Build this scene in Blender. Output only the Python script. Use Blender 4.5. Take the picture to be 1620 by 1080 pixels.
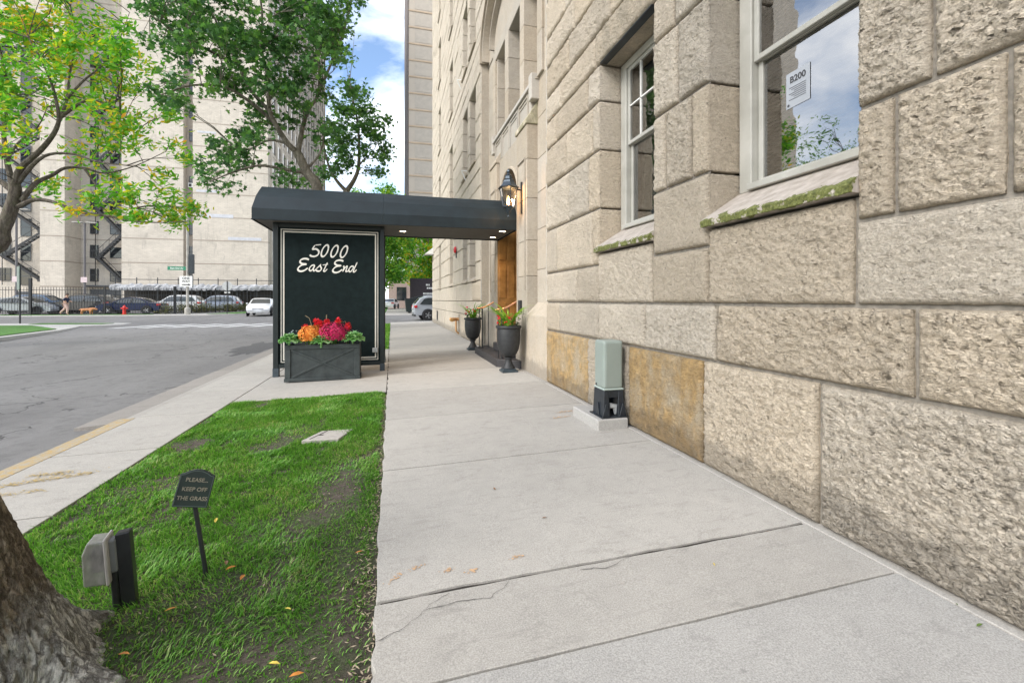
import bpy, bmesh, math, random
import numpy as np
from mathutils import Vector, Matrix

R = math.radians
sc = bpy.context.scene
col = sc.collection
for o in list(bpy.data.objects):
    bpy.data.objects.remove(o)

# ------------------------------------------------------------------ camera
THETA = math.atan(190 / 710)
cd = bpy.data.cameras.new('camera')
cam = bpy.data.objects.new('camera', cd)
col.objects.link(cam)
cam.location = (0, 0, 1.3)
cam.rotation_euler = (math.pi / 2, 0, -THETA)
cd.sensor_width = 36
cd.lens = 36 * 710 / 1620
cd.shift_y = -65 / 1620
cd.clip_start = 0.05
cd.clip_end = 1500
sc.camera = cam

# ------------------------------------------------------------------ light
SUN_DIR = Vector((-0.80, -0.40, 0.62)).normalized()
SUN_EL = math.asin(SUN_DIR.z)
SUN_AZ = math.atan2(SUN_DIR.x, SUN_DIR.y)
sd = bpy.data.lights.new('sun', 'SUN')
sd.energy = 1.5
sd.angle = R(26)
sd.color = (1.0, 0.965, 0.92)
sun = bpy.data.objects.new('sun', sd)
col.objects.link(sun)
sun.rotation_euler = SUN_DIR.to_track_quat('Z', 'Y').to_euler()

wd = bpy.data.worlds.new('World')
sc.world = wd
wd.use_nodes = True
wn = wd.node_tree
wn.nodes.clear()
def wnode(t, **k):
    n = wn.nodes.new(t)
    for a, b in k.items():
        setattr(n, a, b)
    return n
sky = wnode('ShaderNodeTexSky', sky_type='NISHITA', sun_disc=False)
sky.sun_elevation = SUN_EL
sky.sun_rotation = SUN_AZ
sky.air_density = 1.0
sky.dust_density = 1.2
sky.ozone_density = 2.0
tc = wnode('ShaderNodeTexCoord')
mp = wnode('ShaderNodeMapping')
mp.inputs['Scale'].default_value = (1.0, 1.0, 2.1)
mp.inputs['Location'].default_value = (0.42, 0.30, 0.10)
cl = wnode('ShaderNodeTexNoise')
cl.inputs['Scale'].default_value = 2.6
cl.inputs['Detail'].default_value = 9
cl.inputs['Roughness'].default_value = 0.55
cl.inputs['Distortion'].default_value = 0.25
cr = wnode('ShaderNodeValToRGB')
cr.color_ramp.elements[0].position = 0.40
cr.color_ramp.elements[1].position = 0.62
mx = wnode('ShaderNodeMix', data_type='RGBA')
mx.inputs['B'].default_value = (7.6, 7.75, 8.0, 1)
bgn = wnode('ShaderNodeBackground')
bgn.inputs['Strength'].default_value = 0.145
wo = wnode('ShaderNodeOutputWorld')
L = wn.links.new
L(tc.outputs['Generated'], mp.inputs['Vector'])
L(mp.outputs['Vector'], cl.inputs['Vector'])
L(cl.outputs['Fac'], cr.inputs['Fac'])
L(cr.outputs['Color'], mx.inputs['Factor'])
L(sky.outputs['Color'], mx.inputs['A'])
L(mx.outputs['Result'], bgn.inputs['Color'])
L(bgn.outputs['Background'], wo.inputs['Surface'])

vs = sc.view_settings
vs.view_transform = 'Standard'
vs.look = 'None'
vs.exposure = 1.14
vs.gamma = 1.0
vs.use_curve_mapping = False
sc.cycles.max_bounces = 6
sc.cycles.diffuse_bounces = 3
sc.cycles.glossy_bounces = 3
sc.cycles.transparent_max_bounces = 16
sc.cycles.use_denoising = True

random.seed(7)
rng = np.random.default_rng(7)

# ------------------------------------------------------------------ numpy gradient noise
_perm = np.random.default_rng(3).permutation(256)
_perm = np.concatenate([_perm, _perm, _perm])
_gr = np.random.default_rng(4).normal(size=(256, 3))
_gr /= np.linalg.norm(_gr, axis=1)[:, None]
def pn(x, y, z):
    x, y, z = np.broadcast_arrays(np.asarray(x, float), np.asarray(y, float), np.asarray(z, float))
    xi, yi, zi = np.floor(x).astype(int), np.floor(y).astype(int), np.floor(z).astype(int)
    fx, fy, fz = x - xi, y - yi, z - zi
    u, v, w = [t * t * t * (t * (t * 6 - 15) + 10) for t in (fx, fy, fz)]
    def g(i, j, k):
        h = _perm[_perm[_perm[(xi + i) & 255] + ((yi + j) & 255)] + ((zi + k) & 255)]
        q = _gr[h]
        return q[..., 0] * (fx - i) + q[..., 1] * (fy - j) + q[..., 2] * (fz - k)
    def lp(a, b, t):
        return a + t * (b - a)
    return lp(lp(lp(g(0, 0, 0), g(1, 0, 0), u), lp(g(0, 1, 0), g(1, 1, 0), u), v),
              lp(lp(g(0, 0, 1), g(1, 0, 1), u), lp(g(0, 1, 1), g(1, 1, 1), u), v), w)
def fbm(x, y, z, o=4, gain=0.5):
    s = 0; a = 1
    for i in range(o):
        s = s + a * pn(x, y, z)
        x, y, z, a = x * 2.03 + 7.1, y * 2.03 + 3.3, z * 2.03 + 1.7, a * gain
    return s

# ------------------------------------------------------------------ materials
def newmat(name):
    m = bpy.data.materials.new(name)
    m.use_nodes = True
    nt = m.node_tree
    b = nt.nodes['Principled BSDF']
    return m, nt, b
def nd(nt, t, **k):
    n = nt.nodes.new(t)
    for a, b in k.items():
        if a in ('op',):
            n.operation = b
        elif hasattr(n, a) and a not in n.inputs:
            setattr(n, a, b)
        else:
            n.inputs[a].default_value = b
    return n
def noise_n(nt, vec, scale, detail=4, rough=0.55, dist=0.0):
    n = nt.nodes.new('ShaderNodeTexNoise')
    n.inputs['Scale'].default_value = scale
    n.inputs['Detail'].default_value = detail
    n.inputs['Roughness'].default_value = rough
    n.inputs['Distortion'].default_value = dist
    nt.links.new(vec, n.inputs['Vector'])
    return n.outputs['Fac']
def ramp(nt, fac, stops):
    n = nt.nodes.new('ShaderNodeValToRGB')
    e = n.color_ramp.elements
    while len(e) < len(stops):
        e.new(0.5)
    for el, (p, c) in zip(e, stops):
        el.position = p
        el.color = (*c, 1) if hasattr(c, '__len__') else (c, c, c, 1)
    nt.links.new(fac, n.inputs['Fac'])
    return n.outputs['Color']
def mixc(nt, fac, a, b, mode='MIX'):
    n = nt.nodes.new('ShaderNodeMix')
    n.data_type = 'RGBA'
    n.blend_type = mode
    for s, v in (('Factor', fac), ('A', a), ('B', b)):
        if isinstance(v, bpy.types.NodeSocket):
            nt.links.new(v, n.inputs[s])
        elif s == 'Factor':
            n.inputs[s].default_value = v
        else:
            n.inputs[s].default_value = (*v, 1) if hasattr(v, '__len__') else (v, v, v, 1)
    return n.outputs['Result']
def math_n(nt, op, a, b=None):
    n = nt.nodes.new('ShaderNodeMath')
    n.operation = op
    for i, v in enumerate((a, b)):
        if v is None:
            continue
        if isinstance(v, bpy.types.NodeSocket):
            nt.links.new(v, n.inputs[i])
        else:
            n.inputs[i].default_value = v
    return n.outputs[0]
def pos(nt, scale=(1, 1, 1)):
    g = nt.nodes.new('ShaderNodeNewGeometry')
    if scale == (1, 1, 1):
        return g.outputs['Position']
    m = nt.nodes.new('ShaderNodeMapping')
    m.inputs['Scale'].default_value = scale
    nt.links.new(g.outputs['Position'], m.inputs['Vector'])
    return m.outputs['Vector']
def opos(nt):
    return nt.nodes.new('ShaderNodeTexCoord').outputs['Object']
def bump(nt, b, h, strength, dist, prev=None):
    n = nt.nodes.new('ShaderNodeBump')
    n.inputs['Strength'].default_value = strength
    n.inputs['Distance'].default_value = dist
    nt.links.new(h, n.inputs['Height'])
    if prev is not None:
        nt.links.new(prev, n.inputs['Normal'])
    nt.links.new(n.outputs['Normal'], b.inputs['Normal'])
    return n.outputs['Normal']
def objrand(nt):
    return nt.nodes.new('ShaderNodeObjectInfo').outputs['Random']
def sc3(c, k):
    return tuple(min(1, x * k) for x in c)
_mats = {}
def pm(name, c, rough=0.6, metal=0.0, var=0.12, vs_=6.0, c2=None, bmp=0.0, bs=60.0, bd=0.005, spec=0.5, rnd=0.0, coat=0.0, obj=False):
    """plain procedural material: two tones mixed by noise, optional bump and per-object tone"""
    if name in _mats:
        return _mats[name]
    m, nt, b = newmat(name)
    v = opos(nt) if obj else pos(nt)
    f = noise_n(nt, v, vs_, 5, 0.6)
    cc = ramp(nt, f, [(0.3, sc3(c, 1 - var)), (0.7, c2 if c2 else sc3(c, 1 + var))])
    if rnd:
        k = math_n(nt, 'MULTIPLY_ADD', objrand(nt), rnd * 2)
        k.node.inputs[2].default_value = 1 - rnd
        cc = mixc(nt, 1.0, cc, k, 'MULTIPLY')
    nt.links.new(cc, b.inputs['Base Color'])
    b.inputs['Roughness'].default_value = rough
    b.inputs['Metallic'].default_value = metal
    b.inputs['Specular IOR Level'].default_value = spec
    if coat:
        b.inputs['Coat Weight'].default_value = coat
        b.inputs['Coat Roughness'].default_value = 0.05
    if bmp:
        bump(nt, b, noise_n(nt, v, bs, 4, 0.6), bmp, bd)
    _mats[name] = m
    return m

def stone_mat(name, tones, stain=None, stain_amt=0.0, rough_face=True, pit=0.5):
    m, nt, b = newmat(name)
    v = pos(nt)
    big = noise_n(nt, v, 2.2, 4, 0.6)
    mid = noise_n(nt, pos(nt, (1, 1, 1.6)), 26, 5, 0.7, 0.2)
    fine = noise_n(nt, v, 110, 4, 0.7)
    c = ramp(nt, mid, [(0.28, tones[0]), (0.5, tones[1]), (0.74, tones[2])])
    c = mixc(nt, 0.38, c, ramp(nt, big, [(0.3, sc3(tones[1], 0.78)), (0.7, sc3(tones[1], 1.18))]))
    c = mixc(nt, math_n(nt, 'MULTIPLY', ramp(nt, fine, [(0.55, 0), (0.68, 1)]), 0.36), c, sc3(tones[0], 0.65))
    c = mixc(nt, math_n(nt, 'MULTIPLY', ramp(nt, noise_n(nt, v, 140, 3, 0.7), [(0.53, 0), (0.68, 1)]), 0.6), c, sc3(tones[2], 1.18))
    if stain:
        sn = noise_n(nt, pos(nt, (1, 1, 0.6)), 3.4, 6, 0.65, 0.4)
        sm = ramp(nt, sn, [(0.36, 0), (0.56, 1)])
        sn2 = noise_n(nt, v, 11, 5, 0.6)
        sc_ = ramp(nt, sn2, [(0.35, sc3(stain, 0.62)), (0.65, sc3(stain, 1.25))])
        c = mixc(nt, math_n(nt, 'MULTIPLY', sm, stain_amt), c, sc_)
    # per stone tone
    rr = objrand(nt)
    k = math_n(nt, 'MULTIPLY_ADD', rr, 0.2)
    k.node.inputs[2].default_value = 0.9
    c = mixc(nt, 1.0, c, k, 'MULTIPLY')
    warm = math_n(nt, 'MULTIPLY', math_n(nt, 'FRACT', math_n(nt, 'MULTIPLY', rr, 7.3)), 0.42)
    c = mixc(nt, warm, c, (1.05, 0.93, 0.76), 'MULTIPLY')
    # scattered dark pits
    vo = nt.nodes.new('ShaderNodeTexVoronoi')
    vo.inputs['Scale'].default_value = 21
    nt.links.new(v, vo.inputs['Vector'])
    gate = ramp(nt, noise_n(nt, v, 9, 2), [(0.5, 0), (0.6, 1)])
    pm_ = ramp(nt, vo.outputs['Distance'], [(0.08, 1), (0.17, 0)])
    pm_ = math_n(nt, 'MULTIPLY', pm_, gate)
    c = mixc(nt, math_n(nt, 'MULTIPLY', pm_, pit), c, (0.06, 0.055, 0.05))
    # soot and damp grime on the lowest hand's breadth: dirt with an uneven upper edge
    sx = nt.nodes.new('ShaderNodeSeparateXYZ')
    nt.links.new(v, sx.inputs[0])
    gz = math_n(nt, 'ADD', sx.outputs['Z'], math_n(nt, 'MULTIPLY', noise_n(nt, v, 7, 5), -0.36))
    gm = ramp(nt, gz, [(0.0, 0.42), (0.10, 0.0)])
    c = mixc(nt, gm, c, (0.10, 0.092, 0.08))
    nt.links.new(c, b.inputs['Base Color'])
    b.inputs['Roughness'].default_value = 0.92
    b.inputs['Specular IOR Level'].default_value = 0.2
    if rough_face:
        va = pos(nt, (1.0, 1.0, 1.7))
        r1 = noise_n(nt, va, 20, 8, 0.82, 0.1)
        n1 = bump(nt, b, r1, 1.0, 0.055)
        vch = nt.nodes.new('ShaderNodeTexVoronoi')
        vch.inputs['Scale'].default_value = 30
        vch.inputs['Randomness'].default_value = 1.0
        wv_ = nt.nodes.new('ShaderNodeVectorMath'); wv_.operation = 'MULTIPLY_ADD'
        nz_ = nt.nodes.new('ShaderNodeTexNoise'); nz_.inputs['Scale'].default_value = 30; nt.links.new(va, nz_.inputs['Vector'])
        nt.links.new(nz_.outputs['Color'], wv_.inputs[0]); wv_.inputs[1].default_value = (.05, .05, .05); nt.links.new(va, wv_.inputs[2])
        nt.links.new(wv_.outputs[0], vch.inputs['Vector'])
        n2 = bump(nt, b, vch.outputs['Distance'], 0.7, 0.018, n1)
        bump(nt, b, math_n(nt, 'SUBTRACT', 1.0, pm_), 0.5, 0.02, n2)
    else:
        n1 = bump(nt, b, noise_n(nt, v, 60, 5, 0.7), 0.35, 0.008)
        bump(nt, b, math_n(nt, 'SUBTRACT', 1.0, pm_), 0.3, 0.01, n1)
    return m

T_GREY = ((0.45, 0.385, 0.30), (0.64, 0.565, 0.46), (0.77, 0.70, 0.59))
M_STONE = stone_mat('rock_faced_limestone', T_GREY)
M_OCHRE = stone_mat('ochre_stained_limestone', ((0.33, 0.27, 0.195), (0.54, 0.45, 0.32), (0.70, 0.61, 0.46)), (0.56, 0.36, 0.14), 0.75)
M_LINTEL = stone_mat('weathered_limestone', T_GREY, (0.2, 0.2, 0.17), 0.35)
M_SMOOTH = stone_mat('sawn_limestone', ((0.30, 0.268, 0.222), (0.40, 0.362, 0.307), (0.49, 0.448, 0.385)), (0.40, 0.33, 0.24), 0.2, False, 0.35)
M_PALE = stone_mat('pale_carved_limestone', ((0.33, 0.31, 0.275), (0.40, 0.378, 0.34), (0.46, 0.44, 0.40)), None, 0, False, 0.15)
M_MORTAR = pm('mortar', (0.215, 0.195, 0.165), 0.95, var=0.3, vs_=25, bmp=0.5, bs=120, spec=0.15)

def moss_mat():
    m, nt, b = newmat('mossy_limestone')
    v = pos(nt)
    st = ramp(nt, noise_n(nt, v, 12, 5), [(0.3, (0.36, 0.31, 0.26)), (0.7, (0.56, 0.50, 0.44))])
    ms = ramp(nt, noise_n(nt, v, 45, 5, 0.7), [(0.3, (0.05, 0.055, 0.015)), (0.55, (0.17, 0.185, 0.05)), (0.75, (0.33, 0.33, 0.14))])
    # moss grows on the outer lip of the sill (lower z = further out on the slope)
    sx = nt.nodes.new('ShaderNodeSeparateXYZ')
    nt.links.new(v, sx.inputs[0])
    h = math_n(nt, 'ADD', sx.outputs['X'], math_n(nt, 'MULTIPLY', noise_n(nt, v, 9, 5, 0.7), 0.28))
    mk = math_n(nt, 'LESS_THAN', h, 2.475)
    hole = ramp(nt, noise_n(nt, v, 16, 4), [(0.33, 0), (0.42, 1)])
    c = mixc(nt, math_n(nt, 'MULTIPLY', mk, hole), st, ms)
    nt.links.new(c, b.inputs['Base Color'])
    b.inputs['Roughness'].default_value = 0.95
    bump(nt, b, noise_n(nt, v, 70, 5, 0.7), 0.8, 0.02)
    return m
M_MOSS = moss_mat()

def concrete_mat(name, c, streak=0.5, yellow=False, aggregate=False):
    m, nt, b = newmat(name)
    v = pos(nt)
    big = noise_n(nt, pos(nt, (1.0, 1.6, 1)), 1.3, 6, 0.62, 0.4)
    mid = noise_n(nt, v, 9, 6, 0.66)
    fine = noise_n(nt, v, 160, 3, 0.7)
    cc = ramp(nt, big, [(0.30, sc3(c, 0.70)), (0.46, sc3(c, 0.93)), (0.68, sc3(c, 1.14))])
    cc = mixc(nt, 0.5, cc, ramp(nt, mid, [(0.3, sc3(c, 0.74)), (0.6, sc3(c, 1.1))]))
    cc = mixc(nt, 0.65 if aggregate else 0.58, cc, ramp(nt, fine, [(0.32, sc3(c, 0.55)), (0.68, sc3(c, 1.4))]))
    sm2 = ramp(nt, noise_n(nt, pos(nt, (1, 1.3, 1)), 4.5, 7, 0.75, 0.5), [(0.56, 0), (0.70, 1)])
    cc = mixc(nt, math_n(nt, 'MULTIPLY', sm2, 0.5), cc, sc3(c, 0.55))
    st = noise_n(nt, pos(nt, (1.4, 7, 1)), 2.3, 5, 0.7)
    cc = mixc(nt, math_n(nt, 'MULTIPLY', ramp(nt, st, [(0.55, 0), (0.75, 1)]), streak), cc, sc3(c, 0.6))
    # dropped gum and small dark spots
    vo = nt.nodes.new('ShaderNodeTexVoronoi')
    vo.inputs['Scale'].default_value = 4.2
    nt.links.new(v, vo.inputs['Vector'])
    sp = ramp(nt, math_n(nt, 'ADD', vo.outputs['Distance'], math_n(nt, 'MULTIPLY', noise_n(nt, v, 60, 3), 0.05)), [(0.045, 1), (0.085, 0)])
    gt = ramp(nt, noise_n(nt, v, 3.1, 2), [(0.5, 0), (0.58, 1)])
    cc = mixc(nt, math_n(nt, 'MULTIPLY', math_n(nt, 'MULTIPLY', sp, gt), 0.55), cc, (0.1, 0.095, 0.09))
    k = math_n(nt, 'MULTIPLY_ADD', objrand(nt), 0.20)
    k.node.inputs[2].default_value = 0.90
    cc = mixc(nt, 1.0, cc, k, 'MULTIPLY')
    if yellow:
        wv = noise_n(nt, v, 16, 6, 0.75)
        cc = mixc(nt, ramp(nt, wv, [(0.38, 0.9), (0.56, 0.08)]), cc, (0.46, 0.30, 0.085))
    nt.links.new(cc, b.inputs['Base Color'])
    b.inputs['Roughness'].default_value = 0.9
    b.inputs['Specular IOR Level'].default_value = 0.25
    n1 = bump(nt, b, noise_n(nt, pos(nt, (1.2, 5, 1)), 40, 4, 0.7), 0.25, 0.006)
    bump(nt, b, fine, 0.3, 0.003, n1)
    return m
M_CONC = concrete_mat('pavement_concrete', (0.385, 0.364, 0.328))
M_CONC2 = concrete_mat('rough_concrete', (0.36, 0.347, 0.322), 0.3, False, True)
M_YELLOW = concrete_mat('yellow_painted_kerb', (0.40, 0.37, 0.31), 0.4, True)
M_GUTTER = concrete_mat('gutter_concrete', (0.27, 0.25, 0.225), 0.6)

def asphalt_mat():
    m, nt, b = newmat('asphalt')
    v = pos(nt)
    big = noise_n(nt, pos(nt, (1.0, 0.35, 1)), 0.5, 6, 0.65, 0.6)
    cc = ramp(nt, big, [(0.3, (0.12, 0.116, 0.112)), (0.5, (0.18, 0.175, 0.168)), (0.7, (0.24, 0.234, 0.226))])
    cc = mixc(nt, 0.45, cc, ramp(nt, noise_n(nt, v, 130, 3, 0.7), [(0.3, (0.055, 0.053, 0.052)), (0.7, (0.27, 0.262, 0.255))]))
    cc = mixc(nt, math_n(nt, 'MULTIPLY', ramp(nt, noise_n(nt, v, 7, 5, 0.7), [(0.5, 0), (0.7, 1)]), 0.45), cc, (0.075, 0.072, 0.07))
    # cracks
    vo = nt.nodes.new('ShaderNodeTexVoronoi')
    vo.feature = 'DISTANCE_TO_EDGE'
    vo.inputs['Scale'].default_value = 0.42
    w = nt.nodes.new('ShaderNodeTexNoise')
    w.inputs['Scale'].default_value = 2.2
    w.inputs['Detail'].default_value = 6
    nt.links.new(v, w.inputs['Vector'])
    ad = nt.nodes.new('ShaderNodeVectorMath')
    ad.operation = 'MULTIPLY_ADD'
    nt.links.new(w.outputs['Color'], ad.inputs[0])
    ad.inputs[1].default_value = (0.9, 0.9, 0.9)
    nt.links.new(v, ad.inputs[2])
    nt.links.new(ad.outputs[0], vo.inputs['Vector'])
    ck = ramp(nt, vo.outputs['Distance'], [(0.0, 1), (0.012, 0)])
    ck = math_n(nt, 'MULTIPLY', ck, ramp(nt, noise_n(nt, v, 0.8, 3), [(0.42, 0), (0.52, 1)]))
    cc = mixc(nt, math_n(nt, 'MULTIPLY', ck, 0.8), cc, (0.03, 0.029, 0.028))
    nt.links.new(cc, b.inputs['Base Color'])
    b.inputs['Roughness'].default_value = 0.85
    n1 = bump(nt, b, noise_n(nt, v, 150, 3, 0.7), 0.5, 0.006)
    bump(nt, b, math_n(nt, 'SUBTRACT', 1.0, ck), 0.5, 0.02, n1)
    return m
M_ASPH = asphalt_mat()

def soil_mat():
    m, nt, b = newmat('lawn_soil')
    v = pos(nt)
    cc = ramp(nt, noise_n(nt, v, 22, 6, 0.7), [(0.3, (0.045, 0.035, 0.027)), (0.55, (0.105, 0.082, 0.064)), (0.75, (0.17, 0.14, 0.11))])
    cc = mixc(nt, ramp(nt, noise_n(nt, v, 5, 4), [(0.42, 0.0), (0.6, 0.5)]), cc, (0.05, 0.095, 0.02))
    sp = ramp(nt, noise_n(nt, pos(nt, (1, 2.2, 1)), 120, 2), [(0.70, 0), (0.74, 1)])
    cc = mixc(nt, math_n(nt, 'MULTIPLY', sp, 0.7), cc, (0.42, 0.35, 0.24))
    nt.links.new(cc, b.inputs['Base Color'])
    b.inputs['Roughness'].default_value = 0.95
    bump(nt, b, noise_n(nt, v, 60, 6, 0.7), 0.9, 0.03)
    return m
M_SOIL = soil_mat()

def leafy(name, cols, rough=0.5, trans=0.35, scale=0.7, obj=False):
    """leaf material: hue mixes per clump and per leaf island, light passes through"""
    m, nt, b = newmat(name)
    v = pos(nt)
    f = noise_n(nt, v, scale, 3, 0.6)
    g = nt.nodes.new('ShaderNodeNewGeometry').outputs['Random Per Island']
    mix_ = math_n(nt, 'ADD', math_n(nt, 'MULTIPLY', f, 0.55), math_n(nt, 'MULTIPLY', g, 0.45))
    n = len(cols)
    c = ramp(nt, mix_, [(0.22 + 0.56 * i / (n - 1), cc) for i, cc in enumerate(cols)])
    nt.links.new(c, b.inputs['Base Color'])
    b.inputs['Roughness'].default_value = rough
    b.inputs['Specular IOR Level'].default_value = 0.35
    tr = nt.nodes.new('ShaderNodeBsdfTranslucent')
    br = mixc(nt, 1.0, c, (1.35, 1.45, 0.8), 'MULTIPLY')
    nt.links.new(br, tr.inputs['Color'])
    ms = nt.nodes.new('ShaderNodeMixShader')
    ms.inputs[0].default_value = trans
    out = nt.nodes['Material Output']
    nt.links.new(b.outputs[0], ms.inputs[1])
    nt.links.new(tr.outputs[0], ms.inputs[2])
    nt.links.new(ms.outputs[0], out.inputs['Surface'])
    return m
M_GRASS = leafy('grass_blades', [(0.06, 0.16, 0.024), (0.10, 0.27, 0.036), (0.155, 0.37, 0.05), (0.27, 0.47, 0.11), (0.48, 0.44, 0.24)], 0.5, 0.35, 1.6)
M_GRASS_FAR = pm('mown_grass', (0.06, 0.17, 0.02), 0.8, var=0.35, vs_=3, bmp=0.8, bs=40, bd=0.03)
M_LEAF_DARK = leafy('maple_leaves', [(0.03, 0.08, 0.032), (0.05, 0.135, 0.042), (0.085, 0.20, 0.055), (0.17, 0.33, 0.07)], 0.38, 0.4, 0.9)
M_LEAF_LIGHT = leafy('turning_leaves', [(0.06, 0.21, 0.02), (0.09, 0.30, 0.025), (0.13, 0.36, 0.03), (0.20, 0.42, 0.03), (0.52, 0.47, 0.035), (0.72, 0.33, 0.03)], 0.5, 0.45, 0.55)
M_LEAF_MID = leafy('street_tree_leaves', [(0.04, 0.14, 0.018), (0.075, 0.22, 0.022), (0.14, 0.32, 0.03), (0.33, 0.40, 0.04)], 0.5, 0.4, 0.5)

def bark_mat(name, c0, c1, scale=1.0, low=None):
    m, nt, b = newmat(name)
    v = pos(nt, (1, 1, 0.30))
    w = noise_n(nt, v, 16 * scale, 7, 0.75, 0.25)
    cc = ramp(nt, w, [(0.36, sc3(c0, 0.5)), (0.5, c0), (0.66, c1)])
    cc = mixc(nt, ramp(nt, noise_n(nt, pos(nt), 4, 4), [(0.5, 0), (0.7, 0.45)]), cc, (0.13, 0.13, 0.075))
    cc = mixc(nt, math_n(nt, 'MULTIPLY', ramp(nt, noise_n(nt, v, 120 * scale, 3, 0.7), [(0.5, 0), (0.66, 1)]), 0.5), cc, sc3(c0, 0.4))
    if low:
        # pale weathered plates towards the foot, with an uneven upper limit
        sx = nt.nodes.new('ShaderNodeSeparateXYZ'); nt.links.new(pos(nt), sx.inputs[0])
        zz = math_n(nt, 'ADD', sx.outputs['Z'], math_n(nt, 'MULTIPLY', noise_n(nt, pos(nt), 6, 5, .7), -0.7))
        zz = math_n(nt, 'ADD', zz, 0.20)
        pl = ramp(nt, noise_n(nt, v, 34, 6, .7), [(0.38, sc3(low, .45)), (0.5, low), (0.64, sc3(low, 1.3))])
        cc = mixc(nt, ramp(nt, zz, [(0.0, 0.95), (0.16, 0.0)]), cc, pl)
    n1 = None
    if low:
        # fissures: thin upright lines where a stretched noise crosses its middle value
        fs_ = None
        for q_ in (11, 19):
            f1 = math_n(nt, 'ABSOLUTE', math_n(nt, 'SUBTRACT', noise_n(nt, pos(nt, (1, 1, .22)), q_, 5, .62, .3), .5))
            mk_ = ramp(nt, f1, [(0.0, 0), (0.05, 1)])
            fs_ = mk_ if fs_ is None else math_n(nt, 'MULTIPLY', fs_, mk_)
        cc = mixc(nt, math_n(nt, 'MULTIPLY', math_n(nt, 'SUBTRACT', 1.0, fs_), .55), cc, (0.08, 0.064, 0.048))
        n1 = bump(nt, b, fs_, 1.0, 0.03)
    nt.links.new(cc, b.inputs['Base Color'])
    b.inputs['Roughness'].default_value = 0.95
    b.inputs['Specular IOR Level'].default_value = 0.15
    n1 = bump(nt, b, w, 0.8, 0.03, n1)
    bump(nt, b, noise_n(nt, v, 90 * scale, 4, 0.75), 0.8, 0.014, n1)
    return m
M_BARK = bark_mat('grey_furrowed_bark', (0.31, 0.25, 0.18), (0.56, 0.47, 0.36), 2.0, (0.66, 0.625, 0.57))
M_BARK2 = bark_mat('dark_branch_bark', (0.115, 0.095, 0.08), (0.22, 0.19, 0.16), 0.8)
M_BARK3 = bark_mat('maple_bark', (0.16, 0.145, 0.115), (0.30, 0.275, 0.22), 0.8)

def glass_mat(name, tint=(0.9, 0.95, 0.93), ior=1.9):
    m, nt, b = newmat(name)
    nt.nodes.remove(b)
    fr = nt.nodes.new('ShaderNodeFresnel')
    fr.inputs['IOR'].default_value = ior
    gl = nt.nodes.new('ShaderNodeBsdfGlossy')
    gl.inputs['Roughness'].default_value = 0.004
    gl.inputs['Color'].default_value = (1, 1, 1, 1)
    w = noise_n(nt, pos(nt), 2.5, 2)
    bp = nt.nodes.new('ShaderNodeBump')
    bp.inputs['Strength'].default_value = 0.03
    bp.inputs['Distance'].default_value = 0.05
    nt.links.new(w, bp.inputs['Height'])
    nt.links.new(bp.outputs['Normal'], gl.inputs['Normal'])
    tr = nt.nodes.new('ShaderNodeBsdfTransparent')
    tr.inputs['Color'].default_value = (*tint, 1)
    ms = nt.nodes.new('ShaderNodeMixShader')
    nt.links.new(fr.outputs[0], ms.inputs[0])
    nt.links.new(tr.outputs[0], ms.inputs[1])
    nt.links.new(gl.outputs[0], ms.inputs[2])
    nt.links.new(ms.outputs[0], nt.nodes['Material Output'].inputs['Surface'])
    return m
M_GLASS = glass_mat('window_glass', ior=3.6)
M_LGLASS = glass_mat('lamp_glass', (0.92, 0.92, 0.9), 1.35)
M_DGLASS = pm('dark_window_glass', (0.025, 0.03, 0.034), 0.06, var=0.3, vs_=0.8, spec=0.8)
M_CARGLASS = pm('car_glass', (0.03, 0.037, 0.04), 0.05, var=0.2, vs_=1, spec=0.9)

def emit(name, c, s):
    m, nt, b = newmat(name)
    b.inputs['Base Color'].default_value = (*c, 1)
    b.inputs['Emission Color'].default_value = (*c, 1)
    b.inputs['Emission Strength'].default_value = s
    return m
M_WHITEPAINT = pm('aged_white_paint', (0.36, 0.35, 0.305), 0.55, var=0.10, vs_=4, c2=(0.44, 0.43, 0.385), bmp=0.15, bs=40)
M_GREENBLACK = pm('dark_green_painted_metal', (0.010, 0.016, 0.0155), 0.42, var=0.25, vs_=8, spec=0.4)
M_BLACKMETAL = pm('black_painted_metal', (0.018, 0.019, 0.021), 0.45, var=0.3, vs_=12)
M_DARKSTEEL = pm('dark_steel', (0.05, 0.056, 0.062), 0.4, 0.6, var=0.2)
M_WOOD = pm('varnished_oak', (0.42, 0.20, 0.055), 0.35, var=0.35, vs_=5, c2=(0.55, 0.29, 0.09), coat=0.3)
M_IRONURN = pm('cast_iron_urn', (0.022, 0.0235, 0.025), 0.55, var=0.35, vs_=20, bmp=0.2, bs=150)
M_STEP = pm('black_slate_step', (0.032, 0.030, 0.032), 0.6, var=0.3, vs_=9, bmp=0.2, bs=80)
M_WHITE = pm('white_paint', (0.75, 0.74, 0.70), 0.5, var=0.05)
M_CREAMLINE = pm('cream_trim_paint', (0.62, 0.59, 0.51), 0.5, var=0.08)
M_DARK = pm('dark_interior', (0.035, 0.034, 0.03), 0.9, var=0.2)

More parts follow.
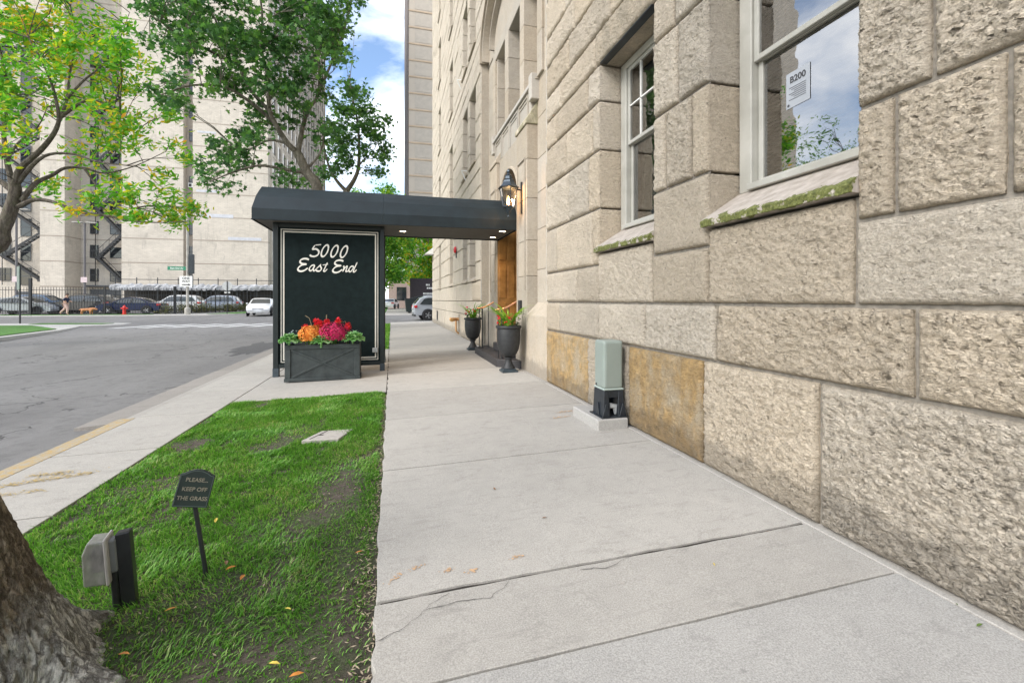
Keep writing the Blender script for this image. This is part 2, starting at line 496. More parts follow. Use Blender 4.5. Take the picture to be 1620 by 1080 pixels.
# ------------------------------------------------------------------ mesh helpers
def wloc(o):
    v = Vector((0, 0, 0))
    while o is not None:
        v += o.location
        o = o.parent
    return v
class MB:
    """collects shapes; build() links them as ONE mesh object. Coordinates are world unless local=True"""
    def __init__(s):
        s.v = []; s.f = []
    def add(s, vs_, fs):
        n = len(s.v)
        s.v += [tuple(p) for p in vs_]
        s.f += [tuple(i + n for i in q) for q in fs]
        return s
    def box(s, x0, x1, y0, y1, z0, z1):
        v = [(x, y, z) for z in (z0, z1) for y in (y0, y1) for x in (x0, x1)]
        return s.add(v, [(0, 2, 3, 1), (4, 5, 7, 6), (0, 1, 5, 4), (2, 6, 7, 3), (0, 4, 6, 2), (1, 3, 7, 5)])
    def bar(s, a, b, w, h=None, up=(0, 0, 1)):
        a, b = Vector(a), Vector(b)
        d = (b - a).normalized()
        h = w if h is None else h
        u = Vector(up)
        if abs(d.dot(u)) > 0.98:
            u = Vector((0, 1, 0))
        r = d.cross(u).normalized() * w / 2
        u = r.cross(d).normalized() * h / 2
        v = [p + i * r + j * u for p in (a, b) for i, j in ((-1, -1), (1, -1), (1, 1), (-1, 1))]
        return s.add(v, [(3, 2, 1, 0), (4, 5, 6, 7), (0, 1, 5, 4), (1, 2, 6, 5), (2, 3, 7, 6), (3, 0, 4, 7)])
    def tube(s, pts, rad, n=8, cap=True):
        pts = [Vector(p) for p in pts]
        if not hasattr(rad, '__len__'):
            rad = [rad] * len(pts)
        b = len(s.v)
        prev = None
        for i, p in enumerate(pts):
            d = (pts[min(i + 1, len(pts) - 1)] - pts[max(i - 1, 0)]).normalized()
            if prev is None:
                u = d.cross(Vector((0.3, 0.9, 0.2)))
                if u.length < 0.1:
                    u = d.cross(Vector((1, 0, 0)))
            else:
                u = prev - d * prev.dot(d)
            u.normalize(); prev = u
            w = d.cross(u)
            for k in range(n):
                a = 2 * math.pi * k / n
                s.v.append(tuple(p + (u * math.cos(a) + w * math.sin(a)) * rad[i]))
        for i in range(len(pts) - 1):
            for k in range(n):
                k2 = (k + 1) % n
                s.f.append((b + i * n + k, b + i * n + k2, b + (i + 1) * n + k2, b + (i + 1) * n + k))
        if cap:
            s.f.append(tuple(b + k for k in range(n))[::-1])
            m = b + (len(pts) - 1) * n
            s.f.append(tuple(m + k for k in range(n)))
        return s
    def lathe(s, prof, c=(0, 0, 0), n=24, rot=0.0, caps=True):
        b = len(s.v)
        for r, z in prof:
            for k in range(n):
                a = 2 * math.pi * k / n + rot
                s.v.append((c[0] + r * math.cos(a), c[1] + r * math.sin(a), c[2] + z))
        for i in range(len(prof) - 1):
            for k in range(n):
                k2 = (k + 1) % n
                s.f.append((b + i * n + k, b + i * n + k2, b + (i + 1) * n + k2, b + (i + 1) * n + k))
        if caps:
            s.f.append(tuple(b + k for k in range(n))[::-1])
            m = b + (len(prof) - 1) * n
            s.f.append(tuple(m + k for k in range(n)))
        return s
    def prism(s, poly, a0, a1, axis='x'):
        """polygon in the two other axes (order y,z for x; x,z for y; x,y for z) swept from a0 to a1"""
        n = len(poly)
        def P(p, a):
            return {'x': (a, p[0], p[1]), 'y': (p[0], a, p[1]), 'z': (p[0], p[1], a)}[axis]
        v = [P(p, a0) for p in poly] + [P(p, a1) for p in poly]
        f = [tuple(range(n))[::-1], tuple(range(n, 2 * n))] + [(i, (i + 1) % n, (i + 1) % n + n, i + n) for i in range(n)]
        return s.add(v, f)
    def build(s, name, mat, parent=None, smooth=False, bevel=0.0, local=False, loc=None, kind=None, seg=1, flip=False):
        me = bpy.data.meshes.new(name)
        off = Vector((0, 0, 0))
        if parent is not None and not local:
            off = wloc(parent)
        if loc is not None and parent is None:
            off = Vector(loc)
        vv = [(x - off.x, y - off.y, z - off.z) for x, y, z in s.v] if off.length > 0 else s.v
        me.from_pydata(vv, [], s.f)
        if flip:
            me.flip_normals()
        me.update()
        bm = bmesh.new(); bm.from_mesh(me)
        if len(bm.faces) < 20000:
            bmesh.ops.recalc_face_normals(bm, faces=bm.faces)
        if smooth:
            for f in bm.faces:
                f.smooth = True
            for e in bm.edges:
                if len(e.link_faces) == 2 and e.calc_face_angle(0) > R(40):
                    e.smooth = False
        bm.to_mesh(me); bm.free()
        me.materials.append(mat)
        o = bpy.data.objects.new(name, me)
        col.objects.link(o)
        if parent is not None:
            o.parent = parent
        elif loc is not None:
            o.location = loc
        if bevel:
            b = o.modifiers.new('bevel', 'BEVEL')
            b.width = bevel; b.segments = seg; b.limit_method = 'ANGLE'; b.angle_limit = R(35)
        if kind:
            o['kind'] = kind
        return o
def arr_obj(name, verts, faces, mat, parent=None, kind=None, smooth=False, loc=None):
    """fast builder from numpy arrays; faces (n,k) all the same size"""
    me = bpy.data.meshes.new(name)
    off = np.array(wloc(parent)) if parent is not None else (np.array(loc) if loc is not None else np.zeros(3))
    verts = np.asarray(verts, np.float32) - off.astype(np.float32)
    faces = np.asarray(faces, np.int32)
    n, k = faces.shape
    me.vertices.add(len(verts)); me.vertices.foreach_set('co', verts.ravel())
    me.loops.add(n * k); me.loops.foreach_set('vertex_index', faces.ravel())
    me.polygons.add(n)
    me.polygons.foreach_set('loop_start', np.arange(0, n * k, k, dtype=np.int32))
    if smooth:
        me.polygons.foreach_set('use_smooth', np.ones(n, bool))
    me.update(calc_edges=True)
    me.materials.append(mat)
    o = bpy.data.objects.new(name, me); col.objects.link(o)
    if parent is not None:
        o.parent = parent
    elif loc is not None:
        o.location = loc
    if kind:
        o['kind'] = kind
    return o
def thing(name, label, cat, loc=(0, 0, 0), rotz=0.0, group=None, scale=None):
    o = bpy.data.objects.new(name, None)
    col.objects.link(o)
    o.empty_display_size = 0.2
    o.location = loc; o.rotation_euler = (0, 0, rotz)
    if scale:
        o.scale = (scale,) * 3
    tag(o, label, cat, group)
    return o
def tag(o, label, cat, group=None):
    o['label'] = label; o['category'] = cat
    if group:
        o['group'] = group
    return o
def struct(o):
    o['kind'] = 'structure'
    return o
def text_part(name, s, size, mat, parent, loc, rot, ext=0.001, align='CENTER', spacing=1.0):
    cu = bpy.data.curves.new(name, 'FONT')
    cu.body = s; cu.size = size; cu.extrude = ext; cu.align_x = align; cu.align_y = 'CENTER'
    cu.space_character = spacing
    cu.offset = size * 0.018
    t = bpy.data.objects.new(name, cu)
    col.objects.link(t)
    me = bpy.data.meshes.new_from_object(t)
    bpy.data.objects.remove(t)
    o = bpy.data.objects.new(name, me); col.objects.link(o)
    me.materials.clear(); me.materials.append(mat)
    o.parent = parent
    o.location = Vector(loc) - wloc(parent)
    o.rotation_euler = rot
    return o
def dup(root, loc=None, rotz=None, label=None, group=None):
    r = root.copy(); col.objects.link(r)
    if loc is not None:
        r.location = loc
    if rotz is not None:
        r.rotation_euler = (0, 0, rotz)
    if label:
        r['label'] = label
    if group:
        r['group'] = group
    for ch in list(root.children):
        c = ch.copy(); col.objects.link(c); c.parent = r
        for g in list(ch.children):
            d = g.copy(); col.objects.link(d); d.parent = c
    return r

# ------------------------------------------------------------------ ground, road, pavements
def zg(x):
    """height of the pavement side: it falls gently from the wall to the kerb"""
    return -0.022 * (2.4 - x)
ROAD_Z = -0.24
def ngon(name, pts, z, mat, kind='structure', th=0.0, parent=None):
    n = len(pts)
    mb = MB()
    if th:
        mb.prism(pts, z - th, z, 'z')
    else:
        mb.add([(x, y, z) for x, y in pts], [tuple(range(n))])
    o = mb.build(name, mat, parent)
    if kind and parent is None:
        o['kind'] = kind
    return o
M_TERRAIN = pm('town_ground', (0.16, 0.15, 0.13), 0.95, var=0.3, vs_=0.2)
ngon('ground', [(-700, -700), (700, -700), (700, 700), (-700, 700)], -0.6, M_TERRAIN)
def road_z(y):
    return ROAD_Z + 0.26 * min(1, max(0, (y - 20) / 22))
_r = MB()
for _a, _b in ((-60, 20), (20, 42), (42, 200)):
    _r.add([(-110, _a, road_z(_a)), (110, _a, road_z(_a)), (110, _b, road_z(_b)), (-110, _b, road_z(_b))], [(0, 1, 2, 3)])
_r.build('road', M_ASPH, kind='structure')
M_BASE = pm('dark_joint_filler', (0.035, 0.03, 0.025), 0.95, var=0.3, vs_=30)

def slab(x0, x1, y0, y1, mat, parent, name='slab', jag0=0.0, jag1=0.0, jagx0=0.0, zf=zg, th=0.14, n=24, dz=0.0, gap=0.011):
    """one cast slab; jag0/jag1 break up its near and far edge, jagx0 its left edge"""
    mb = MB()
    ny = 14
    U, Vv = np.meshgrid(np.linspace(0, 1, n + 1), np.linspace(0, 1, ny + 1))
    g = gap
    ya = y0 + g + jag0 * np.abs(fbm(U * 9 + y0 * 13.7, y0 * 3.1, 0.5, 3))
    yb = y1 - g - jag1 * np.abs(fbm(U * 9 + y1 * 13.7 + 5, y1 * 3.1, 0.5, 3))
    xa = x0 + jagx0 * fbm(Vv * (y1 - y0) * 9 + y0 * 13.7, y0 * 3.1, 0.5, 3)
    X = xa + (x1 - xa) * U
    Y = ya + (yb - ya) * Vv
    Z = zf(X) + dz + 0.0025 * pn(X * 1.5, Y * 1.5, 3.3)
    pts = [tuple(p) for p in np.stack([X, Y, Z], -1).reshape(-1, 3).tolist()]
    W = n + 1
    fs = [(j * W + i, j * W + i + 1, (j + 1) * W + i + 1, (j + 1) * W + i) for j in range(ny) for i in range(n)]
    ring = [i for i in range(n + 1)] + [j * W + n for j in range(1, ny + 1)] + [ny * W + i for i in range(n - 1, -1, -1)] + [j * W for j in range(ny - 1, 0, -1)]
    b = len(pts)
    # rounded arris: a lip just inside the edge already lies at the surface, the skirt drops away
    pts += [(pts[k][0], pts[k][1], pts[k][2] - th) for k in ring]
    m = len(ring)
    fs += [(ring[k], b + k, b + (k + 1) % m, ring[(k + 1) % m]) for k in range(m)]
    mb.add(pts, fs)
    return mb.build(name, mat, parent, bevel=0.0025)

# near pavement
def joint_bed(name, x0, x1, y0, y1, d=0.013):
    """dirt packed in the joints between slabs, following the cross fall"""
    a, b = zg(x0) - d, zg(x1) - d
    mb = MB().add([(x0, y0, a), (x1, y0, b), (x1, y1, b), (x0, y1, a), (x0, y0, -.4), (x1, y0, -.4), (x1, y1, -.4), (x0, y1, -.4)],
                  [(0, 1, 2, 3), (0, 4, 5, 1), (1, 5, 6, 2), (2, 6, 7, 3), (3, 7, 4, 0)])
    return mb.build(name, M_BASE, kind='structure')
sw = joint_bed('sidewalk', -0.05, 2.42, -9, 28.6)
ys = [-6.0, -4.2, -2.4, -0.6, 1.60, 2.10, 3.71, 5.29, 6.90, 8.5, 10.1, 11.7, 13.3, 14.9, 16.5, 18.1, 19.7, 21.3, 22.9, 24.5, 26.1, 28.6]
for a, b in zip(ys[:-1], ys[1:]):
    j0 = 0.03 if a == 2.10 else 0.006
    j1 = 0.02 if b == 2.10 else 0.006
    slab(-0.07, 2.33, a, b, M_CONC2 if b == 1.60 else M_CONC, sw, jag0=j0, jag1=j1, jagx0=0.03, gap={1.60: 0.0015, 2.10: 0.008}.get(b, 0.009) if 2.10 != a else 0.008)
slab(2.336, 2.43, -6, 6.75, M_CONC, sw, 'edging', dz=0.004)
slab(2.336, 2.43, 6.76, 8.15, M_CONC, sw, 'edging', dz=0.004)
slab(2.336, 2.43, 11.75, 28.6, M_CONC, sw, 'edging', dz=0.004)
# cracks in the slab at our feet: thin dark fissures
M_CRACK = pm('crack_dark', (0.03, 0.027, 0.024), 0.95)  # dark tone of the crack strips themselves
def crack(pts, w, parent):
    mb = MB()
    P = []
    for (x0, y0), (x1, y1) in zip(pts[:-1], pts[1:]):
        for k in range(6):
            t = k / 6
            P.append((x0 + (x1 - x0) * t + random.uniform(-.006, .006), y0 + (y1 - y0) * t + random.uniform(-.006, .006)))
    P.append(pts[-1])
    v = []
    for i, (x, y) in enumerate(P):
        ww = w * random.uniform(0.3, 1.0) * (0.25 if i in (0, len(P) - 1) else 1)
        v += [(x, y - ww, zg(x) + 0.005), (x, y + ww, zg(x) + 0.005)]
    mb.add(v, [(2 * i, 2 * i + 2, 2 * i + 3, 2 * i + 1) for i in range(len(P) - 1)])
    mb.build('crack', M_CRACK, parent)
crack([(-0.06, 1.86), (0.05, 1.90), (0.13, 1.98), (0.28, 2.0), (0.42, 1.98), (0.50, 2.03), (0.56, 2.09)], 0.002, sw)
crack([(0.13, 1.98), (0.2, 2.04), (0.26, 2.07)], 0.0016, sw)
crack([(0.9, 2.06), (1.05, 2.03), (1.2, 2.09)], 0.002, sw)
# orange survey spray marks left on the concrete
M_SPRAY = pm('faded_orange_spray_paint', (0.52, 0.34, 0.20), 0.9, var=0.3, vs_=30)
def smear(strokes, zf, mat, parent, nm='paint_smear', dz=0.0035, seed=0, w=.02, n=240):
    g = random.Random(seed)
    mb = MB()
    for (xa, ya, xb, yb) in strokes:
        for k in range(n):
            t = g.random()
            x, y = xa + (xb - xa) * t + g.gauss(0, w), ya + (yb - ya) * t + g.gauss(0, w * .6)
            q = abs(g.gauss(0, .0035)) + .0012
            h_ = g.uniform(0, 3.14)
            ring = [(x + q * g.uniform(.5, 1.8) * math.cos(h_ + a), y + q * g.uniform(.5, 1.4) * math.sin(h_ + a)) for a in (0, 1.5, 3.1, 4.6)]
            mb.add([(px, py, zf(px) + dz + .00002 * k) for px, py in ring], [(0, 1, 2, 3)])
    return mb.build(nm, mat, parent)
def spray_mark(cx, cy, r, zf, nm='spray_mark', mat=M_SPRAY, parent=None, n=26, dz=0.0035):
    mb = MB()
    for k in range(n):
        a = random.uniform(0, 6.28); d = r * random.random() ** 0.7
        x, y = cx + d * math.cos(a) * 1.5, cy + d * math.sin(a)
        q = random.uniform(0.003, 0.012) * (r / 0.06)
        ring = [(x + q * random.uniform(.5, 1.3) * math.cos(t), y + q * random.uniform(.5, 1.3) * math.sin(t)) for t in np.linspace(0, 6.28, 7)[:-1]]
        mb.add([(px, py, zf(px) + dz) for px, py in ring], [tuple(range(6))])
    return mb.build(nm, mat, parent)
smear([(-.02, 2.22, .06, 2.30), (.10, 2.31, .16, 2.33), (.26, 2.24, .29, 2.25), (.36, 2.20, .40, 2.21), (.61, 2.25, .65, 2.26)], zg, M_SPRAY, sw, seed=5, w=.013, n=26)
smear([(1.75, 4.70, 1.92, 4.74), (1.88, 4.92, 2.05, 4.95)], zg, M_SPRAY, sw, seed=6, w=.03, n=120)

# verge: paved strip, kerb, gutter, crossing pad
vg = joint_bed('verge_pavement', -2.98, -2.15, -9, 27.5)
vy = [-8, -6.2, -4.4, -2.6, -0.9, 0.7, 2.3, 3.6, 5.0, 6.45, 7.95, 9.45, 11, 12.5, 14, 15.6, 17.2, 18.8, 20.4, 22, 23.6, 25.2, 27.5]
for a, b in zip(vy[:-1], vy[1:]):
    slab(-2.985, -2.14, a, b, M_CONC, vg, n=10, jag0=.004, jag1=.004, jagx0=0.004)
smear([(-2.95, 4.05, -2.5, 4.12), (-2.9, 4.30, -2.62, 4.36), (-2.62, 4.36, -2.35, 4.42), (-2.8, 4.5, -2.55, 4.48)], zg, pm('yellow_survey_paint', (0.46, 0.34, 0.14), 0.9, var=.3, vs_=20), vg, seed=3, w=.045, n=300)
pd_ = joint_bed('canopy_pad', -2.145, -0.055, 6.94, 13)
slab(-2.125, -0.082, 6.93, 9.9, M_CONC, pd_, n=18)
slab(-2.125, -0.082, 9.9, 13.0, M_CONC, pd_, n=18)
kb = ngon('kerb', [(-3.16, -9), (-2.99, -9), (-2.99, 27.5), (-3.16, 27.5)], -0.26, M_BASE, th=0.1)
ky = [-7.5, -5.2, -2.9, -0.6, 1.7, 4.05, 6.42]
for a, b in zip(ky[:-1], ky[1:]):
    slab(-3.16, -2.992, a, b, M_YELLOW, kb, 'kerb_stone', n=6, jagx0=0.012, jag0=.003, jag1=.003)
ky = [6.43, 8.6, 10.8, 13, 15.4, 17.8, 20.2, 22.6, 25, 27.5]
for a, b in zip(ky[:-1], ky[1:]):
    slab(-3.16, -2.992, a, b, M_CONC, kb, 'kerb_stone', n=6, dz=-0.03, jag0=.003, jag1=.003)
    slab(-3.62, -3.165, a, b, M_GUTTER, kb, 'gutter_stone', n=8, zf=lambda x: ROAD_Z + 0.035 + 0.08 * (x + 3.62), jagx0=0.04, th=0.06)
# black asphalt repair by the gutter
M_PATCH = pm('fresh_asphalt_patch', (0.075, 0.074, 0.074), 0.8, var=0.3, vs_=40, bmp=0.4, bs=150)
def blob(cx, cy, rx, ry, z, mat, name, n=26, seed=0, parent=None, kind=None):
    r_ = random.Random(seed)
    p = []
    for k in range(n):
        a = 2 * math.pi * k / n
        q = 1 + r_.uniform(-.3, .22)
        p.append((cx + rx * q * math.cos(a), cy + ry * q * math.sin(a)))
    return ngon(name, p, z, mat, kind, parent=parent)
road = bpy.data.objects['road']
blob(-4.25, 16.4, 0.55, 2.1, ROAD_Z + 0.004, M_PATCH, 'repair_patch', n=44, seed=4, parent=road, kind=None)
# zebra bars
M_MARK = pm('worn_road_paint', (0.52, 0.52, 0.51), 0.8, var=0.25, vs_=5)
for k in range(9):
    x = -14.2 + 1.28 * k
    v = [(x + 1.4, 30.6), (x, 27.6), (x + .6, 27.6), (x + 2.0, 30.6)]
    MB().add([(p, q, road_z(q) + .004) for p, q in v], [(0, 1, 2, 3)]).build('crosswalk_bar', M_MARK, road)

# side blocks across the junction
def block(name, pts, z):
    o = ngon(name, pts, z, concrete_mat(name + '_concrete', (0.46, 0.445, 0.415)), th=0.3)
    md = o.modifiers.new('bevel', 'BEVEL'); md.width = 0.02; md.limit_method = 'ANGLE'
    return o
PB, PF = -0.08, 0.10
block('corner_pavement', [(-70, -60), (-13.9, -60), (-13.9, 19), (-14.05, 21), (-14.9, 25.5), (-15.7, 28), (-16.3, 29.6), (-15.4, 30.2), (-15.0, 30.9), (-15.3, 32.4), (-17, 33.2), (-70, 35.5)], PB)
block('far_pavement', [(-90, 45.0), (-30, 44.0), (-20, 43.3), (-15.0, 43.4), (-13.4, 44.2), (-12.6, 46), (-12.4, 50), (-12.2, 200), (-90, 200)], PF)
block('opposite_pavement', [(90, 40.5), (0.6, 40.5), (-2.0, 41), (-3.2, 42.5), (-3.2, 200), (90, 200)], PF)
def lawn(name, pts, z):
    return ngon(name, pts, z, M_GRASS_FAR, th=0.02)
lawn('corner_lawn', [(-60, 4), (-14.3, 4), (-14.3, 19), (-14.5, 21.5), (-15.4, 26.2), (-18.7, 30.0), (-24, 31.0), (-60, 31.2)], PB + 0.035)
lawn('corner_lawn_strip', [(-20, 31.8), (-16.2, 31.2), (-16.0, 32.0), (-20, 32.9)], PB + 0.03)
lawn('hydrant_lawn', [(-33, 44.6), (-20.5, 43.8), (-19.4, 44.4), (-20, 45.0), (-33, 45.6)], PF + 0.03)
lawn('fence_lawn', [(-15.6, 44.6), (-13.4, 45.2), (-12.8, 48), (-12.8, 75), (-14.4, 75), (-14.8, 50)], PF + 0.03)
lawn('verge_lawn', [(-2.125, 13.02), (-0.09, 13.02), (-0.09, 27.3), (-2.125, 27.3)], -0.075)
lawn('opposite_lawn', [(-2.6, 44), (-0.6, 43), (-0.6, 110), (-2.6, 110)], PF + 0.03)
ngon('opposite_path', [(-0.5, 40.7), (2.6, 40.7), (2.6, 110), (-0.5, 110)], PF + 0.006, M_CONC)
ngon('parking_lot', [(-70, 45.9), (-16.5, 45.9), (-14.9, 50), (-14.9, 64), (-70, 64)], PF + 0.006, M_ASPH)

# ------------------------------------------------------------------ near lawn: soil sheet and blades
LX0, LX1, LY0, LY1 = -2.135, -0.07, -2.0, 6.93
def lawn_z(x, y):
    z = -0.022 * (2.4 - x) - 0.012 + 0.018 * fbm(x * 1.3, y * 1.3, 2.2, 3)
    z = z - 0.028 * np.exp(-((x + 0.07) / 0.09) ** 2)
    z = z + 0.07 * np.exp(-(((x + 1.42) / 0.34) ** 2 + ((y - 1.95) / 0.36) ** 2))
    return z
gx, gy = np.meshgrid(np.linspace(LX0, LX1, 110), np.linspace(LY0, LY1, 360))
gz = lawn_z(gx, gy) + 0.006 * pn(gx * 25, gy * 25, 1.1)
V = np.stack([gx, gy, gz], -1).reshape(-1, 3)
ii = np.arange(359)[:, None] * 110 + np.arange(109)[None]
F = np.stack([ii, ii + 1, ii + 111, ii + 110], -1).reshape(-1, 4)
lw = arr_obj('lawn', V, F, M_SOIL, smooth=True)
struct(lw)
def bare(x, y):
    """0 = bare earth, 1 = thick turf"""
    n = fbm(x * 2.3 + 4, y * 1.7 + 9, 5.5, 4)
    k = np.clip((n + 0.60) / 0.38, 0, 1)
    k = k * np.clip((fbm(x * 9 + 2, y * 8, 1.5, 3) + 0.62) / 0.4, 0.15, 1)
    for cx, cy, rx, ry, a in ((-0.36, 3.55, .16, .55, 1), (-0.22, 2.55, .14, .35, .7), (-0.2, 1.75, .18, .5, .85), (-0.85, 2.35, .25, .2, .5),
                              (-0.62, 3.0, .3, .2, .5), (-1.5, 4.0, .25, .2, .6), (-0.95, 5.2, .3, .22, .5), (-1.33, 1.9, .42, .40, 1.0), (-0.55, 1.85, .3, .2, .6), (-1.9, 3.9, .2, .4, .5)):
        k = k * (1 - a * np.exp(-(((x - cx) / rx) ** 2 + ((y - cy) / ry) ** 2)))
    k = k * np.clip((-0.075 - x) / 0.06 + 0.1 * n, 0.0, 1)
    return k
def blades(n, y0, y1, x0, x1, hmin, hmax, w, name, zf, dens=None, droop=1.0, seed=1):
    g = np.random.default_rng(seed)
    x = g.uniform(x0, x1, n); y = g.uniform(y0, y1, n)
    if dens is not None:
        keep = g.random(n) < np.clip(dens(x, y), 0.13, 1)
        x, y = x[keep], y[keep]
    n = len(x)
    z = zf(x, y) - 0.004
    clump = fbm(x * 6, y * 6, 8.8, 3)
    h = g.uniform(hmin, hmax, n) * (1 + 0.5 * clump)
    if dens is not None:
        h = h * (0.45 + 0.55 * np.clip(dens(x, y), 0, 1))
    az = g.uniform(0, 2 * np.pi, n) * 0.55 + 2.4 * fbm(x * 2.2, y * 2.2, 3.1, 2) + 3.3
    lean = g.uniform(0.25, 1.15, n) * droop
    dx, dy = np.cos(az), np.sin(az)
    sx, sy = -dy, dx
    w = w * g.uniform(0.6, 1.3, n)
    V = np.empty((n, 5, 3), np.float32)
    for k, (f, ww) in enumerate(((0, 1), (0.55, .85), (1.0, 0))):
        off = lean * h * f ** 2
        zz = z + h * (f - 0.28 * f ** 2 * lean)
        cx, cy = x + dx * off, y + dy * off
        if k < 2:
            V[:, 2 * k] = np.stack([cx - sx * w * ww, cy - sy * w * ww, zz], -1)
            V[:, 2 * k + 1] = np.stack([cx + sx * w * ww, cy + sy * w * ww, zz], -1)
        else:
            V[:, 4] = np.stack([cx, cy, zz], -1)
    b = np.arange(n)[:, None] * 5
    T = np.concatenate([b + np.array([[0, 1, 3]]), b + np.array([[0, 3, 2]]), b + np.array([[2, 3, 4]])])
    o = arr_obj(name, V.reshape(-1, 3), T, M_GRASS, kind='stuff')
    return o
g1 = blades(80000, 0.9, 3.4, LX0 + .02, LX1 + .03, 0.022, 0.056, 0.0026, 'grass', lawn_z, bare, seed=1)
g2 = blades(88000, 3.4, LY1 + .01, LX0 + .02, LX1 + .03, 0.024, 0.055, 0.0033, 'grass_verge', lawn_z, bare, seed=2)
def take(o):
    v = np.empty(len(o.data.vertices) * 3, np.float32); o.data.vertices.foreach_get('co', v)
    f = np.empty(len(o.data.loops), np.int32); o.data.loops.foreach_get('vertex_index', f)
    bpy.data.objects.remove(o)
    return v, f
vA, fA = take(g1)
vB, fB = take(g2)
g1 = arr_obj('grass', np.concatenate([vA, vB]).reshape(-1, 3), np.concatenate([fA, fB + len(vA) // 3]).reshape(-1, 3), M_GRASS, kind='stuff')
tag(g1, 'patchy green lawn grass between the pavement and the paved kerb strip', 'grass')
g3 = blades(26000, 13.0, 27.2, -2.1, -0.1, 0.04, 0.08, 0.009, 'verge_grass', lambda x, y: np.full_like(x, -0.076), None, seed=3)
tag(g3, 'short green grass strip beyond the canopy', 'grass')

# ------------------------------------------------------------------ the stone apartment house on the right
XW = 2.366
bld = thing('apartment_house', 'rock faced grey limestone apartment house with canopied entrance along the pavement', 'building', (XW, 9.5, 0))
def zc_depth(x, y):
    return x * math.sin(THETA) + y * math.cos(THETA)
def proj_area(y0, y1, z0, z1, X=XW):
    q = []
    for y in (y0, y1):
        d = max(0.3, zc_depth(X, y))
        r = X * math.cos(THETA) - y * math.sin(THETA)
        q.append((810 + 710 * r / d, 710 / d))
    return abs(q[0][0] - q[1][0]) * (z1 - z0) * 0.5 * (q[0][1] + q[1][1])

# openings (y0, y1, z0, z1) of the ordinary windows
OPEN = []
for ya, yb in ((1.83, 2.97), (3.74, 4.87), (12.95, 14.02), (14.40, 15.47), (18.0, 19.1), (22.6, 23.7)):
    for f in range(5):
        if ya < 12 and f > 2:
            continue
        OPEN.append((ya, yb, 1.86 + 3.48 * f, 4.10 + 3.48 * f, f))

def rock(y0, y1, z0, z1, mat=M_STONE, name='stone', res=None, deep=2.46, X=XW, amp=1.0, parent=None, seed=None):
    """one rock-faced block: displaced face grid with drafted, slightly ragged edges and flat returns"""
    j = 0.0120
    y0, y1, z0, z1 = y0 + j, y1 - j, z0 + j, z1 - j
    d = max(1.2, zc_depth(X, 0.5 * (y0 + y1)))
    if res is None:
        res = min(0.06, max(0.011, 0.0046 * d))
    nu = int(min(130, max(3, (y1 - y0) / res))); nv = int(min(100, max(3, (z1 - z0) / res)))
    U, W = np.meshgrid(np.linspace(y0, y1, nu + 1), np.linspace(z0, z1, nv + 1))
    s = seed if seed is not None else (y0 * 3.7 + z0 * 9.1)
    e = np.minimum(np.minimum(U - y0, y1 - U), np.minimum(W - z0, z1 - W))
    k = 1 - np.exp(-e / 0.012)
    # ragged outline
    Uj = U + 0.006 * pn(U * 14, W * 14, s) * (e < 1e-6)
    Wj = W + 0.006 * pn(U * 14 + 9, W * 14, s) * (e < 1e-6)
    h = 0.020 * fbm(U * 3.0, W * 4.2, s, 3) + 0.022 * (0.35 - np.abs(fbm(U * 12, W * 18, s + 4, 4, .65))) + 0.020 * fbm(U * 26, W * 38, s, 3, .7)
    ch = fbm(U * 2.0 + 5, W * 2.0, s + 7, 2)
    h = h - 0.018 * np.clip(ch - 0.25, 0, 1)
    x = X + 0.022 - k * (0.026 + amp * h)
    P = np.stack([x, Uj, Wj], -1).reshape(-1, 3)
    w = nu + 1
    ii = np.arange(nv)[:, None] * w + np.arange(nu)[None]
    F = np.stack([ii, ii + w, ii + w + 1, ii + 1], -1).reshape(-1, 4)
    ring = np.array([i for i in range(nu + 1)] + [q * w + nu for q in range(1, nv + 1)] + [nv * w + i for i in range(nu - 1, -1, -1)] + [q * w for q in range(nv - 1, 0, -1)])
    b = len(P); m = len(ring)
    back = P[ring].copy(); back[:, 0] = deep
    # returns stay flat, only their outer arris is ragged
    P = np.concatenate([P, back])
    nx = np.roll(np.arange(m), -1)
    S = np.stack([ring, ring[nx], b + nx, b + np.arange(m)], -1)
    o = arr_obj(name, P, np.concatenate([F, S]), mat, parent or bld)
    return o

def flat_stone_faces(mb, y0, y1, z0, z1, X=XW, depth=2.46):
    j = 0.009; c = 0.02
    a, b, e, f = y0 + j, y1 - j, z0 + j, z1 - j
    x1 = X - 0.005 + random.uniform(-.01, .01); x0 = X + 0.02
    v = [(x0, a, e), (x0, b, e), (x0, b, f), (x0, a, f), (x1, a + c, e + c), (x1, b - c, e + c), (x1, b - c, f - c), (x1, a + c, f - c),
         (depth, a, e), (depth, b, e), (depth, b, f), (depth, a, f)]
    q = [(4, 7, 6, 5)] + [(i, i + 4, (i + 1) % 4 + 4, (i + 1) % 4) for i in range(4)] + [(i, (i + 1) % 4, (i + 1) % 4 + 8, i + 8) for i in range(4)]
    mb.add(v, q)

stones = []   # (area, y0, y1, z0, z1, mat)
def S(z0, z1, joints, mats=None):
    for i, (b, a) in enumerate(zip(joints[:-1], joints[1:])):
        stones.append([proj_area(a, b, z0, z1), a, b, z0, z1, (mats or {}).get(i, M_STONE)])
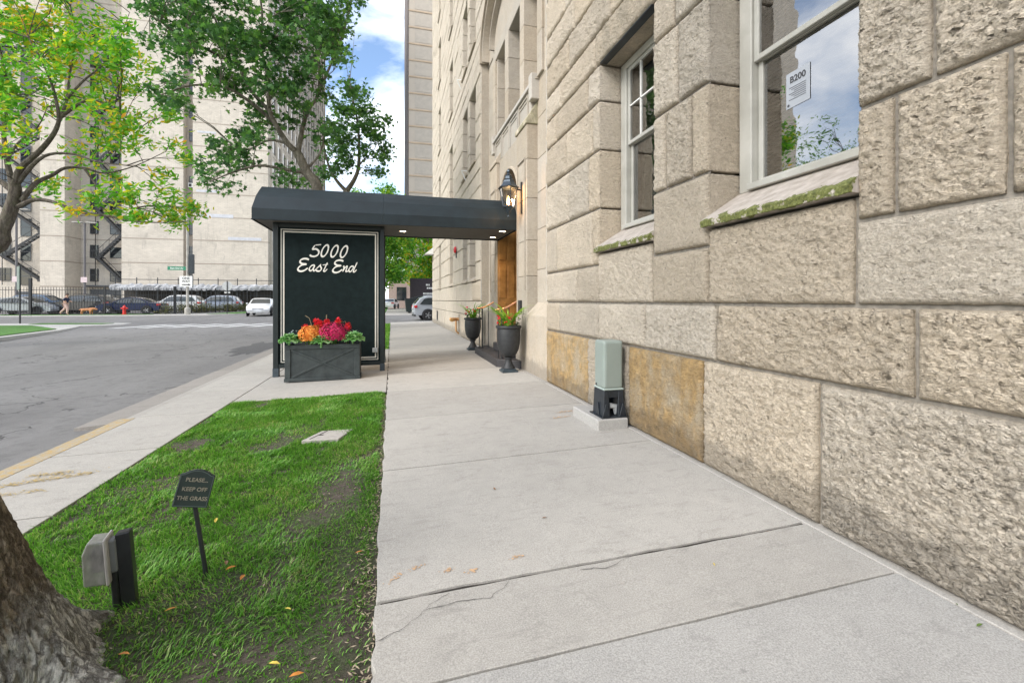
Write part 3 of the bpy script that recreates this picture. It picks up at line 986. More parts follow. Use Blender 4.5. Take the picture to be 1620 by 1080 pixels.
# the near wall, block by block
S(0, .83, [6.75, 6.01, 5.19, 4.19, 3.04, 2.04, .75, -.4, -1.6, -3.0], {0: M_OCHRE, 1: M_OCHRE, 3: M_OCHRE})
S(.83, 1.27, [6.75, 6.19, 4.89, 3.88, 2.89, 1.55, .3, -.9, -2.0, -3.0])
S(1.27, 1.72, [6.75, 5.53, 4.88]); S(1.27, 1.855, [4.88, 3.755]); S(1.27, 1.72, [3.755, 2.975]); S(1.27, 1.855, [2.975, 1.835])
S(1.27, 1.72, [1.835, .6, -.5, -1.6, -3.0])
S(1.72, 2.395, [6.75, 6.29, 5.05, 4.87]); S(1.72, 2.30, [3.74, 2.97]); S(1.72, 2.31, [1.83, 1.64, 1.22, .2, -.8, -1.9, -3])
S(2.395, 3.09, [6.75, 5.82, 5.17, 4.87]); S(2.30, 3.0, [3.74, 3.54, 3.18, 2.97]); S(2.31, 3.35, [1.83, 1.48, .3, -.7, -1.8, -3])
S(3.09, 3.67, [6.75, 5.91, 5.05, 4.87]); S(3.0, 3.69, [3.74, 3.36, 2.97]); S(3.35, 4.10, [1.83, .9, -.2, -1.4, -3])
S(3.67, 4.10, [6.75, 6.32, 5.19, 4.87]); S(3.69, 4.10, [3.74, 3.41, 2.97])
S(4.10, 4.49, [6.75, 6.11, 4.97, 3.64, 3.07, 1.73, .6, -.6, -1.8, -3], {2: M_LINTEL, 4: M_LINTEL})
S(4.49, 4.96, [6.75, 5.82, 4.6, 3.4, 2.1, 1.0, -.2, -1.6, -3])
# the rest in generated courses, broken round the windows
def courses(y0, y1, z0, z1, seed, levels=None):
    r_ = random.Random(seed)
    z = z0
    cyc = [0.44, 0.60, 0.47, 0.68, 0.55, 0.43, 0.39]
    k = 0
    zs = list(levels or [])
    if not zs:
        zs = [z0]
        while z < z1 - 0.3:
            z += cyc[k % 7]; k += 1
            zs.append(min(z, z1))
    for a, b in zip(zs[:-1], zs[1:]):
        ys_ = [y0]
        while ys_[-1] < y1 - 0.5:
            ys_.append(min(y1, ys_[-1] + r_.uniform(0.65, 1.5)))
        ys_[-1] = y1
        br = set(ys_)
        ops = [o for o in OPEN if o[0] < y1 and o[1] > y0 and o[2] < b - 1e-3 and o[3] > a + 1e-3]
        for o in ops:
            br = {q for q in br if not (o[0] - 0.18 < q < o[1] + 0.18)} | {o[0], o[1]}
        br = sorted(br | {y0, y1})
        for p, q in zip(br[:-1], br[1:]):
            zz = [(a, b)]
            for o in ops:
                if p >= o[0] - 1e-4 and q <= o[1] + 1e-4:
                    zz = []
                    if o[2] > a + 0.06:
                        zz.append((a, o[2] - 0.005))
                    if o[3] < b - 0.06:
                        zz.append((o[3], b))
            for e, f in zz:
                stones.append([proj_area(p, q, e, f), p, q, e, f, M_STONE])
courses(-3.0, 6.75, 4.96, 13.0, 5)
Z0 = [0, .83, 1.27, 1.86, 2.395, 3.09, 3.67, 4.10, 4.49, 4.96, 5.34, 5.9, 6.45, 7.05, 7.58, 8.0, 8.45, 8.82, 9.4, 9.95, 10.5, 11.06, 11.5, 12.0, 12.3, 12.9, 13.4, 14.0, 14.54, 15.0, 15.4, 15.78, 16.3, 16.9, 17.4, 18.02, 18.6, 19.2, 19.8]
courses(12.2, 27.4, 0, 19.8, 11, Z0)
courses(6.75, 12.2, 9.4, 19.8, 13)
for s_ in stones:
    # blocks beside an opening run back to form its reveal
    pass
stones.sort(key=lambda q: -q[0])
restmb = MB()
nobj = 0
for a_, y0, y1, z0, z1, m_ in stones:
    deep = 2.46
    for o in OPEN:
        if (abs(y1 - o[0]) < 0.02 or abs(y0 - o[1]) < 0.02) and z0 < o[3] and z1 > o[2]:
            deep = 2.68
        if abs(z0 - o[3]) < 0.02 and y0 < o[1] and y1 > o[0]:
            deep = 2.68
    inview = y1 > 1.0
    if nobj < 246 and inview:
        rock(y0, y1, z0, z1, m_, deep=deep, amp=random.choice((.45, .75, .9, 1.0, 1.1)))
        nobj += 1
    else:
        flat_stone_faces(restmb, y0, y1, z0, z1, depth=deep)
restmb.build('upper_stonework', M_STONE, bld, kind='stuff')

# mortar core with holes
def holed_wall(mb, X, y0, y1, z0, z1, holes, pad=0.012):
    yy = sorted({y0, y1} | {v for h in holes for v in (h[0] - pad, h[1] + pad) if y0 < v < y1})
    zz = sorted({z0, z1} | {v for h in holes for v in (h[2] - pad, h[3] + pad) if z0 < v < z1})
    for a, b in zip(yy[:-1], yy[1:]):
        for c, d in zip(zz[:-1], zz[1:]):
            m, n = (a + b) / 2, (c + d) / 2
            if any(h[0] - pad < m < h[1] + pad and h[2] - pad < n < h[3] + pad for h in holes):
                continue
            mb.add([(X, a, c), (X, b, c), (X, b, d), (X, a, d)], [(0, 3, 2, 1)])
core = MB()
near = [o for o in OPEN if o[1] < 7]
far = [o for o in OPEN if o[0] > 12]
holed_wall(core, 2.402, -3.0, 6.742, -0.3, 13.0, near)
holed_wall(core, 2.402, 12.208, 27.4, -0.3, 19.8, far)
holed_wall(core, 2.402, 6.75, 12.2, 9.3, 19.8, [])
# end returns, roof and the plain wall behind the camera
core.box(2.41, 16, -9, -3.0, -0.3, 19.8)
core.add([(2.41, 27.39, -.3), (16, 27.39, -.3), (16, 27.39, 19.8), (2.41, 27.39, 19.8)], [(0, 1, 2, 3)])
core.add([(2.41, -3, 19.8), (16, -3, 19.8), (16, 27.39, 19.8), (2.41, 27.39, 19.8)], [(0, 1, 2, 3)])
core.add([(2.5, -3, 13.0), (2.5, 12.2, 13.0), (2.5, 12.2, 19.8), (2.5, -3, 19.8)], [(0, 1, 2, 3)])
core.add([(4.2, -3, -.3), (4.2, 27.3, -.3), (4.2, 27.3, 19.7), (4.2, -3, 19.7)], [(0, 1, 2, 3)])
core.build('wall_core', M_MORTAR, bld)

# windows
M_BLIND = pm('olive_grey_blind', (0.16, 0.155, 0.115), 0.8, var=0.15, vs_=3)
M_SILL2 = pm('painted_window_sill', (0.66, 0.65, 0.60), 0.6, var=0.1)
def sill(y0, y1, z, parent, mat, name='sill'):
    mb = MB()
    e = 0.02
    prof = [(2.31, z + 0.005), (2.305, z + 0.045), (2.33, z + 0.065), (2.66, z + 0.275), (2.72, z + 0.275), (2.72, z + 0.005)]
    n = 18 if y1 < 6 else 2
    r_ = random.Random(int(y0 * 100))
    v = []
    for k in range(n + 1):
        y = y0 - e + (y1 - y0 + 2 * e) * k / n
        for (x, zz) in prof:
            jx = r_.uniform(-.006, .006) if x < 2.4 and n > 2 else 0
            v.append((x + jx, y, zz + (r_.uniform(-.004, .004) if n > 2 and x < 2.4 else 0)))
    m = len(prof)
    f = [(k * m + i, k * m + (i + 1) % m, (k + 1) * m + (i + 1) % m, (k + 1) * m + i) for k in range(n) for i in range(m)]
    f += [tuple(range(m))[::-1], tuple(n * m + i for i in range(m))]
    mb.add(v, f)
    return mb.build(name, mat, parent)
def sash_window(y0, y1, z0, z1, detail, par):
    """double-hung window in an opening: frame, two sashes, panes, sill"""
    zb = z0 + 0.275                     # top of the stone sill
    xf = 2.655
    fr = MB()
    w = 0.125
    fr.box(xf, xf + .10, y0 + .003, y0 + w, zb, z1 - .003)
    fr.box(xf, xf + .10, y1 - w, y1 - .003, zb, z1 - .003)
    fr.box(xf, xf + .10, y0 + w, y1 - w, z1 - .08, z1 - .003)
    fr.box(xf - .045, xf + .10, y0 + w, y1 - w, zb, zb + .05)
    f = fr.build('window', M_WHITEPAINT, par, bevel=0.006)
    zm = (zb + z1) / 2 + 0.02
    s = 0.042
    def sash(za, zt, x, nm):
        m = MB()
        a, b = y0 + w + .004, y1 - w - .004
        m.box(x, x + .035, a, a + s, za, zt); m.box(x, x + .035, b - s, b, za, zt)
        m.box(x, x + .035, a + s, b - s, za, za + s); m.box(x, x + .035, a + s, b - s, zt - s, zt)
        m.build(nm, M_WHITEPAINT, f, bevel=0.004)
        g = MB()
        g.add([(x + .018, a + s - .003, za + s - .003), (x + .018, b - s + .003, za + s - .003), (x + .018, b - s + .003, zt - s + .003), (x + .018, a + s - .003, zt - s + .003)], [(0, 3, 2, 1)])
        g.build('pane', M_GLASS if detail else M_DGLASS, f)
    sash(zb + .052, zm + .02, xf + .062, 'sash')
    sash(zm - .02, z1 - .083, xf + .022, 'sash')
    sill(y0, y1, z0, f, M_MOSS if detail else M_SMOOTH)
    return f, zb, zm
for (a, b, c, d, fl) in OPEN:
    det = fl == 0 and a < 6
    f, zb, zm = sash_window(a, b, c, d, det, bld)
    if det:
        st = MB(); st.bar((2.415, a + .02, d - .006), (2.415, b - .02, d - .006), .09, .01)
        st.build('lintel_steel', M_DARKSTEEL, f)
        bl = MB()
        z = zb + .06
        top = d - .09
        x = 2.80 if a < 3 else 2.86
        if a < 3:
            while z < top:
                bl.add([(x - .012, a + .1, z), (x - .012, b - .1, z), (x + .012, b - .1, z + .028), (x + .012, a + .1, z + .028)], [(0, 1, 2, 3)])
                z += .03
        else:
            # roller shade with a soft wave on one side
            for k in range(24):
                ya, yb = a + .1 + k * .0385, a + .1 + (k + 1) * .0385
                xa, xb = x + .012 * math.sin(k * 1.1), x + .012 * math.sin((k + 1) * 1.1)
                bl.add([(xa, ya, zb + .05), (xb, yb, zb + .05), (xb, yb, top), (xa, ya, top)], [(0, 1, 2, 3)])
        bl.build('blind', M_BLIND, f)
        rm = MB(); rm.box(2.92, 3.7, a - .4, b + .4, zb - .3, d + .2)
        rm.build('room', M_DARK, f)
        if a > 3:
            mt = MB()   # glazing bars in the upper sash
            mt.box(2.68, 2.70, (a + b) / 2 + .16, (a + b) / 2 + .175, zm + .02, d - .12)
            mt.box(2.68, 2.70, a + .13, b - .13, zm + .42, zm + .435)
            mt.build('muntin', M_WHITE, f)
# permit taped inside the pane
pw = bld
pp = MB(); pp.add([(2.731, 2.60, 2.66), (2.731, 2.41, 2.665), (2.731, 2.41, 2.915), (2.731, 2.60, 2.91)], [(0, 1, 2, 3)])
permit = pp.build('paper_notice', pm('notice_paper', (.33, .35, .38), .7, var=.05), None, loc=(2.731, 2.50, 2.66))
tag(permit, 'white paper notice printed B200 taped to the nearest window pane', 'notice')
M_INK = pm('black_ink', (0.05, 0.05, 0.055), 0.8)
def on_wall_text(s, size, mat, par, y, z, x):
    return text_part('lettering', s, size, mat, par, (x, y, z), (R(90), 0, R(-90)), 0.0005)
on_wall_text('B200', 0.062, M_INK, permit, 2.505, 2.855, 2.7285)
ln = MB()
for k in range(7):
    ln.box(2.7282, 2.7290, 2.44, 2.575 - .02 * (k % 3), 2.80 - k * .014, 2.8025 - k * .014)
ln.lathe([(0.012, 0), (0.012, .0005)], (0, 0, 0), 12)
nv = len(ln.v)
ln.v = ln.v[:nv - 24] + [(2.7284 + p[2], 2.58 + p[0] * .8, 2.682 + p[1] * .8) for p in ln.v[nv - 24:]]
ln.build('print', M_INK, permit)

# ---- the entrance bay, in sawn stone
def blocks(y0, y1, x0, x1, z0, z1, hs, mat=M_SMOOTH, nm='stone', bev=0.006):
    z = z0; k = 0
    while z < z1 - 0.02:
        h = hs[k % len(hs)]; k += 1
        t = min(z1, z + h)
        if z1 - t < 0.2:
            t = z1
        MB().box(x0, x1, y0 + .003, y1 - .003, z + .003, t - .003).build(nm, mat, bld, bevel=bev)
        z = t
def mirror(y):
    return 2 * 9.5 - y + 0.0
for sgn in (0, 1):
    def Y(a, b):
        return (a, b) if sgn == 0 else (19.0 - b, 19.0 - a)
    a, b = Y(6.75, 7.9);  blocks(a, b, 2.60, 2.9, 1.24, 8.0, [.62, .74, .68])
    a, b = Y(7.9, 8.62);  blocks(a, b, 2.40, 2.9, 1.03, 4.55, [.72, .66, .78])
    # plinth with a weathered slope
    a, b = Y(6.76, 7.9)
    MB().prism([(2.39, -.2), (2.39, 1.04), (2.61, 1.27), (2.61, -.2)], a, b, 'y').build('plinth', M_SMOOTH, bld, bevel=.008)
    a, b = Y(7.903, 8.625)
    MB().prism([(2.385, -.2), (2.385, 1.03), (2.62, 1.03), (2.62, -.2)], a, b, 'y').build('plinth', M_SMOOTH, bld, bevel=.008)
    # raked cap on the pilaster
    a, b = Y(7.88, 8.64)
    MB().prism([(2.37, 4.55), (2.37, 4.63), (2.60, 4.98), (2.72, 4.98), (2.72, 4.55)], a, b, 'y').build('pilaster_cap', stone_mat('mossy_cap_stone', T_GREY, (0.16, 0.17, 0.09), 0.7, False) if sgn == 0 else M_SMOOTH, bld, bevel=.01)
    # sunk panel moulding on the pilaster face
    a, b = Y(8.0, 8.5)
    mm = MB()
    mm.bar((2.395, a, 3.95), (2.395, b, 3.95), .03); mm.bar((2.395, a, 1.5), (2.395, a, 3.95), .03); mm.bar((2.395, b, 1.5), (2.395, b, 3.95), .03)
    mm.build('panel_moulding', M_SMOOTH, bld)
    # slim roll moulding at the bay edge
    a, b = Y(6.752, 6.79)
    MB().box(2.375, 2.62, a, b, 1.28, 8.0).build('edge_roll', M_PALE, bld, bevel=.01)
# wall over the doorway with its arch
arch_c, arch_hw, spring, rise = 9.5, 0.86, 3.30, 0.86
mb = MB()
n = 24
top = 4.6
for k in range(n):
    ya = 8.64 + (10.36 - 8.64) * k / n; yb = 8.64 + (10.36 - 8.64) * (k + 1) / n
    za = spring + rise * math.sqrt(max(0, 1 - ((ya - arch_c) / arch_hw) ** 2)); zb_ = spring + rise * math.sqrt(max(0, 1 - ((yb - arch_c) / arch_hw) ** 2))
    mb.add([(2.47, ya, za), (2.47, yb, zb_), (2.47, yb, top), (2.47, ya, top)], [(0, 3, 2, 1)])
    mb.add([(2.47, ya, za), (2.47, yb, zb_), (3.05, yb, zb_), (3.05, ya, za)], [(0, 1, 2, 3)])
mb.build('door_arch', M_SMOOTH, bld)
# recess walls in oak, doors, transom
for (a, b, ya) in ((8.625, 8.66, 8.662), (10.34, 10.375, 10.318)):
    rec = MB().box(2.425, 3.1, a, b, .147, 3.3).build('doorway_lining', M_WOOD, bld, bevel=.004)
    for k in range(3):
        for (za, zt) in ((.45, 1.25), (1.35, 2.15), (2.25, 3.1)):
            MB().box(2.45 + k * .21, 2.62 + k * .21, ya, ya + .02, za, zt).build('wood_panel', M_WOOD, rec, bevel=.008)
for s_ in (0, 1):
    a, b = (8.67, 9.497) if s_ == 0 else (9.503, 10.33)
    d = MB(); d.box(3.04, 3.09, a, b, .35, 2.75)
    dd = d.build('door', M_WOOD, bld, bevel=.004)
    for (za, zt) in ((.5, 1.1), (1.2, 2.6)):
        MB().box(3.02, 3.045, a + .12, b - .12, za, zt).build('door_panel', M_WOOD if za < 1 else M_DGLASS, dd, bevel=.01)
    MB().tube([(3.0, (b - .05) if s_ == 0 else (a + .05), 1.15), (3.0, (b - .05) if s_ == 0 else (a + .05), 1.5)], .014).build('door_handle', pm('brass', (.6, .4, .12), .3, 1.0), dd)
tr = MB()
tr.box(3.03, 3.06, 8.66, 10.34, 2.78, 4.2)
tr.build('transom', M_DGLASS, bld)
MB().box(2.60, 3.12, 8.64, 10.36, .10, .33).build('threshold', M_STEP, bld, bevel=.01)
# arched fan-light ring above the canopy
ring = MB()
pts = [(2.46, arch_c + arch_hw * math.cos(t), spring + rise * math.sin(t)) for t in np.linspace(0.02, math.pi - 0.02, 26)]
ring.tube(pts, .035, 8)
ring.build('arch_moulding', M_SMOOTH, bld, smooth=True)
# carved parapet band with sunk panels
a, b = 7.98, 11.02
MB().box(2.50, 2.75, a, b, 4.60, 5.22).build('parapet', M_PALE, bld, bevel=.01)
MB().prism([(2.44, 5.22), (2.44, 5.29), (2.50, 5.36), (2.78, 5.36), (2.78, 5.22)], a - .03, b + .03, 'y').build('parapet_coping', M_PALE, bld, bevel=.006)
k = 0
for i in range(4):
    y = a + .14 + i * .71
    f = MB()
    f.bar((2.495, y, 5.10), (2.495, y + .6, 5.10), .02, .035); f.bar((2.49, y, 5.17), (2.49, y + .6, 5.17), .03, .03)
    f.bar((2.49, y, 4.62), (2.49, y, 5.18), .04, .04); f.bar((2.49, y + .6, 4.62), (2.49, y + .6, 5.18), .04, .04)
    f.build('parapet_panel', M_PALE, bld)
for a_, b_ in ((7.80, 7.98), (11.02, 11.2)):
    MB().box(2.45, 2.75, a_, b_, 4.98, 5.45).build('parapet_pier', M_PALE, bld, bevel=.01)
# tall lights over the parapet
posts = [(7.5, 7.78), (8.62, 8.92), (9.86, 10.18), (11.2, 11.5)]
for a_, b_ in posts:
    blocks(a_, b_, 2.55, 3.0, 5.36, 7.43, [.75, .7], M_SMOOTH, 'mullion')
for (p, q) in zip(posts[:-1], posts[1:]):
    w_ = MB().box(2.93, 2.96, p[1] - .01, q[0] + .01, 5.36, 7.43).build('window', M_DGLASS, bld)
    fm = MB()
    fm.box(2.90, 2.935, p[1], p[1] + .05, 5.38, 7.4); fm.box(2.90, 2.935, q[0] - .05, q[0], 5.38, 7.4); fm.box(2.895, 2.93, p[1], q[0], 6.35, 6.42)
    fm.build('frame', M_WHITEPAINT, w_)
    MB().prism([(2.52, 5.34), (2.52, 5.37), (2.92, 5.47), (2.92, 5.34)], p[1], q[0], 'y').build('sill', M_SMOOTH, w_)
MB().box(2.56, 3.0, 7.5, 11.5, 7.43, 7.72).build('lintel', M_PALE, bld, bevel=.01)
# big relieving arch with two roll mouldings
def arch_strip(hw0, r0, hw1, r1, xf, xb, z, nm, mat, n=40):
    mb = MB(); v = []
    ts = np.linspace(0, math.pi, n + 1)
    for t in ts:
        c, s_ = math.cos(t), math.sin(t)
        s_ = s_ ** 0.8
        for (hw, r_) in ((hw0, r0), (hw1, r1)):
            for x in (xf, xb):
                v.append((x, 9.5 + hw * c, z + r_ * s_))
    f = []
    for k in range(n):
        q = 4 * k; w = q + 4
        f += [(q, q + 2, w + 2, w), (q, w, w + 1, q + 1), (q + 2, q + 3, w + 3, w + 2)]
    mb.add(v, f)
    return mb.build(nm, mat, bld)
arch_strip(2.70, 1.72, 2.63, 1.65, 2.33, 2.66, 7.8, 'arch_moulding', M_SMOOTH)
arch_strip(2.58, 1.60, 2.53, 1.55, 2.38, 2.66, 7.8, 'arch_moulding', M_SMOOTH)
arch_strip(1.95, 1.02, 1.90, .97, 2.45, 2.7, 7.8, 'arch_moulding', M_SMOOTH)
pan = MB()
v = [(2.58, 9.5 + 2.75 * math.cos(t), 7.72 + 1.75 * math.sin(t) ** .8) for t in np.linspace(0, math.pi, 30)]
pan.add(v + [(2.58, 6.75, 7.72), (2.58, 12.25, 7.72)][::-1], [tuple(range(32))])
pan.build('arch_panel', M_SMOOTH, bld)
sp = MB()
for k in range(30):
    t0, t1 = math.pi * k / 30, math.pi * (k + 1) / 30
    p0 = (9.5 + 2.72 * math.cos(t0), 7.8 + 1.74 * math.sin(t0) ** .8); p1 = (9.5 + 2.72 * math.cos(t1), 7.8 + 1.74 * math.sin(t1) ** .8)
    sp.add([(2.375, p0[0], p0[1]), (2.375, p1[0], p1[1]), (2.375, p1[0], 9.56), (2.375, p0[0], 9.56)], [(0, 1, 2, 3)])
sp.build('spandrel', M_SMOOTH, bld)
# back closure of the bay so no light leaks
bk = MB()
bk.add([(2.9, 6.75, -.2), (2.9, 8.64, -.2), (2.9, 8.64, 8), (2.9, 6.75, 8)], [(0, 1, 2, 3)])
bk.add([(2.9, 10.36, -.2), (2.9, 12.2, -.2), (2.9, 12.2, 8), (2.9, 10.36, 8)], [(0, 1, 2, 3)])
bk.add([(3.12, 8.6, -.2), (3.12, 10.4, -.2), (3.12, 10.4, 4.6), (3.12, 8.6, 4.6)], [(0, 1, 2, 3)])
bk.add([(3.02, 6.75, 4.6), (3.02, 12.2, 4.6), (3.02, 12.2, 10), (3.02, 6.75, 10)], [(0, 1, 2, 3)])
bk.add([(2.402, 6.745, -.2), (2.95, 6.745, -.2), (2.95, 6.745, 9.5), (2.402, 6.745, 9.5)], [(0, 1, 2, 3)])
bk.add([(2.402, 12.205, -.2), (2.95, 12.205, -.2), (2.95, 12.205, 9.5), (2.402, 12.205, 9.5)], [(0, 1, 2, 3)])
bk.build('bay_backing', M_SMOOTH, bld)
# basement window on the far wall
MB().box(2.345, 2.36, 24.1, 24.6, .25, .75).build('basement_grille', M_BLACKMETAL, bld)

# ------------------------------------------------------------------ canopy over the entrance
M_CANVAS = pm('dark_green_awning_canvas', (0.008, 0.0155, 0.0195), 0.56, var=0.3, vs_=3, bmp=0.3, bs=5, bd=0.02, spec=0.38)
M_PANELC = pm('dark_green_panel_cloth', (0.0085, 0.0155, 0.0155), 0.8, var=0.22, vs_=10, bmp=0.2, bs=300, bd=0.002, spec=0.12)
M_SOFFIT = pm('grey_soffit_canvas', (0.10, 0.095, 0.085), 0.8, var=0.12, vs_=6)
CX0, CX1, CY0, CY1 = -2.35, 2.44, 8.68, 10.32
cn = thing('entrance_canopy', 'dark green awning canopy on sign panels reaching from the door to the kerb', 'canopy', (0, 9.5, 0))
half = [(CY0, 2.71), (CY0 - .004, 2.905), (CY0 + .085, 3.04), (CY0 + .17, 3.16), (CY0 + .31, 3.28), (CY0 + .45, 3.385), (CY0 + .62, 3.405), (9.5, 3.41)]
prof = half + [(19.0 - y, z) for y, z in half[-2::-1]]
def canvas_section(x0, x1, nm, left_round=False):
    mb = MB()
    xs = list(np.linspace(x0, x1, 9))
    v = []
    for i, x in enumerate(xs):
        for (y, z) in prof:
            sag = 0.008 * math.sin((x - x0) / (x1 - x0) * math.pi) * (1 if z > 2.95 else 0)
            xx = x
            if left_round and i == 0:
                xx = x + max(0, z - 2.9) * 0.10
            v.append((xx, y, z - sag))
    m = len(prof)
    f = [(i * m + k, i * m + k + 1, (i + 1) * m + k + 1, (i + 1) * m + k) for i in range(len(xs) - 1) for k in range(m - 1)]
    f += [tuple(range(m)), tuple((len(xs) - 1) * m + k for k in range(m))[::-1]]
    mb.add(v, f)
    return mb.build(nm, M_CANVAS, cn, smooth=False)
canvas_section(CX0, -0.16, 'canvas', True)
canvas_section(-0.157, CX1, 'canvas')
MB().box(CX0 + .012, CX1 - .03, CY0 + .012, CY1 - .012, 2.725, 2.74).build('soffit', M_SOFFIT, cn)
hem = MB()
for y in (CY0 - .004, CY1 + .004):
    hem.tube([(CX0, y, 2.712), (CX1, y, 2.712)], .009, 6)
hem.tube([(CX0 - .004, CY0, 2.712), (CX0 - .004, CY1, 2.712)], .009, 6)
hem.build('hem', M_CANVAS, cn)
# downlights in the soffit
M_LAMP = emit('lit_lamp_warm', (1.0, 0.78, 0.52), 14)
for i, (x, y, e) in enumerate(((0.22, 9.5, 26), (2.20, 8.98, 10), (2.20, 9.9, 16))):
    rg = MB().lathe([(.055, 0), (.085, 0), (.085, -.012), (.055, -.006)], (x, y, 2.724), 20, caps=False).build('downlight', M_WHITE, cn)
    MB().lathe([(.06, 0), (.058, -.004)], (x, y, 2.7235), 20).build('bulb', M_LAMP, rg)
    ld = bpy.data.lights.new('downlight_lamp', 'SPOT')
    ld.energy = e; ld.color = (1.0, .70, .40); ld.spot_size = R(125); ld.spot_blend = 0.8; ld.shadow_soft_size = .06
    lo = bpy.data.objects.new('downlight_lamp', ld); col.objects.link(lo)
    lo.parent = rg; lo.location = Vector((x, y, 2.70)) - wloc(rg)
# the two sign panels that carry the outer end
def screen(y, front):
    x0, x1 = -2.09, -0.14
    fr = MB()
    fr.box(x0, x0 + .09, y - .05, y + .05, zg(x0) - .0, 2.72)
    fr.box(x1 - .08, x1, y - .05, y + .05, zg(x1), 2.72)
    fr.box(x0 + .09, x1 - .08, y - .05, y + .05, .06, .13)
    fr.box(x0 + .09, x1 - .08, y - .05, y + .05, 2.64, 2.72)
    fr.build('screen_frame', M_GREENBLACK, cn, bevel=.006)
    ft = MB()
    ft.box(x0 - .006, x0 + .096, y - .056, y + .056, zg(x0), zg(x0) + .16)
    ft.box(x1 - .086, x1 + .006, y - .056, y + .056, zg(x1), zg(x1) + .14)
    ft.build('post_foot', pm('worn_blue_grey_metal', (0.035, .05, .06), .5, var=.3), cn, bevel=.004)
    pnl = MB().box(x0 + .08, x1 - .07, y - .02, y + .02, .11, 2.66).build('sign_panel', M_PANELC, cn)
    if front:
        for d, w in ((.035, .014), (.072, .024)):
            t = MB()
            a, b, c, e = x0 + .09 + d, x1 - .08 - d, .125 + d, 2.645 - d
            yy = y - .026
            t.box(a, b, yy, yy + .006, e - w, e); t.box(a, b, yy, yy + .006, c, c + w)
            t.box(a, a + w, yy, yy + .006, c + w, e - w); t.box(b - w, b, yy, yy + .006, c + w, e - w)
            t.build('border_line', M_CREAMLINE, pnl)
    return pnl
panel = screen(9.05, True)
screen(10.22, False)
MB().box(-.36, -.26, 8.975, 9.02, .30, .39).build('outlet_cover', pm('grey_plastic', (.35, .36, .35), .4), panel, bevel=.01)

# brush-script lettering, drawn stroke by stroke
def catmull(p, n=7):
    p = [np.array(q, float) for q in p]
    p = [2 * p[0] - p[1]] + p + [2 * p[-1] - p[-2]]
    out = []
    for i in range(1, len(p) - 2):
        for k in range(n):
            t = k / n
            out.append(0.5 * ((2 * p[i]) + (-p[i - 1] + p[i + 1]) * t + (2 * p[i - 1] - 5 * p[i] + 4 * p[i + 1] - p[i + 2]) * t * t + (-p[i - 1] + 3 * p[i] - 3 * p[i + 1] + p[i + 2]) * t ** 3))
    out.append(p[-2])
    return out
def zero(cx, cy):
    return [(cx + 46 * math.cos(t) + 34 * math.sin(t), cy - 88 * math.sin(t)) for t in np.linspace(0.4, 0.4 + 2 * math.pi, 15)]
def capE(du, dv):
    return [(x + du, y + dv) for x, y in [(508, 520), (470, 506), (420, 508), (378, 530), (372, 560), (405, 582), (465, 588), (405, 598), (352, 635), (338, 672), (375, 694), (430, 684), (490, 645)]]
LET = {'five': [[(698, 288), (610, 298)], [(602, 300), (566, 358), (618, 356), (660, 388), (652, 436), (604, 466), (550, 466), (520, 448)]],
       'zero': [zero(757, 380)], 'zero.': [zero(910, 382)], 'zero..': [zero(1062, 386)],
       'capital_e': [capE(0, 0)], 'letter_a': [[(598, 598), (552, 606), (514, 650), (524, 684), (556, 672), (600, 604)], [(600, 602), (576, 660), (588, 686), (622, 656)]],
       'letter_s': [[(622, 656), (694, 588), (684, 606), (702, 650), (680, 684), (640, 688), (616, 672)]],
       'letter_t': [[(798, 556), (752, 650), (738, 682), (760, 688), (796, 654)], [(724, 596), (806, 582)]],
       'capital_e.': [capE(545, 12)],
       'letter_n': [[(1048, 606), (1064, 622), (1040, 690)], [(1042, 688), (1084, 626), (1112, 606), (1106, 640), (1092, 684), (1120, 682), (1146, 654)]],
       'letter_d': [[(1218, 606), (1178, 610), (1142, 652), (1150, 690), (1184, 676), (1226, 608)], [(1276, 544), (1222, 656), (1216, 690), (1240, 686), (1266, 656)]]}
M_LETTER = pm('cream_letter_paint', (0.72, 0.70, 0.63), 0.5, var=0.05)
for nm, strokes in LET.items():
    mb = MB()
    for st in strokes:
        P = catmull(st) if len(st) > 2 else [np.array(q, float) for q in st]
        L_, R_ = [], []
        for i, p in enumerate(P):
            d = P[min(i + 1, len(P) - 1)] - P[max(i - 1, 0)]
            d = d / (np.linalg.norm(d) + 1e-9)
            nrm = np.array([-d[1], d[0]])
            nib = abs(d[0] * math.sin(R(-50)) - d[1] * math.cos(R(-50)))
            big = 'five' in nm or 'zero' in nm or 'capital' in nm
            w = (8.5 + 6.5 * nib) if big else (6.8 + 6 * nib)
            w *= 0.55 if i in (0, len(P) - 1) else 1
            L_.append(p + nrm * w); R_.append(p - nrm * w)
        def m3(q, y):
            return (-1.69 + (q[0] - 325) / 950 * 1.05, y, 2.35 - (q[1] - 280) / 420 * 0.52)
        n = len(P); b = [m3(q, 9.0235) for q in L_] + [m3(q, 9.0235) for q in R_]
        f = [(i, i + 1, n + i + 1, n + i) for i in range(n - 1)]
        mb.add(b, f)
    for k in range(len(mb.v)):      # pull strokes of one letter apart by a hair so they never coincide
        x, y, z = mb.v[k]
        mb.v[k] = (x, y - 0.0004 * (k % 3), z)
    mb.build(nm.replace('.', ''), M_LETTER, panel)

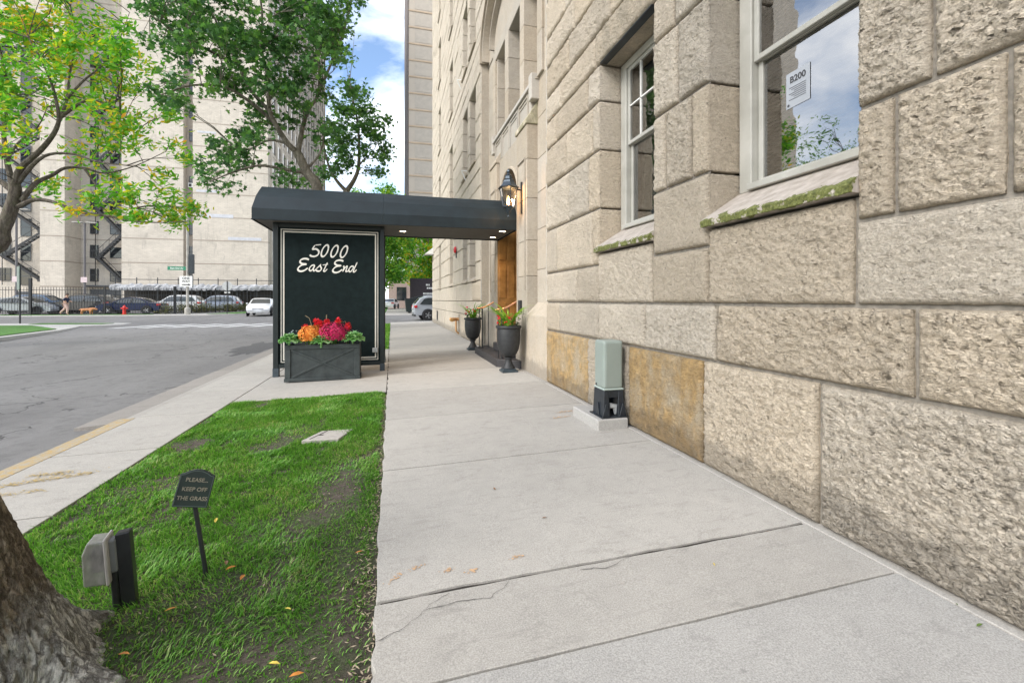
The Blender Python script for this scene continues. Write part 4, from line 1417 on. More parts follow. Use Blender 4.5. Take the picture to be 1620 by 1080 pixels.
# ------------------------------------------------------------------ planter box with autumn flowers
pl = thing('planter_box', 'dark green wooden planter box with a crossed brace front below the sign panel', 'planter', (-1.14, 8.5, zg(-1.14)))
px0, px1, py0, py1, pz0, pz1 = -1.73, -0.55, 8.28, 8.76, -.075, .54
t_ = .03
b_ = MB()
b_.box(px0, px1, py0, py0 + t_, pz0, pz1); b_.box(px0, px1, py1 - t_, py1, pz0, pz1)
b_.box(px0, px0 + t_, py0 + t_, py1 - t_, pz0, pz1); b_.box(px1 - t_, px1, py0 + t_, py1 - t_, pz0, pz1)
M_PLANTER = pm('worn_dark_green_paint', (0.026, 0.034, 0.034), 0.5, var=0.4, vs_=7, c2=(0.045, .056, .055))
b_.build('box_wall', M_PLANTER, pl, bevel=.004)
rl = MB()
yy = py0 - .022
rl.box(px0 - .01, px1 + .01, yy, py0, pz1 - .07, pz1 + .005); rl.box(px0 - .02, px1 + .02, yy - .012, py0, pz0, pz0 + .06)
rl.box(px0 - .01, px0 + .08, yy, py0, pz0 + .06, pz1 - .07); rl.box(px1 - .08, px1 + .01, yy, py0, pz0 + .06, pz1 - .07)
rl.build('rail_frame', M_PLANTER, pl, bevel=.006)
for s_ in (0, 1):
    a = (px0 + .09, py0 - .007 - .002 * s_, pz0 + .07); b = (px1 - .09, py0 - .007 - .002 * s_, pz1 - .08)
    if s_:
        a, b = (a[0], a[1], b[2]), (b[0], b[1], a[2])
    MB().bar(a, b, .012, .035, (0, 0, 1)).build('brace', M_PLANTER, pl, bevel=.003)
MB().box(px1, px1 + .03, py0 + .03, py0 + .12, pz0, pz0 + .1).build('corner_block', M_PLANTER, pl, bevel=.005)
MB().box(px0 + t_, px1 - t_, py0 + t_, py1 - t_, .40, .50).build('potting_soil', M_SOIL, pl)

def floret_dome(name, label, cat, c, r, mat, n, fs, flat=0.8, leafmat=None, seed=0, frill=False):
    g = random.Random(seed)
    o = thing(name, label, cat, (c[0], c[1], .50))
    mb = MB()
    gold = (1 + 5 ** .5) / 2
    for k in range(n):
        u = 1 - 1.25 * (k + .5) / n
        a = 2 * math.pi * k / gold
        s = math.sqrt(max(0, 1 - u * u))
        lump = 1 + (.10 * math.sin(5 * a + 3 * u) + g.uniform(-.07, .07)) * (1.6 if frill else 1)
        nrm = Vector((s * math.cos(a), s * math.sin(a), u))
        p = Vector(c) + Vector((nrm.x * r * lump, nrm.y * r * lump, nrm.z * r * flat * lump))
        t1 = nrm.orthogonal().normalized(); t2 = nrm.cross(t1)
        m = 7
        q = fs * g.uniform(.75, 1.25)
        ph = g.uniform(0, 6)
        ctr = p + nrm * q * .18
        ringp = []
        for j in range(m * 2):
            aa = ph + math.pi * j / m
            rr = q * (1.0 if j % 2 == 0 else .62)
            ringp.append(p + (t1 * math.cos(aa) + t2 * math.sin(aa)) * rr + nrm * q * (.28 if j % 2 == 0 else .05))
        b = len(mb.v)
        mb.v += [tuple(ctr)] + [tuple(x) for x in ringp]
        mb.f += [(b, b + 1 + j, b + 1 + (j + 1) % (2 * m)) for j in range(2 * m)]
    mb.build('flower_heads', mat, o, kind='stuff')
    lf = MB()
    for k in range(46):
        a = g.uniform(0, 6.28); z = g.uniform(-.35, .15)
        p = Vector(c) + Vector((math.cos(a) * r * .97, math.sin(a) * r * .97, z * r))
        d = Vector((math.cos(a), math.sin(a), g.uniform(-.3, .4))).normalized()
        s = d.cross(Vector((0, 0, 1))).normalized() * .02
        lf.add([p, p + d * .03 + s, p + d * .075, p + d * .03 - s], [(0, 1, 2, 3)])
    lf.tube([(c[0], c[1], .5), (c[0], c[1], c[2])], .05, 6)
    lf.build('leaves', M_LEAF_DARK, o)
    return o
M_MUM_O = leafy('orange_mum_petals', [(.42, .10, .01), (.66, .18, .02), (.80, .30, .04), (.85, .48, .12)], .6, .15, 30)
M_MUM_M = leafy('magenta_mum_petals', [(.30, .004, .05), (.46, .012, .085), (.55, .02, .11), (.62, .05, .16)], .6, .15, 30)
M_CELOSIA = leafy('red_celosia_plumes', [(.50, .01, .02), (.68, .02, .03), (.78, .04, .05)], .6, .15, 30)
floret_dome('chrysanthemum', 'round orange chrysanthemum in the planter box', 'flower', (-1.36, 8.42, .66), .20, M_MUM_O, 620, .017, .95, seed=1)
floret_dome('chrysanthemum', 'wide magenta chrysanthemum in the planter box', 'flower', (-0.98, 8.44, .67), .245, M_MUM_M, 900, .016, .85, seed=2, frill=True)
M_CABB = leafy('kale_leaves', [(.07, .22, .05), (.14, .33, .10), (.28, .48, .20), (.48, .60, .42)], .5, .2, 14)
def cabbage(c, r, label, seed):
    g = random.Random(seed)
    o = thing('ornamental_kale', label, 'plant', (c[0], c[1], .50), group='kale plants in the planter box')
    mb = MB()
    for ring_, (cnt, rr, tilt) in enumerate(((8, 1.0, .15), (8, .78, .5), (6, .55, .9), (4, .32, 1.25))):
        for k in range(cnt):
            a = 2 * math.pi * k / cnt + ring_ * .4 + g.uniform(-.15, .15)
            d = Vector((math.cos(a), math.sin(a), 0)); s = Vector((-d.y, d.x, 0))
            Lr = r * rr * g.uniform(.9, 1.1)
            nu, nv = 4, 6
            b = len(mb.v)
            for i in range(nu + 1):
                u = i / nu
                wd_ = Lr * .62 * math.sin(math.pi * (0.12 + .80 * u)) ** .8
                rise = Lr * (math.sin(tilt) * u - .35 * u * u * (1 - tilt / 2))
                for j in range(nv + 1):
                    w = (j / nv - .5) * 2
                    fr_ = (u ** 2) * .10 * r * math.sin(j * 2.4 + k)
                    p = Vector(c) + d * (Lr * u * math.cos(tilt * .7)) + s * wd_ * w + Vector((0, 0, rise + .18 * Lr * w * w + fr_ + ring_ * .015))
                    mb.v.append(tuple(p))
            for i in range(nu):
                for j in range(nv):
                    q = b + i * (nv + 1) + j
                    mb.f.append((q, q + 1, q + nv + 2, q + nv + 1))
    mb.build('leaf_rosette', M_CABB, o, smooth=True)
    MB().tube([(c[0], c[1], .49), (c[0], c[1], c[2] + .02)], .02, 6).build('stem', M_CABB, o)
cabbage((-1.68, 8.32, .62), .19, 'green ornamental kale at the left end of the planter box', 1)
cabbage((-1.17, 8.26, .60), .165, 'green ornamental kale in front between the orange and magenta flowers', 2)
cabbage((-0.66, 8.32, .63), .20, 'green ornamental kale at the right end of the planter box', 3)
def plume(p, h, label, seed, w=.035):
    g = random.Random(seed)
    o = thing('celosia', label, 'flower', (p[0], p[1], .50), group='red plumes behind the mums')
    mb = MB()
    for k in range(190):
        t = g.random(); a = g.uniform(0, 6.28)
        rr = 1.35 * w * (1 - .75 * abs(t - .45)) * g.uniform(.1, 1.25)
        c = Vector((p[0] + math.cos(a) * rr, p[1] + math.sin(a) * rr, p[2] - h * .5 + h * t))
        e = .02
        mb.add([c + Vector((g.uniform(-e, e), g.uniform(-e, e), g.uniform(-e, e * 2))) for _ in range(3)], [(0, 1, 2)])
    mb.build('plume', M_CELOSIA, o)
    st = MB().tube([(p[0], p[1], .5), (p[0], p[1], p[2])], .006, 5)
    for k in range(7):
        a = g.uniform(0, 6.28); z = g.uniform(.62, p[2] - .02)
        d = Vector((math.cos(a), math.sin(a), .2)); s = Vector((-d.y, d.x, 0)) * .022
        q = Vector((p[0], p[1], z))
        st.add([q, q + d * .05 + s, q + d * .11, q + d * .05 - s], [(0, 1, 2, 3)])
    st.build('stem', M_LEAF_MID, o)
for i, (x, y, z) in enumerate(((-1.30, 8.60, .90), (-1.13, 8.62, .89), (-0.93, 8.60, .92), (-0.76, 8.56, .82), (-1.47, 8.58, .80), (-1.22, 8.55, .87))):
    plume((x, y, z), .11, 'red celosia plume behind the chrysanthemums, number %s from the left' % ['three', 'four', 'five', 'six', 'one', 'two'][i] if False else
          ['red celosia plume above the gap between the chrysanthemums', 'red celosia plume left of the magenta flower top', 'tallest red celosia plume above the magenta chrysanthemum',
           'red celosia plume by the right kale', 'small red celosia plume at the left behind the orange chrysanthemum', 'red celosia plume right behind the orange chrysanthemum'][i], i)
# dusty silver foliage and bent dry stalks
sv = thing('dusty_foliage', 'silver grey trailing foliage at the ends of the planter box', 'plant', (-1.14, 8.6, .50))
mb = MB()
for cx in (-1.62, -.66):
    for k in range(60):
        a = random.uniform(0, 6.28)
        p = Vector((cx + random.uniform(-.1, .1), 8.5 + random.uniform(-.1, .1), .55 + random.uniform(0, .22)))
        d = Vector((math.cos(a), math.sin(a), random.uniform(0, .8))).normalized() * .05; s = Vector((-d.y, d.x, 0)) * .3
        mb.add([p, p + d * .5 + s, p + d, p + d * .5 - s], [(0, 1, 2, 3)])
mb.build('leaves', pm('silver_leaf', (.22, .27, .27), .6), sv)
mb = MB()
mb.tube([(-1.38, 8.66, .5), (-1.385, 8.66, .86), (-1.42, 8.66, .98), (-1.49, 8.66, 1.03)], .007, 6)
mb.tube([(-.80, 8.66, .5), (-.79, 8.66, .84), (-.82, 8.66, .92), (-.86, 8.66, .90)], .007, 6)
mb.tube([(-1.14, 8.66, .5), (-1.135, 8.66, 1.04)], .009, 6)
mb.build('dry_stalk', pm('dry_stalk', (.2, .17, .1), .8), sv)

# ------------------------------------------------------------------ steps, rails, urns
stp = thing('entrance_steps', 'two black stone steps with clipped corners below the door', 'steps', (2.3, 9.5, 0))
MB().prism([(2.62, 8.2), (2.36, 8.22), (1.99, 8.62), (1.99, 11.0), (2.36, 11.4), (2.62, 11.4)], -.02, .145, 'z').build('lower_step', M_STEP, stp, bevel=.012, seg=2)
MB().box(2.30, 2.66, 8.68, 10.32, .15, .325).build('upper_step', M_STEP, stp, bevel=.012, seg=2)
M_COPPER = pm('polished_copper_rail', (.70, .36, .20), .28, .9, var=.1)
def handrail(y, label):
    o = thing('handrail', label, 'handrail', (2.12, y, .145), group='handrails at the steps')
    r = MB()
    r.tube([(1.98, y, 1.10), (2.10, y, 1.115), (2.22, y, 1.15), (2.38, y, 1.24), (2.64, y, 1.40)], .021, 10)
    r.build('rail', M_COPPER, o, smooth=True)
    p = MB().tube([(2.12, y, .145), (2.12, y, 1.12)], .016, 8)
    p.tube([(2.12, y, .60), (2.12, y, .615), (2.12, y, .63)], [.018, .027, .018], 8)
    p.tube([(2.12, y, .146), (2.12, y, .16)], .035, 8)
    p.build('post', M_BLACKMETAL, o, smooth=True)
    q = MB().tube([(2.05, y, .145), (2.05, y, .62), (2.05, y, 1.11)], .010, 6)
    q.build('baluster', M_BLACKMETAL, o)
    q = MB().tube([(2.27, y, .145), (2.27, y, 1.18)], .010, 6)
    q.build('baluster', M_BLACKMETAL, o)
handrail(8.72, 'copper topped handrail behind the nearer urn')
handrail(10.72, 'copper topped handrail beside the farther urn')
def urn(x, y, label):
    o = thing('garden_urn', label, 'urn', (x, y, zg(x)), group='urns flanking the door')
    k = zg(x)
    f = MB(); f.box(x - .145, x + .145, y - .145, y + .145, k, k + .035); f.box(x - .12, x + .12, y - .12, y + .12, k + .035, k + .06)
    f.build('foot', pm('worn_blue_grey_metal', (0.035, .05, .06), .5), o, bevel=.006)
    s = MB().lathe([(.115, .06), (.12, .075), (.105, .10), (.075, .15), (.058, .20), (.062, .235), (.085, .245), (.085, .262), (.06, .268)], (x, y, k), 28, caps=False)
    s.build('stem', M_IRONURN, o, smooth=True)
    s = MB().lathe([(.06, .266), (.10, .285), (.15, .33), (.188, .41), (.208, .52), (.216, .64), (.214, .75), (.208, .79), (.232, .80), (.238, .82), (.232, .845), (.20, .85), (.19, .80), (.01, .80)], (x, y, k), 32, caps=False)
    s.build('bowl', M_IRONURN, o, smooth=True)
urn(2.07, 7.98, 'black cast iron urn nearer to the camera, at the right end of the steps')
urn(2.07, 11.75, 'black cast iron urn farther away, at the left end of the steps')
def urn_plant(x, y, label, seed, grassy):
    g = random.Random(seed)
    o = thing('potted_flowers', label, 'plant', (x, y, .80 + zg(x)), group='plants in the urns')
    zb = .80 + zg(x)
    lf = MB()
    for k in range(170):
        a = g.uniform(0, 6.28); rr = .2 * math.sqrt(g.random())
        p = Vector((x + math.cos(a) * rr, y + math.sin(a) * rr, zb + g.uniform(.0, .26)))
        b = g.uniform(0, 6.28)
        d = Vector((math.cos(b), math.sin(b), g.uniform(.0, .9))).normalized() * g.uniform(.05, .09); s = Vector((-d.y, d.x, 0)).normalized() * .022
        lf.add([p, p + d * .5 + s, p + d, p + d * .5 - s], [(0, 1, 2), (0, 2, 3)])
    lf.build('leaves', M_LEAF_MID, o)
    gr = MB()
    for k in range(40 if grassy else 22):
        a = g.uniform(0, 6.28); L_ = g.uniform(.45, .78)
        d = Vector((math.cos(a), math.sin(a), 0)); s = Vector((-d.y, d.x, 0)) * .019
        c = Vector((x, y, zb)) + d * .05
        pts = [c + d * (L_ * .75 * t ** 1.6) + Vector((0, 0, L_ * (t * 1.05 - .45 * t * t))) for t in (0, .35, .7, 1.0)]
        v = [q for i, p in enumerate(pts) for q in ((p - s * (1 - i * .28)), (p + s * (1 - i * .28)))]
        gr.add(v, [(2 * i, 2 * i + 1, 2 * i + 3, 2 * i + 2) for i in range(3)])
    gr.build('strap_leaves', leafy('strap_leaves', [(.09, .24, .02), (.2, .40, .04), (.34, .5, .07)], .5, .3, 8), o)
    fl = MB()
    for k in range(9 if not grassy else 6):
        a = g.uniform(2.2, 4.6) if grassy else g.uniform(0, 6.28)
        c = Vector((x + math.cos(a) * .19, y + math.sin(a) * .19, zb + g.uniform(.08, .25 if grassy else .34)))
        for j in range(9):
            b = g.uniform(0, 6.28); e = g.uniform(-.6, 1)
            d = Vector((math.cos(b), math.sin(b), e)).normalized() * .035; s = d.orthogonal().normalized() * .018
            fl.add([c, c + d * .6 + s, c + d, c + d * .6 - s], [(0, 1, 2, 3)])
    fl.build('blossom', M_CELOSIA, o)
    dk = MB()
    for k in range(90):
        c = Vector((x + .17 * (1 if grassy else -1) * g.uniform(.2, 1.2), y - .08 + g.uniform(-.14, .14), zb + g.uniform(-.06, .16)))
        b = g.uniform(0, 6.28); d = Vector((math.cos(b), math.sin(b), g.uniform(-.4, .7))).normalized() * .06; s = Vector((-d.y, d.x, 0)) * .3
        dk.add([c, c + d * .5 + s, c + d, c + d * .5 - s], [(0, 1, 2, 3)])
    dk.build('dark_foliage', pm('dark_purple_foliage', (.025, .03, .03), .5), o)
urn_plant(2.07, 7.98, 'bright green spiky plant with red blooms in the nearer urn', 3, True)
urn_plant(2.07, 11.75, 'leafy plant with red blooms in the farther urn', 4, False)

# ------------------------------------------------------------------ lantern on the pilaster
M_LANT = pm('blue_grey_lantern_metal', (.055, .07, .085), .35, .7, var=.2)
lx, ly, lz = 2.13, 8.22, 2.86
lt = thing('wall_lantern', 'hexagonal gas style wall lantern with a lit flame beside the canopy', 'lantern', (lx, ly, lz))
br = MB(); br.box(2.375, 2.398, ly - .03, ly + .03, 2.95, 3.55); br.tube([(2.38, ly, 3.40), (2.25, ly, 3.41), (2.16, ly, 3.43)], .018, 8)
br.build('bracket', M_BLACKMETAL, lt, bevel=.003)
MB().lathe([(.004, 0), (.022, .02), (.012, .05), (.028, .08), (.05, .12), (.055, .15), (.10, .19), (.115, .20)], (lx, ly, lz), 18).build('lower_finial', M_LANT, lt, smooth=True)
MB().lathe([(.205, .555), (.21, .565), (.175, .59), (.12, .66), (.105, .70), (.11, .71), (.075, .73), (.07, .78), (.085, .79), (.04, .82), (.02, .845), (.035, .87), (.03, .895), (.005, .92)], (lx, ly, lz), 6, R(30)).build('roof', M_LANT, lt)
cage = MB()
for k in range(6):
    a = R(30 + 60 * k)
    cage.tube([(lx + .105 * math.cos(a), ly + .105 * math.sin(a), lz + .20), (lx + .175 * math.cos(a), ly + .175 * math.sin(a), lz + .56)], .0085, 5)
cage.lathe([(.115, .195), (.115, .212), (.10, .212)], (lx, ly, lz), 6, R(30), caps=False)
cage.lathe([(.18, .545), (.18, .56), (.165, .56)], (lx, ly, lz), 6, R(30), caps=False)
cage.build('cage', M_LANT, lt)
for k in range(6):
    a, b = R(30 + 60 * k), R(90 + 60 * k)
    MB().add([(lx + .10 * math.cos(a), ly + .10 * math.sin(a), lz + .21), (lx + .10 * math.cos(b), ly + .10 * math.sin(b), lz + .21),
              (lx + .17 * math.cos(b), ly + .17 * math.sin(b), lz + .55), (lx + .17 * math.cos(a), ly + .17 * math.sin(a), lz + .55)], [(0, 1, 2, 3)]).build('pane', M_LGLASS, lt)
MB().lathe([(.004, .23), (.03, .26), (.034, .29), (.022, .34), (.010, .38), (.002, .41)], (lx, ly, lz), 12).build('flame', emit('gas_flame', (1.0, .45, .13), 12), lt, smooth=True)
MB().tube([(lx, ly, lz + .19), (lx, ly, lz + .24)], .012, 8).build('burner', M_LANT, lt)
pl_ = bpy.data.lights.new('flame_light', 'POINT'); pl_.energy = 7; pl_.color = (1, .55, .22); pl_.shadow_soft_size = .03
po = bpy.data.objects.new('flame_light', pl_); col.objects.link(po); po.parent = lt; po.location = (0, 0, .44)

# small fixtures on the wall
cb = thing('door_intercom', 'small dark intercom box on the pilaster beside the nearer urn', 'intercom', (2.39, 8.3, 1.15))
MB().box(2.355, 2.397, 8.22, 8.36, 1.08, 1.30).build('case', M_BLACKMETAL, cb, bevel=.006)
MB().box(2.352, 2.356, 8.25, 8.33, 1.20, 1.27).build('screen', M_DGLASS, cb)
M_BRASS = pm('worn_brass', (.62, .34, .15), .35, .9, var=.2)
fd = thing('fire_department_connection', 'brass twin fire hose connection on the wall beyond the farther urn', 'fire valve', (2.3, 16.2, .4))
MB().tube([(2.37, 16.2, .62), (2.22, 16.2, .62)], .06, 12).build('pipe', M_BRASS, fd)
for s_ in (-1, 1):
    MB().tube([(2.24, 16.2, .62), (2.16, 16.2 + .14 * s_, .62), (2.06, 16.2 + .2 * s_, .6)], [.06, .06, .07], 12).build('inlet', M_BRASS, fd, smooth=True)
MB().tube([(2.24, 16.2, .60), (2.24, 16.2, .2), (2.34, 16.2, .1)], .03, 8).build('drain', M_BRASS, fd)
MB().box(2.335, 2.36, 16.0, 16.4, .18, .80).build('back_plate', M_SMOOTH, fd)
ab = thing('alarm_bell', 'red round alarm bell high on the far wall under the canopy edge', 'alarm', (2.33, 16.9, 3.2))
MB().lathe([(.02, .0), (.12, .0), (.13, .03), (.10, .07), (.02, .09)], (0, 0, 0), 20).build('gong', pm('red_enamel', (.55, .015, .025), .35), ab, local=True).rotation_euler = (0, R(-90), 0)
MB().box(2.325, 2.36, 16.84, 16.96, 2.9, 3.14).build('box', M_DARKSTEEL, ab)
fl_ = thing('flag_bracket', 'pale metal flag bracket on the upper wall above the canopy', 'bracket', (2.36, 15.6, 8.9))
MB().tube([(2.36, 15.7, 8.7), (2.2, 15.65, 9.0)], .02, 6).build('arm', M_WHITE, fl_)
MB().tube([(2.36, 15.5, 8.95), (2.2, 15.65, 9.0)], .015, 6).build('strut', M_WHITE, fl_)
fl2 = dup(fl_, (2.36, 14.6, 5.45), None, 'pale metal flag bracket on the wall just above the canopy')

# ------------------------------------------------------------------ utility cabinet by the wall
ug = pm('utility_green_paint', (.245, .283, .252), .45, var=.06, vs_=3)
M_BP = pm('black_plastic_skirt', (.016, .021, .027), .4, var=.3, vs_=14)
cbt = thing('telecom_pedestal', 'grey green telecom pedestal on a black skirt beside the stone wall', 'utility box', (2.2, 4.3, .10))
MB().box(1.99, 2.335, 4.12, 4.76, -.03, .10).build('concrete_base', M_CONC2, cbt, bevel=.012)
def frust(mb, x0, x1, y0, y1, z0, z1, e):
    v = [(x0 - e, y0 - e, z0), (x1 + e, y0 - e, z0), (x1 + e, y1 + e, z0), (x0 - e, y1 + e, z0), (x0, y0, z1), (x1, y0, z1), (x1, y1, z1), (x0, y1, z1)]
    return mb.add(v, [(0, 3, 2, 1), (4, 5, 6, 7), (0, 1, 5, 4), (1, 2, 6, 5), (2, 3, 7, 6), (3, 0, 4, 7)])
cy0, cy1, cx0, cx1 = 4.19, 4.42, 2.095, 2.315
MB().box(cx0, cx1, cy0, cy1, .385, .885).build('cover', ug, cbt, bevel=.03, seg=3)
MB().box(cx0 - .006, cx1 + .006, cy0 - .006, cy1 + .006, .375, .395).build('rim', pm('pale_green_edge', (.36, .42, .38), .5), cbt, bevel=.008)
sk = MB()
e = .03
for (ya, yb) in ((cy0, cy0 + .018), (cy1 - .018, cy1)):
    # near and far face with an opening low down
    frust(sk, cx0, cx0 + .055, ya, yb, .104, .375, .012)
    frust(sk, cx1 - .055, cx1, ya, yb, .104, .375, .012)
    sk.box(cx0 + .055, cx1 - .055, ya, yb, .30, .375)
frust(sk, cx0, cx0 + .018, cy0 + .02, cy1 - .02, .104, .375, .012)
frust(sk, cx1 - .018, cx1, cy0 + .02, cy1 - .02, .104, .375, .012)
sk.build('skirt', M_BP, cbt, bevel=.006)
for x in (cx0 + .0, cx0 + .19):
    MB().prism([(x - .03, .104), (x + .055, .104), (x + .03, .24), (x + .01, .24)], cy0 - .024, cy0 - .012, 'y').build('rib', M_BP, cbt, bevel=.003)
MB().prism([(cy0 + .07, .104), (cy0 + .15, .104), (cy0 + .12, .24), (cy0 + .10, .24)], cx0 - .024, cx0 - .012, 'x').build('rib', M_BP, cbt, bevel=.003)
fl = MB(); fl.box(cx0 - .045, cx1 + .03, cy0 - .045, cy1 + .03, .1005, .112)
fl.build('flange', M_BP, cbt, bevel=.005)
MB().tube([(cx0 + .08, cy0 + .05, .21), (cx0 + .15, cy0 + .05, .20), (cx0 + .16, cy0 + .06, .12)], [.032, .03, .02], 10).build('cable_joint', pm('grey_pvc', (.45, .46, .45), .5), cbt, smooth=True)
lb = MB().lathe([(.012, 0), (.010, .006)], (0, 0, 0), 8).build('lock_bolt', M_DARKSTEEL, cbt, local=True); lb.location = (cx0 - .004 - 2.2, 4.36 - 4.3, .42 - .10); lb.rotation_euler = (0, R(-90), 0)

# ------------------------------------------------------------------ keep-off-the-grass sign
sg = thing('lawn_sign', 'small dark green lawn sign reading PLEASE KEEP OFF THE GRASS on a thin stake', 'sign', (-.895, 2.57, -.075))
M_SIGN = pm('dark_green_sign_enamel', (.014, .026, .020), .4, var=.2)
MB().tube([(0, 0, -.03), (-.035, 0, .22), (-.055, 0, .36)], .0105, 8).build('stake', M_BLACKMETAL, sg, local=True)
bd = MB()
w, h = .074, .083
top_ = [(-w, h * .86), (-w * .80, h * .90), (-w * .55, h * 1.04), (-w * .25, h * 1.14), (0, h * 1.16), (w * .25, h * 1.14), (w * .55, h * 1.04), (w * .80, h * .90), (w, h * .86)]
bd.prism([(-w, -h), (w, -h)] + top_[::-1], -.009, .009, 'y')
bo = bd.build('board', M_SIGN, sg, local=True, bevel=.002)
bo.location = (-.055, -.002, .435)
bo.rotation_euler = (R(-6), R(13), R(10))
ou = MB()
oo = [(-w, -h), (w, -h)] + top_[::-1]
for (a, b) in zip(oo, oo[1:] + oo[:1]):
    ou.bar((a[0] * .94, -.0105, a[1] * .93), (b[0] * .94, -.0105, b[1] * .93), .003, .0035, (0, 1, 0))
ou.build('raised_rim', pm('sign_rim', (.07, .095, .085), .5), bo, local=True)
M_SLET = pm('tarnished_gold_letters', (.26, .235, .17), .5)
for s_, z, sz in (('PLEASE...', .046, .0255), ('KEEP OFF', .002, .0255), ('THE GRASS', -.041, .0255)):
    t = text_part('lettering', s_, sz, M_SLET, bo, (0, 0, 0), (R(90), 0, 0), .0008)
    t.location = (0.002, -.0105, z)

# ------------------------------------------------------------------ garden socket post
ou_ = thing('socket_post', 'black garden socket post with a clear weatherproof cover', 'socket', (-1.165, 2.40, -.08))
p_ = MB()
p_.box(-.005, .085, -.03, .045, -.03, .36)
po_ = p_.build('post', M_BLACKMETAL, ou_, local=True, bevel=.004)
MB().box(.005, .075, -.02, .035, .350, .3615).build('post_mouth', M_DARK, ou_, local=True)
MB().box(-.055, -.008, -.035, .02, -.03, .25).build('conduit', M_BLACKMETAL, ou_, local=True, bevel=.01)
MB().box(-.085, .0, -.045, .03, .19, .345).build('socket_box', pm('grey_box', (.16, .165, .165), .5), ou_, local=True, bevel=.008)
def cover_mat():
    m, nt, b = newmat('scratched_clear_plastic')
    v = pos(nt)
    c = ramp(nt, noise_n(nt, pos(nt, (1, 1, .4)), 40, 5), [(.3, (.28, .27, .26)), (.7, (.52, .50, .48))])
    nt.links.new(c, b.inputs['Base Color'])
    b.inputs['Roughness'].default_value = .3
    tr = nt.nodes.new('ShaderNodeBsdfTransparent'); tr.inputs['Color'].default_value = (.8, .8, .8, 1)
    ms = nt.nodes.new('ShaderNodeMixShader'); ms.inputs[0].default_value = .42
    nt.links.new(b.outputs[0], ms.inputs[1]); nt.links.new(tr.outputs[0], ms.inputs[2])
    nt.links.new(ms.outputs[0], nt.nodes['Material Output'].inputs['Surface'])
    return m
M_CLEAR = cover_mat()
cv = MB()
cv.prism([(-.06, .155), (-.19, .17), (-.185, .315), (-.15, .365), (-.045, .355)], -.085, .065, 'y')
cvo = cv.build('cover', M_CLEAR, ou_, local=True, bevel=.012, seg=3)
MB().box(-.06, -.04, -.09, .07, .15, .365).build('hinge_frame', pm('grey_plastic_rim', (.42, .40, .38), .45), ou_, local=True, bevel=.006)
MB().box(-.155, -.09, -.045, .03, .21, .31).build('plug', pm('dark_plug', (.08, .09, .10), .5), ou_, local=True, bevel=.006)
ou_.rotation_euler = (0, R(-4), R(12))
ou_.scale = (.58, .66, .95)

# ------------------------------------------------------------------ concrete hatch in the lawn
ht = thing('utility_hatch', 'pale rectangular concrete utility hatch set in the lawn', 'hatch', (-.62, 4.82, -.05))
def lz(x, y):
    return float(lawn_z(np.array(x), np.array(y)))
hz = lz(-.62, 4.82) - .012
M_HATCH = pm('pale_hatch_concrete', (.38, .35, .315), .9, var=.15, vs_=20)
MB().add([(-.84, 4.68, hz - .02), (-.50, 4.66, hz - .02), (-.39, 4.97, hz - .02), (-.70, 4.97, hz - .02), (-.84, 4.68, hz + .045), (-.50, 4.66, hz + .045), (-.39, 4.97, hz + .045), (-.70, 4.97, hz + .045)],
         [(0, 3, 2, 1), (4, 5, 6, 7), (0, 1, 5, 4), (1, 2, 6, 5), (2, 3, 7, 6), (3, 0, 4, 7)]).build('lid', M_HATCH, ht, bevel=.006)
MB().bar((-.70, 4.82, hz + .047), (-.66, 4.82, hz + .047), .02, .004).build('lift_slot', M_DARK, ht)
MB().bar((-.77, 4.70, hz + .0465), (-.64, 4.955, hz + .0465), .008, .003).build('seam', M_DARK, ht)

# ------------------------------------------------------------------ fallen leaves and litter, each a thing
M_FALL = {'orange': pm('fallen_orange_leaf', (.50, .20, .035), .6, var=.3, vs_=40), 'yellow': pm('fallen_yellow_leaf', (.52, .40, .06), .6, var=.3, vs_=40),
          'green': pm('fallen_green_leaf', (.10, .16, .03), .6, var=.3, vs_=40), 'brown': pm('fallen_brown_leaf', (.22, .12, .06), .7, var=.3, vs_=40)}
def fallen(x, y, colr, a, size, where, label):
    zf = (lz(x, y) + .035) if where == 'lawn' else zg(x) + .006
    d = Vector((math.cos(a), math.sin(a), .1)) * size; s = Vector((-math.sin(a), math.cos(a), .0)) * size * .32
    mb = MB()
    p = Vector((x, y, zf))
    up = Vector((0, 0, size * .15))
    mb.add([p - d, p - d * .3 + s + up, p + d * .4 + s * .8 + up, p + d, p + d * .4 - s * .8 + up * 1.5, p - d * .3 - s + up * 1.4, p + up * .3], [(0, 6, 1), (1, 6, 2), (2, 6, 3), (3, 6, 4), (4, 6, 5), (5, 6, 0)])
    o = mb.build('fallen_leaf', M_FALL[colr], None, loc=(x, y, zf))
    tag(o, label, 'leaf', 'fallen leaves on the %s' % where)
gl_ = random.Random(5)
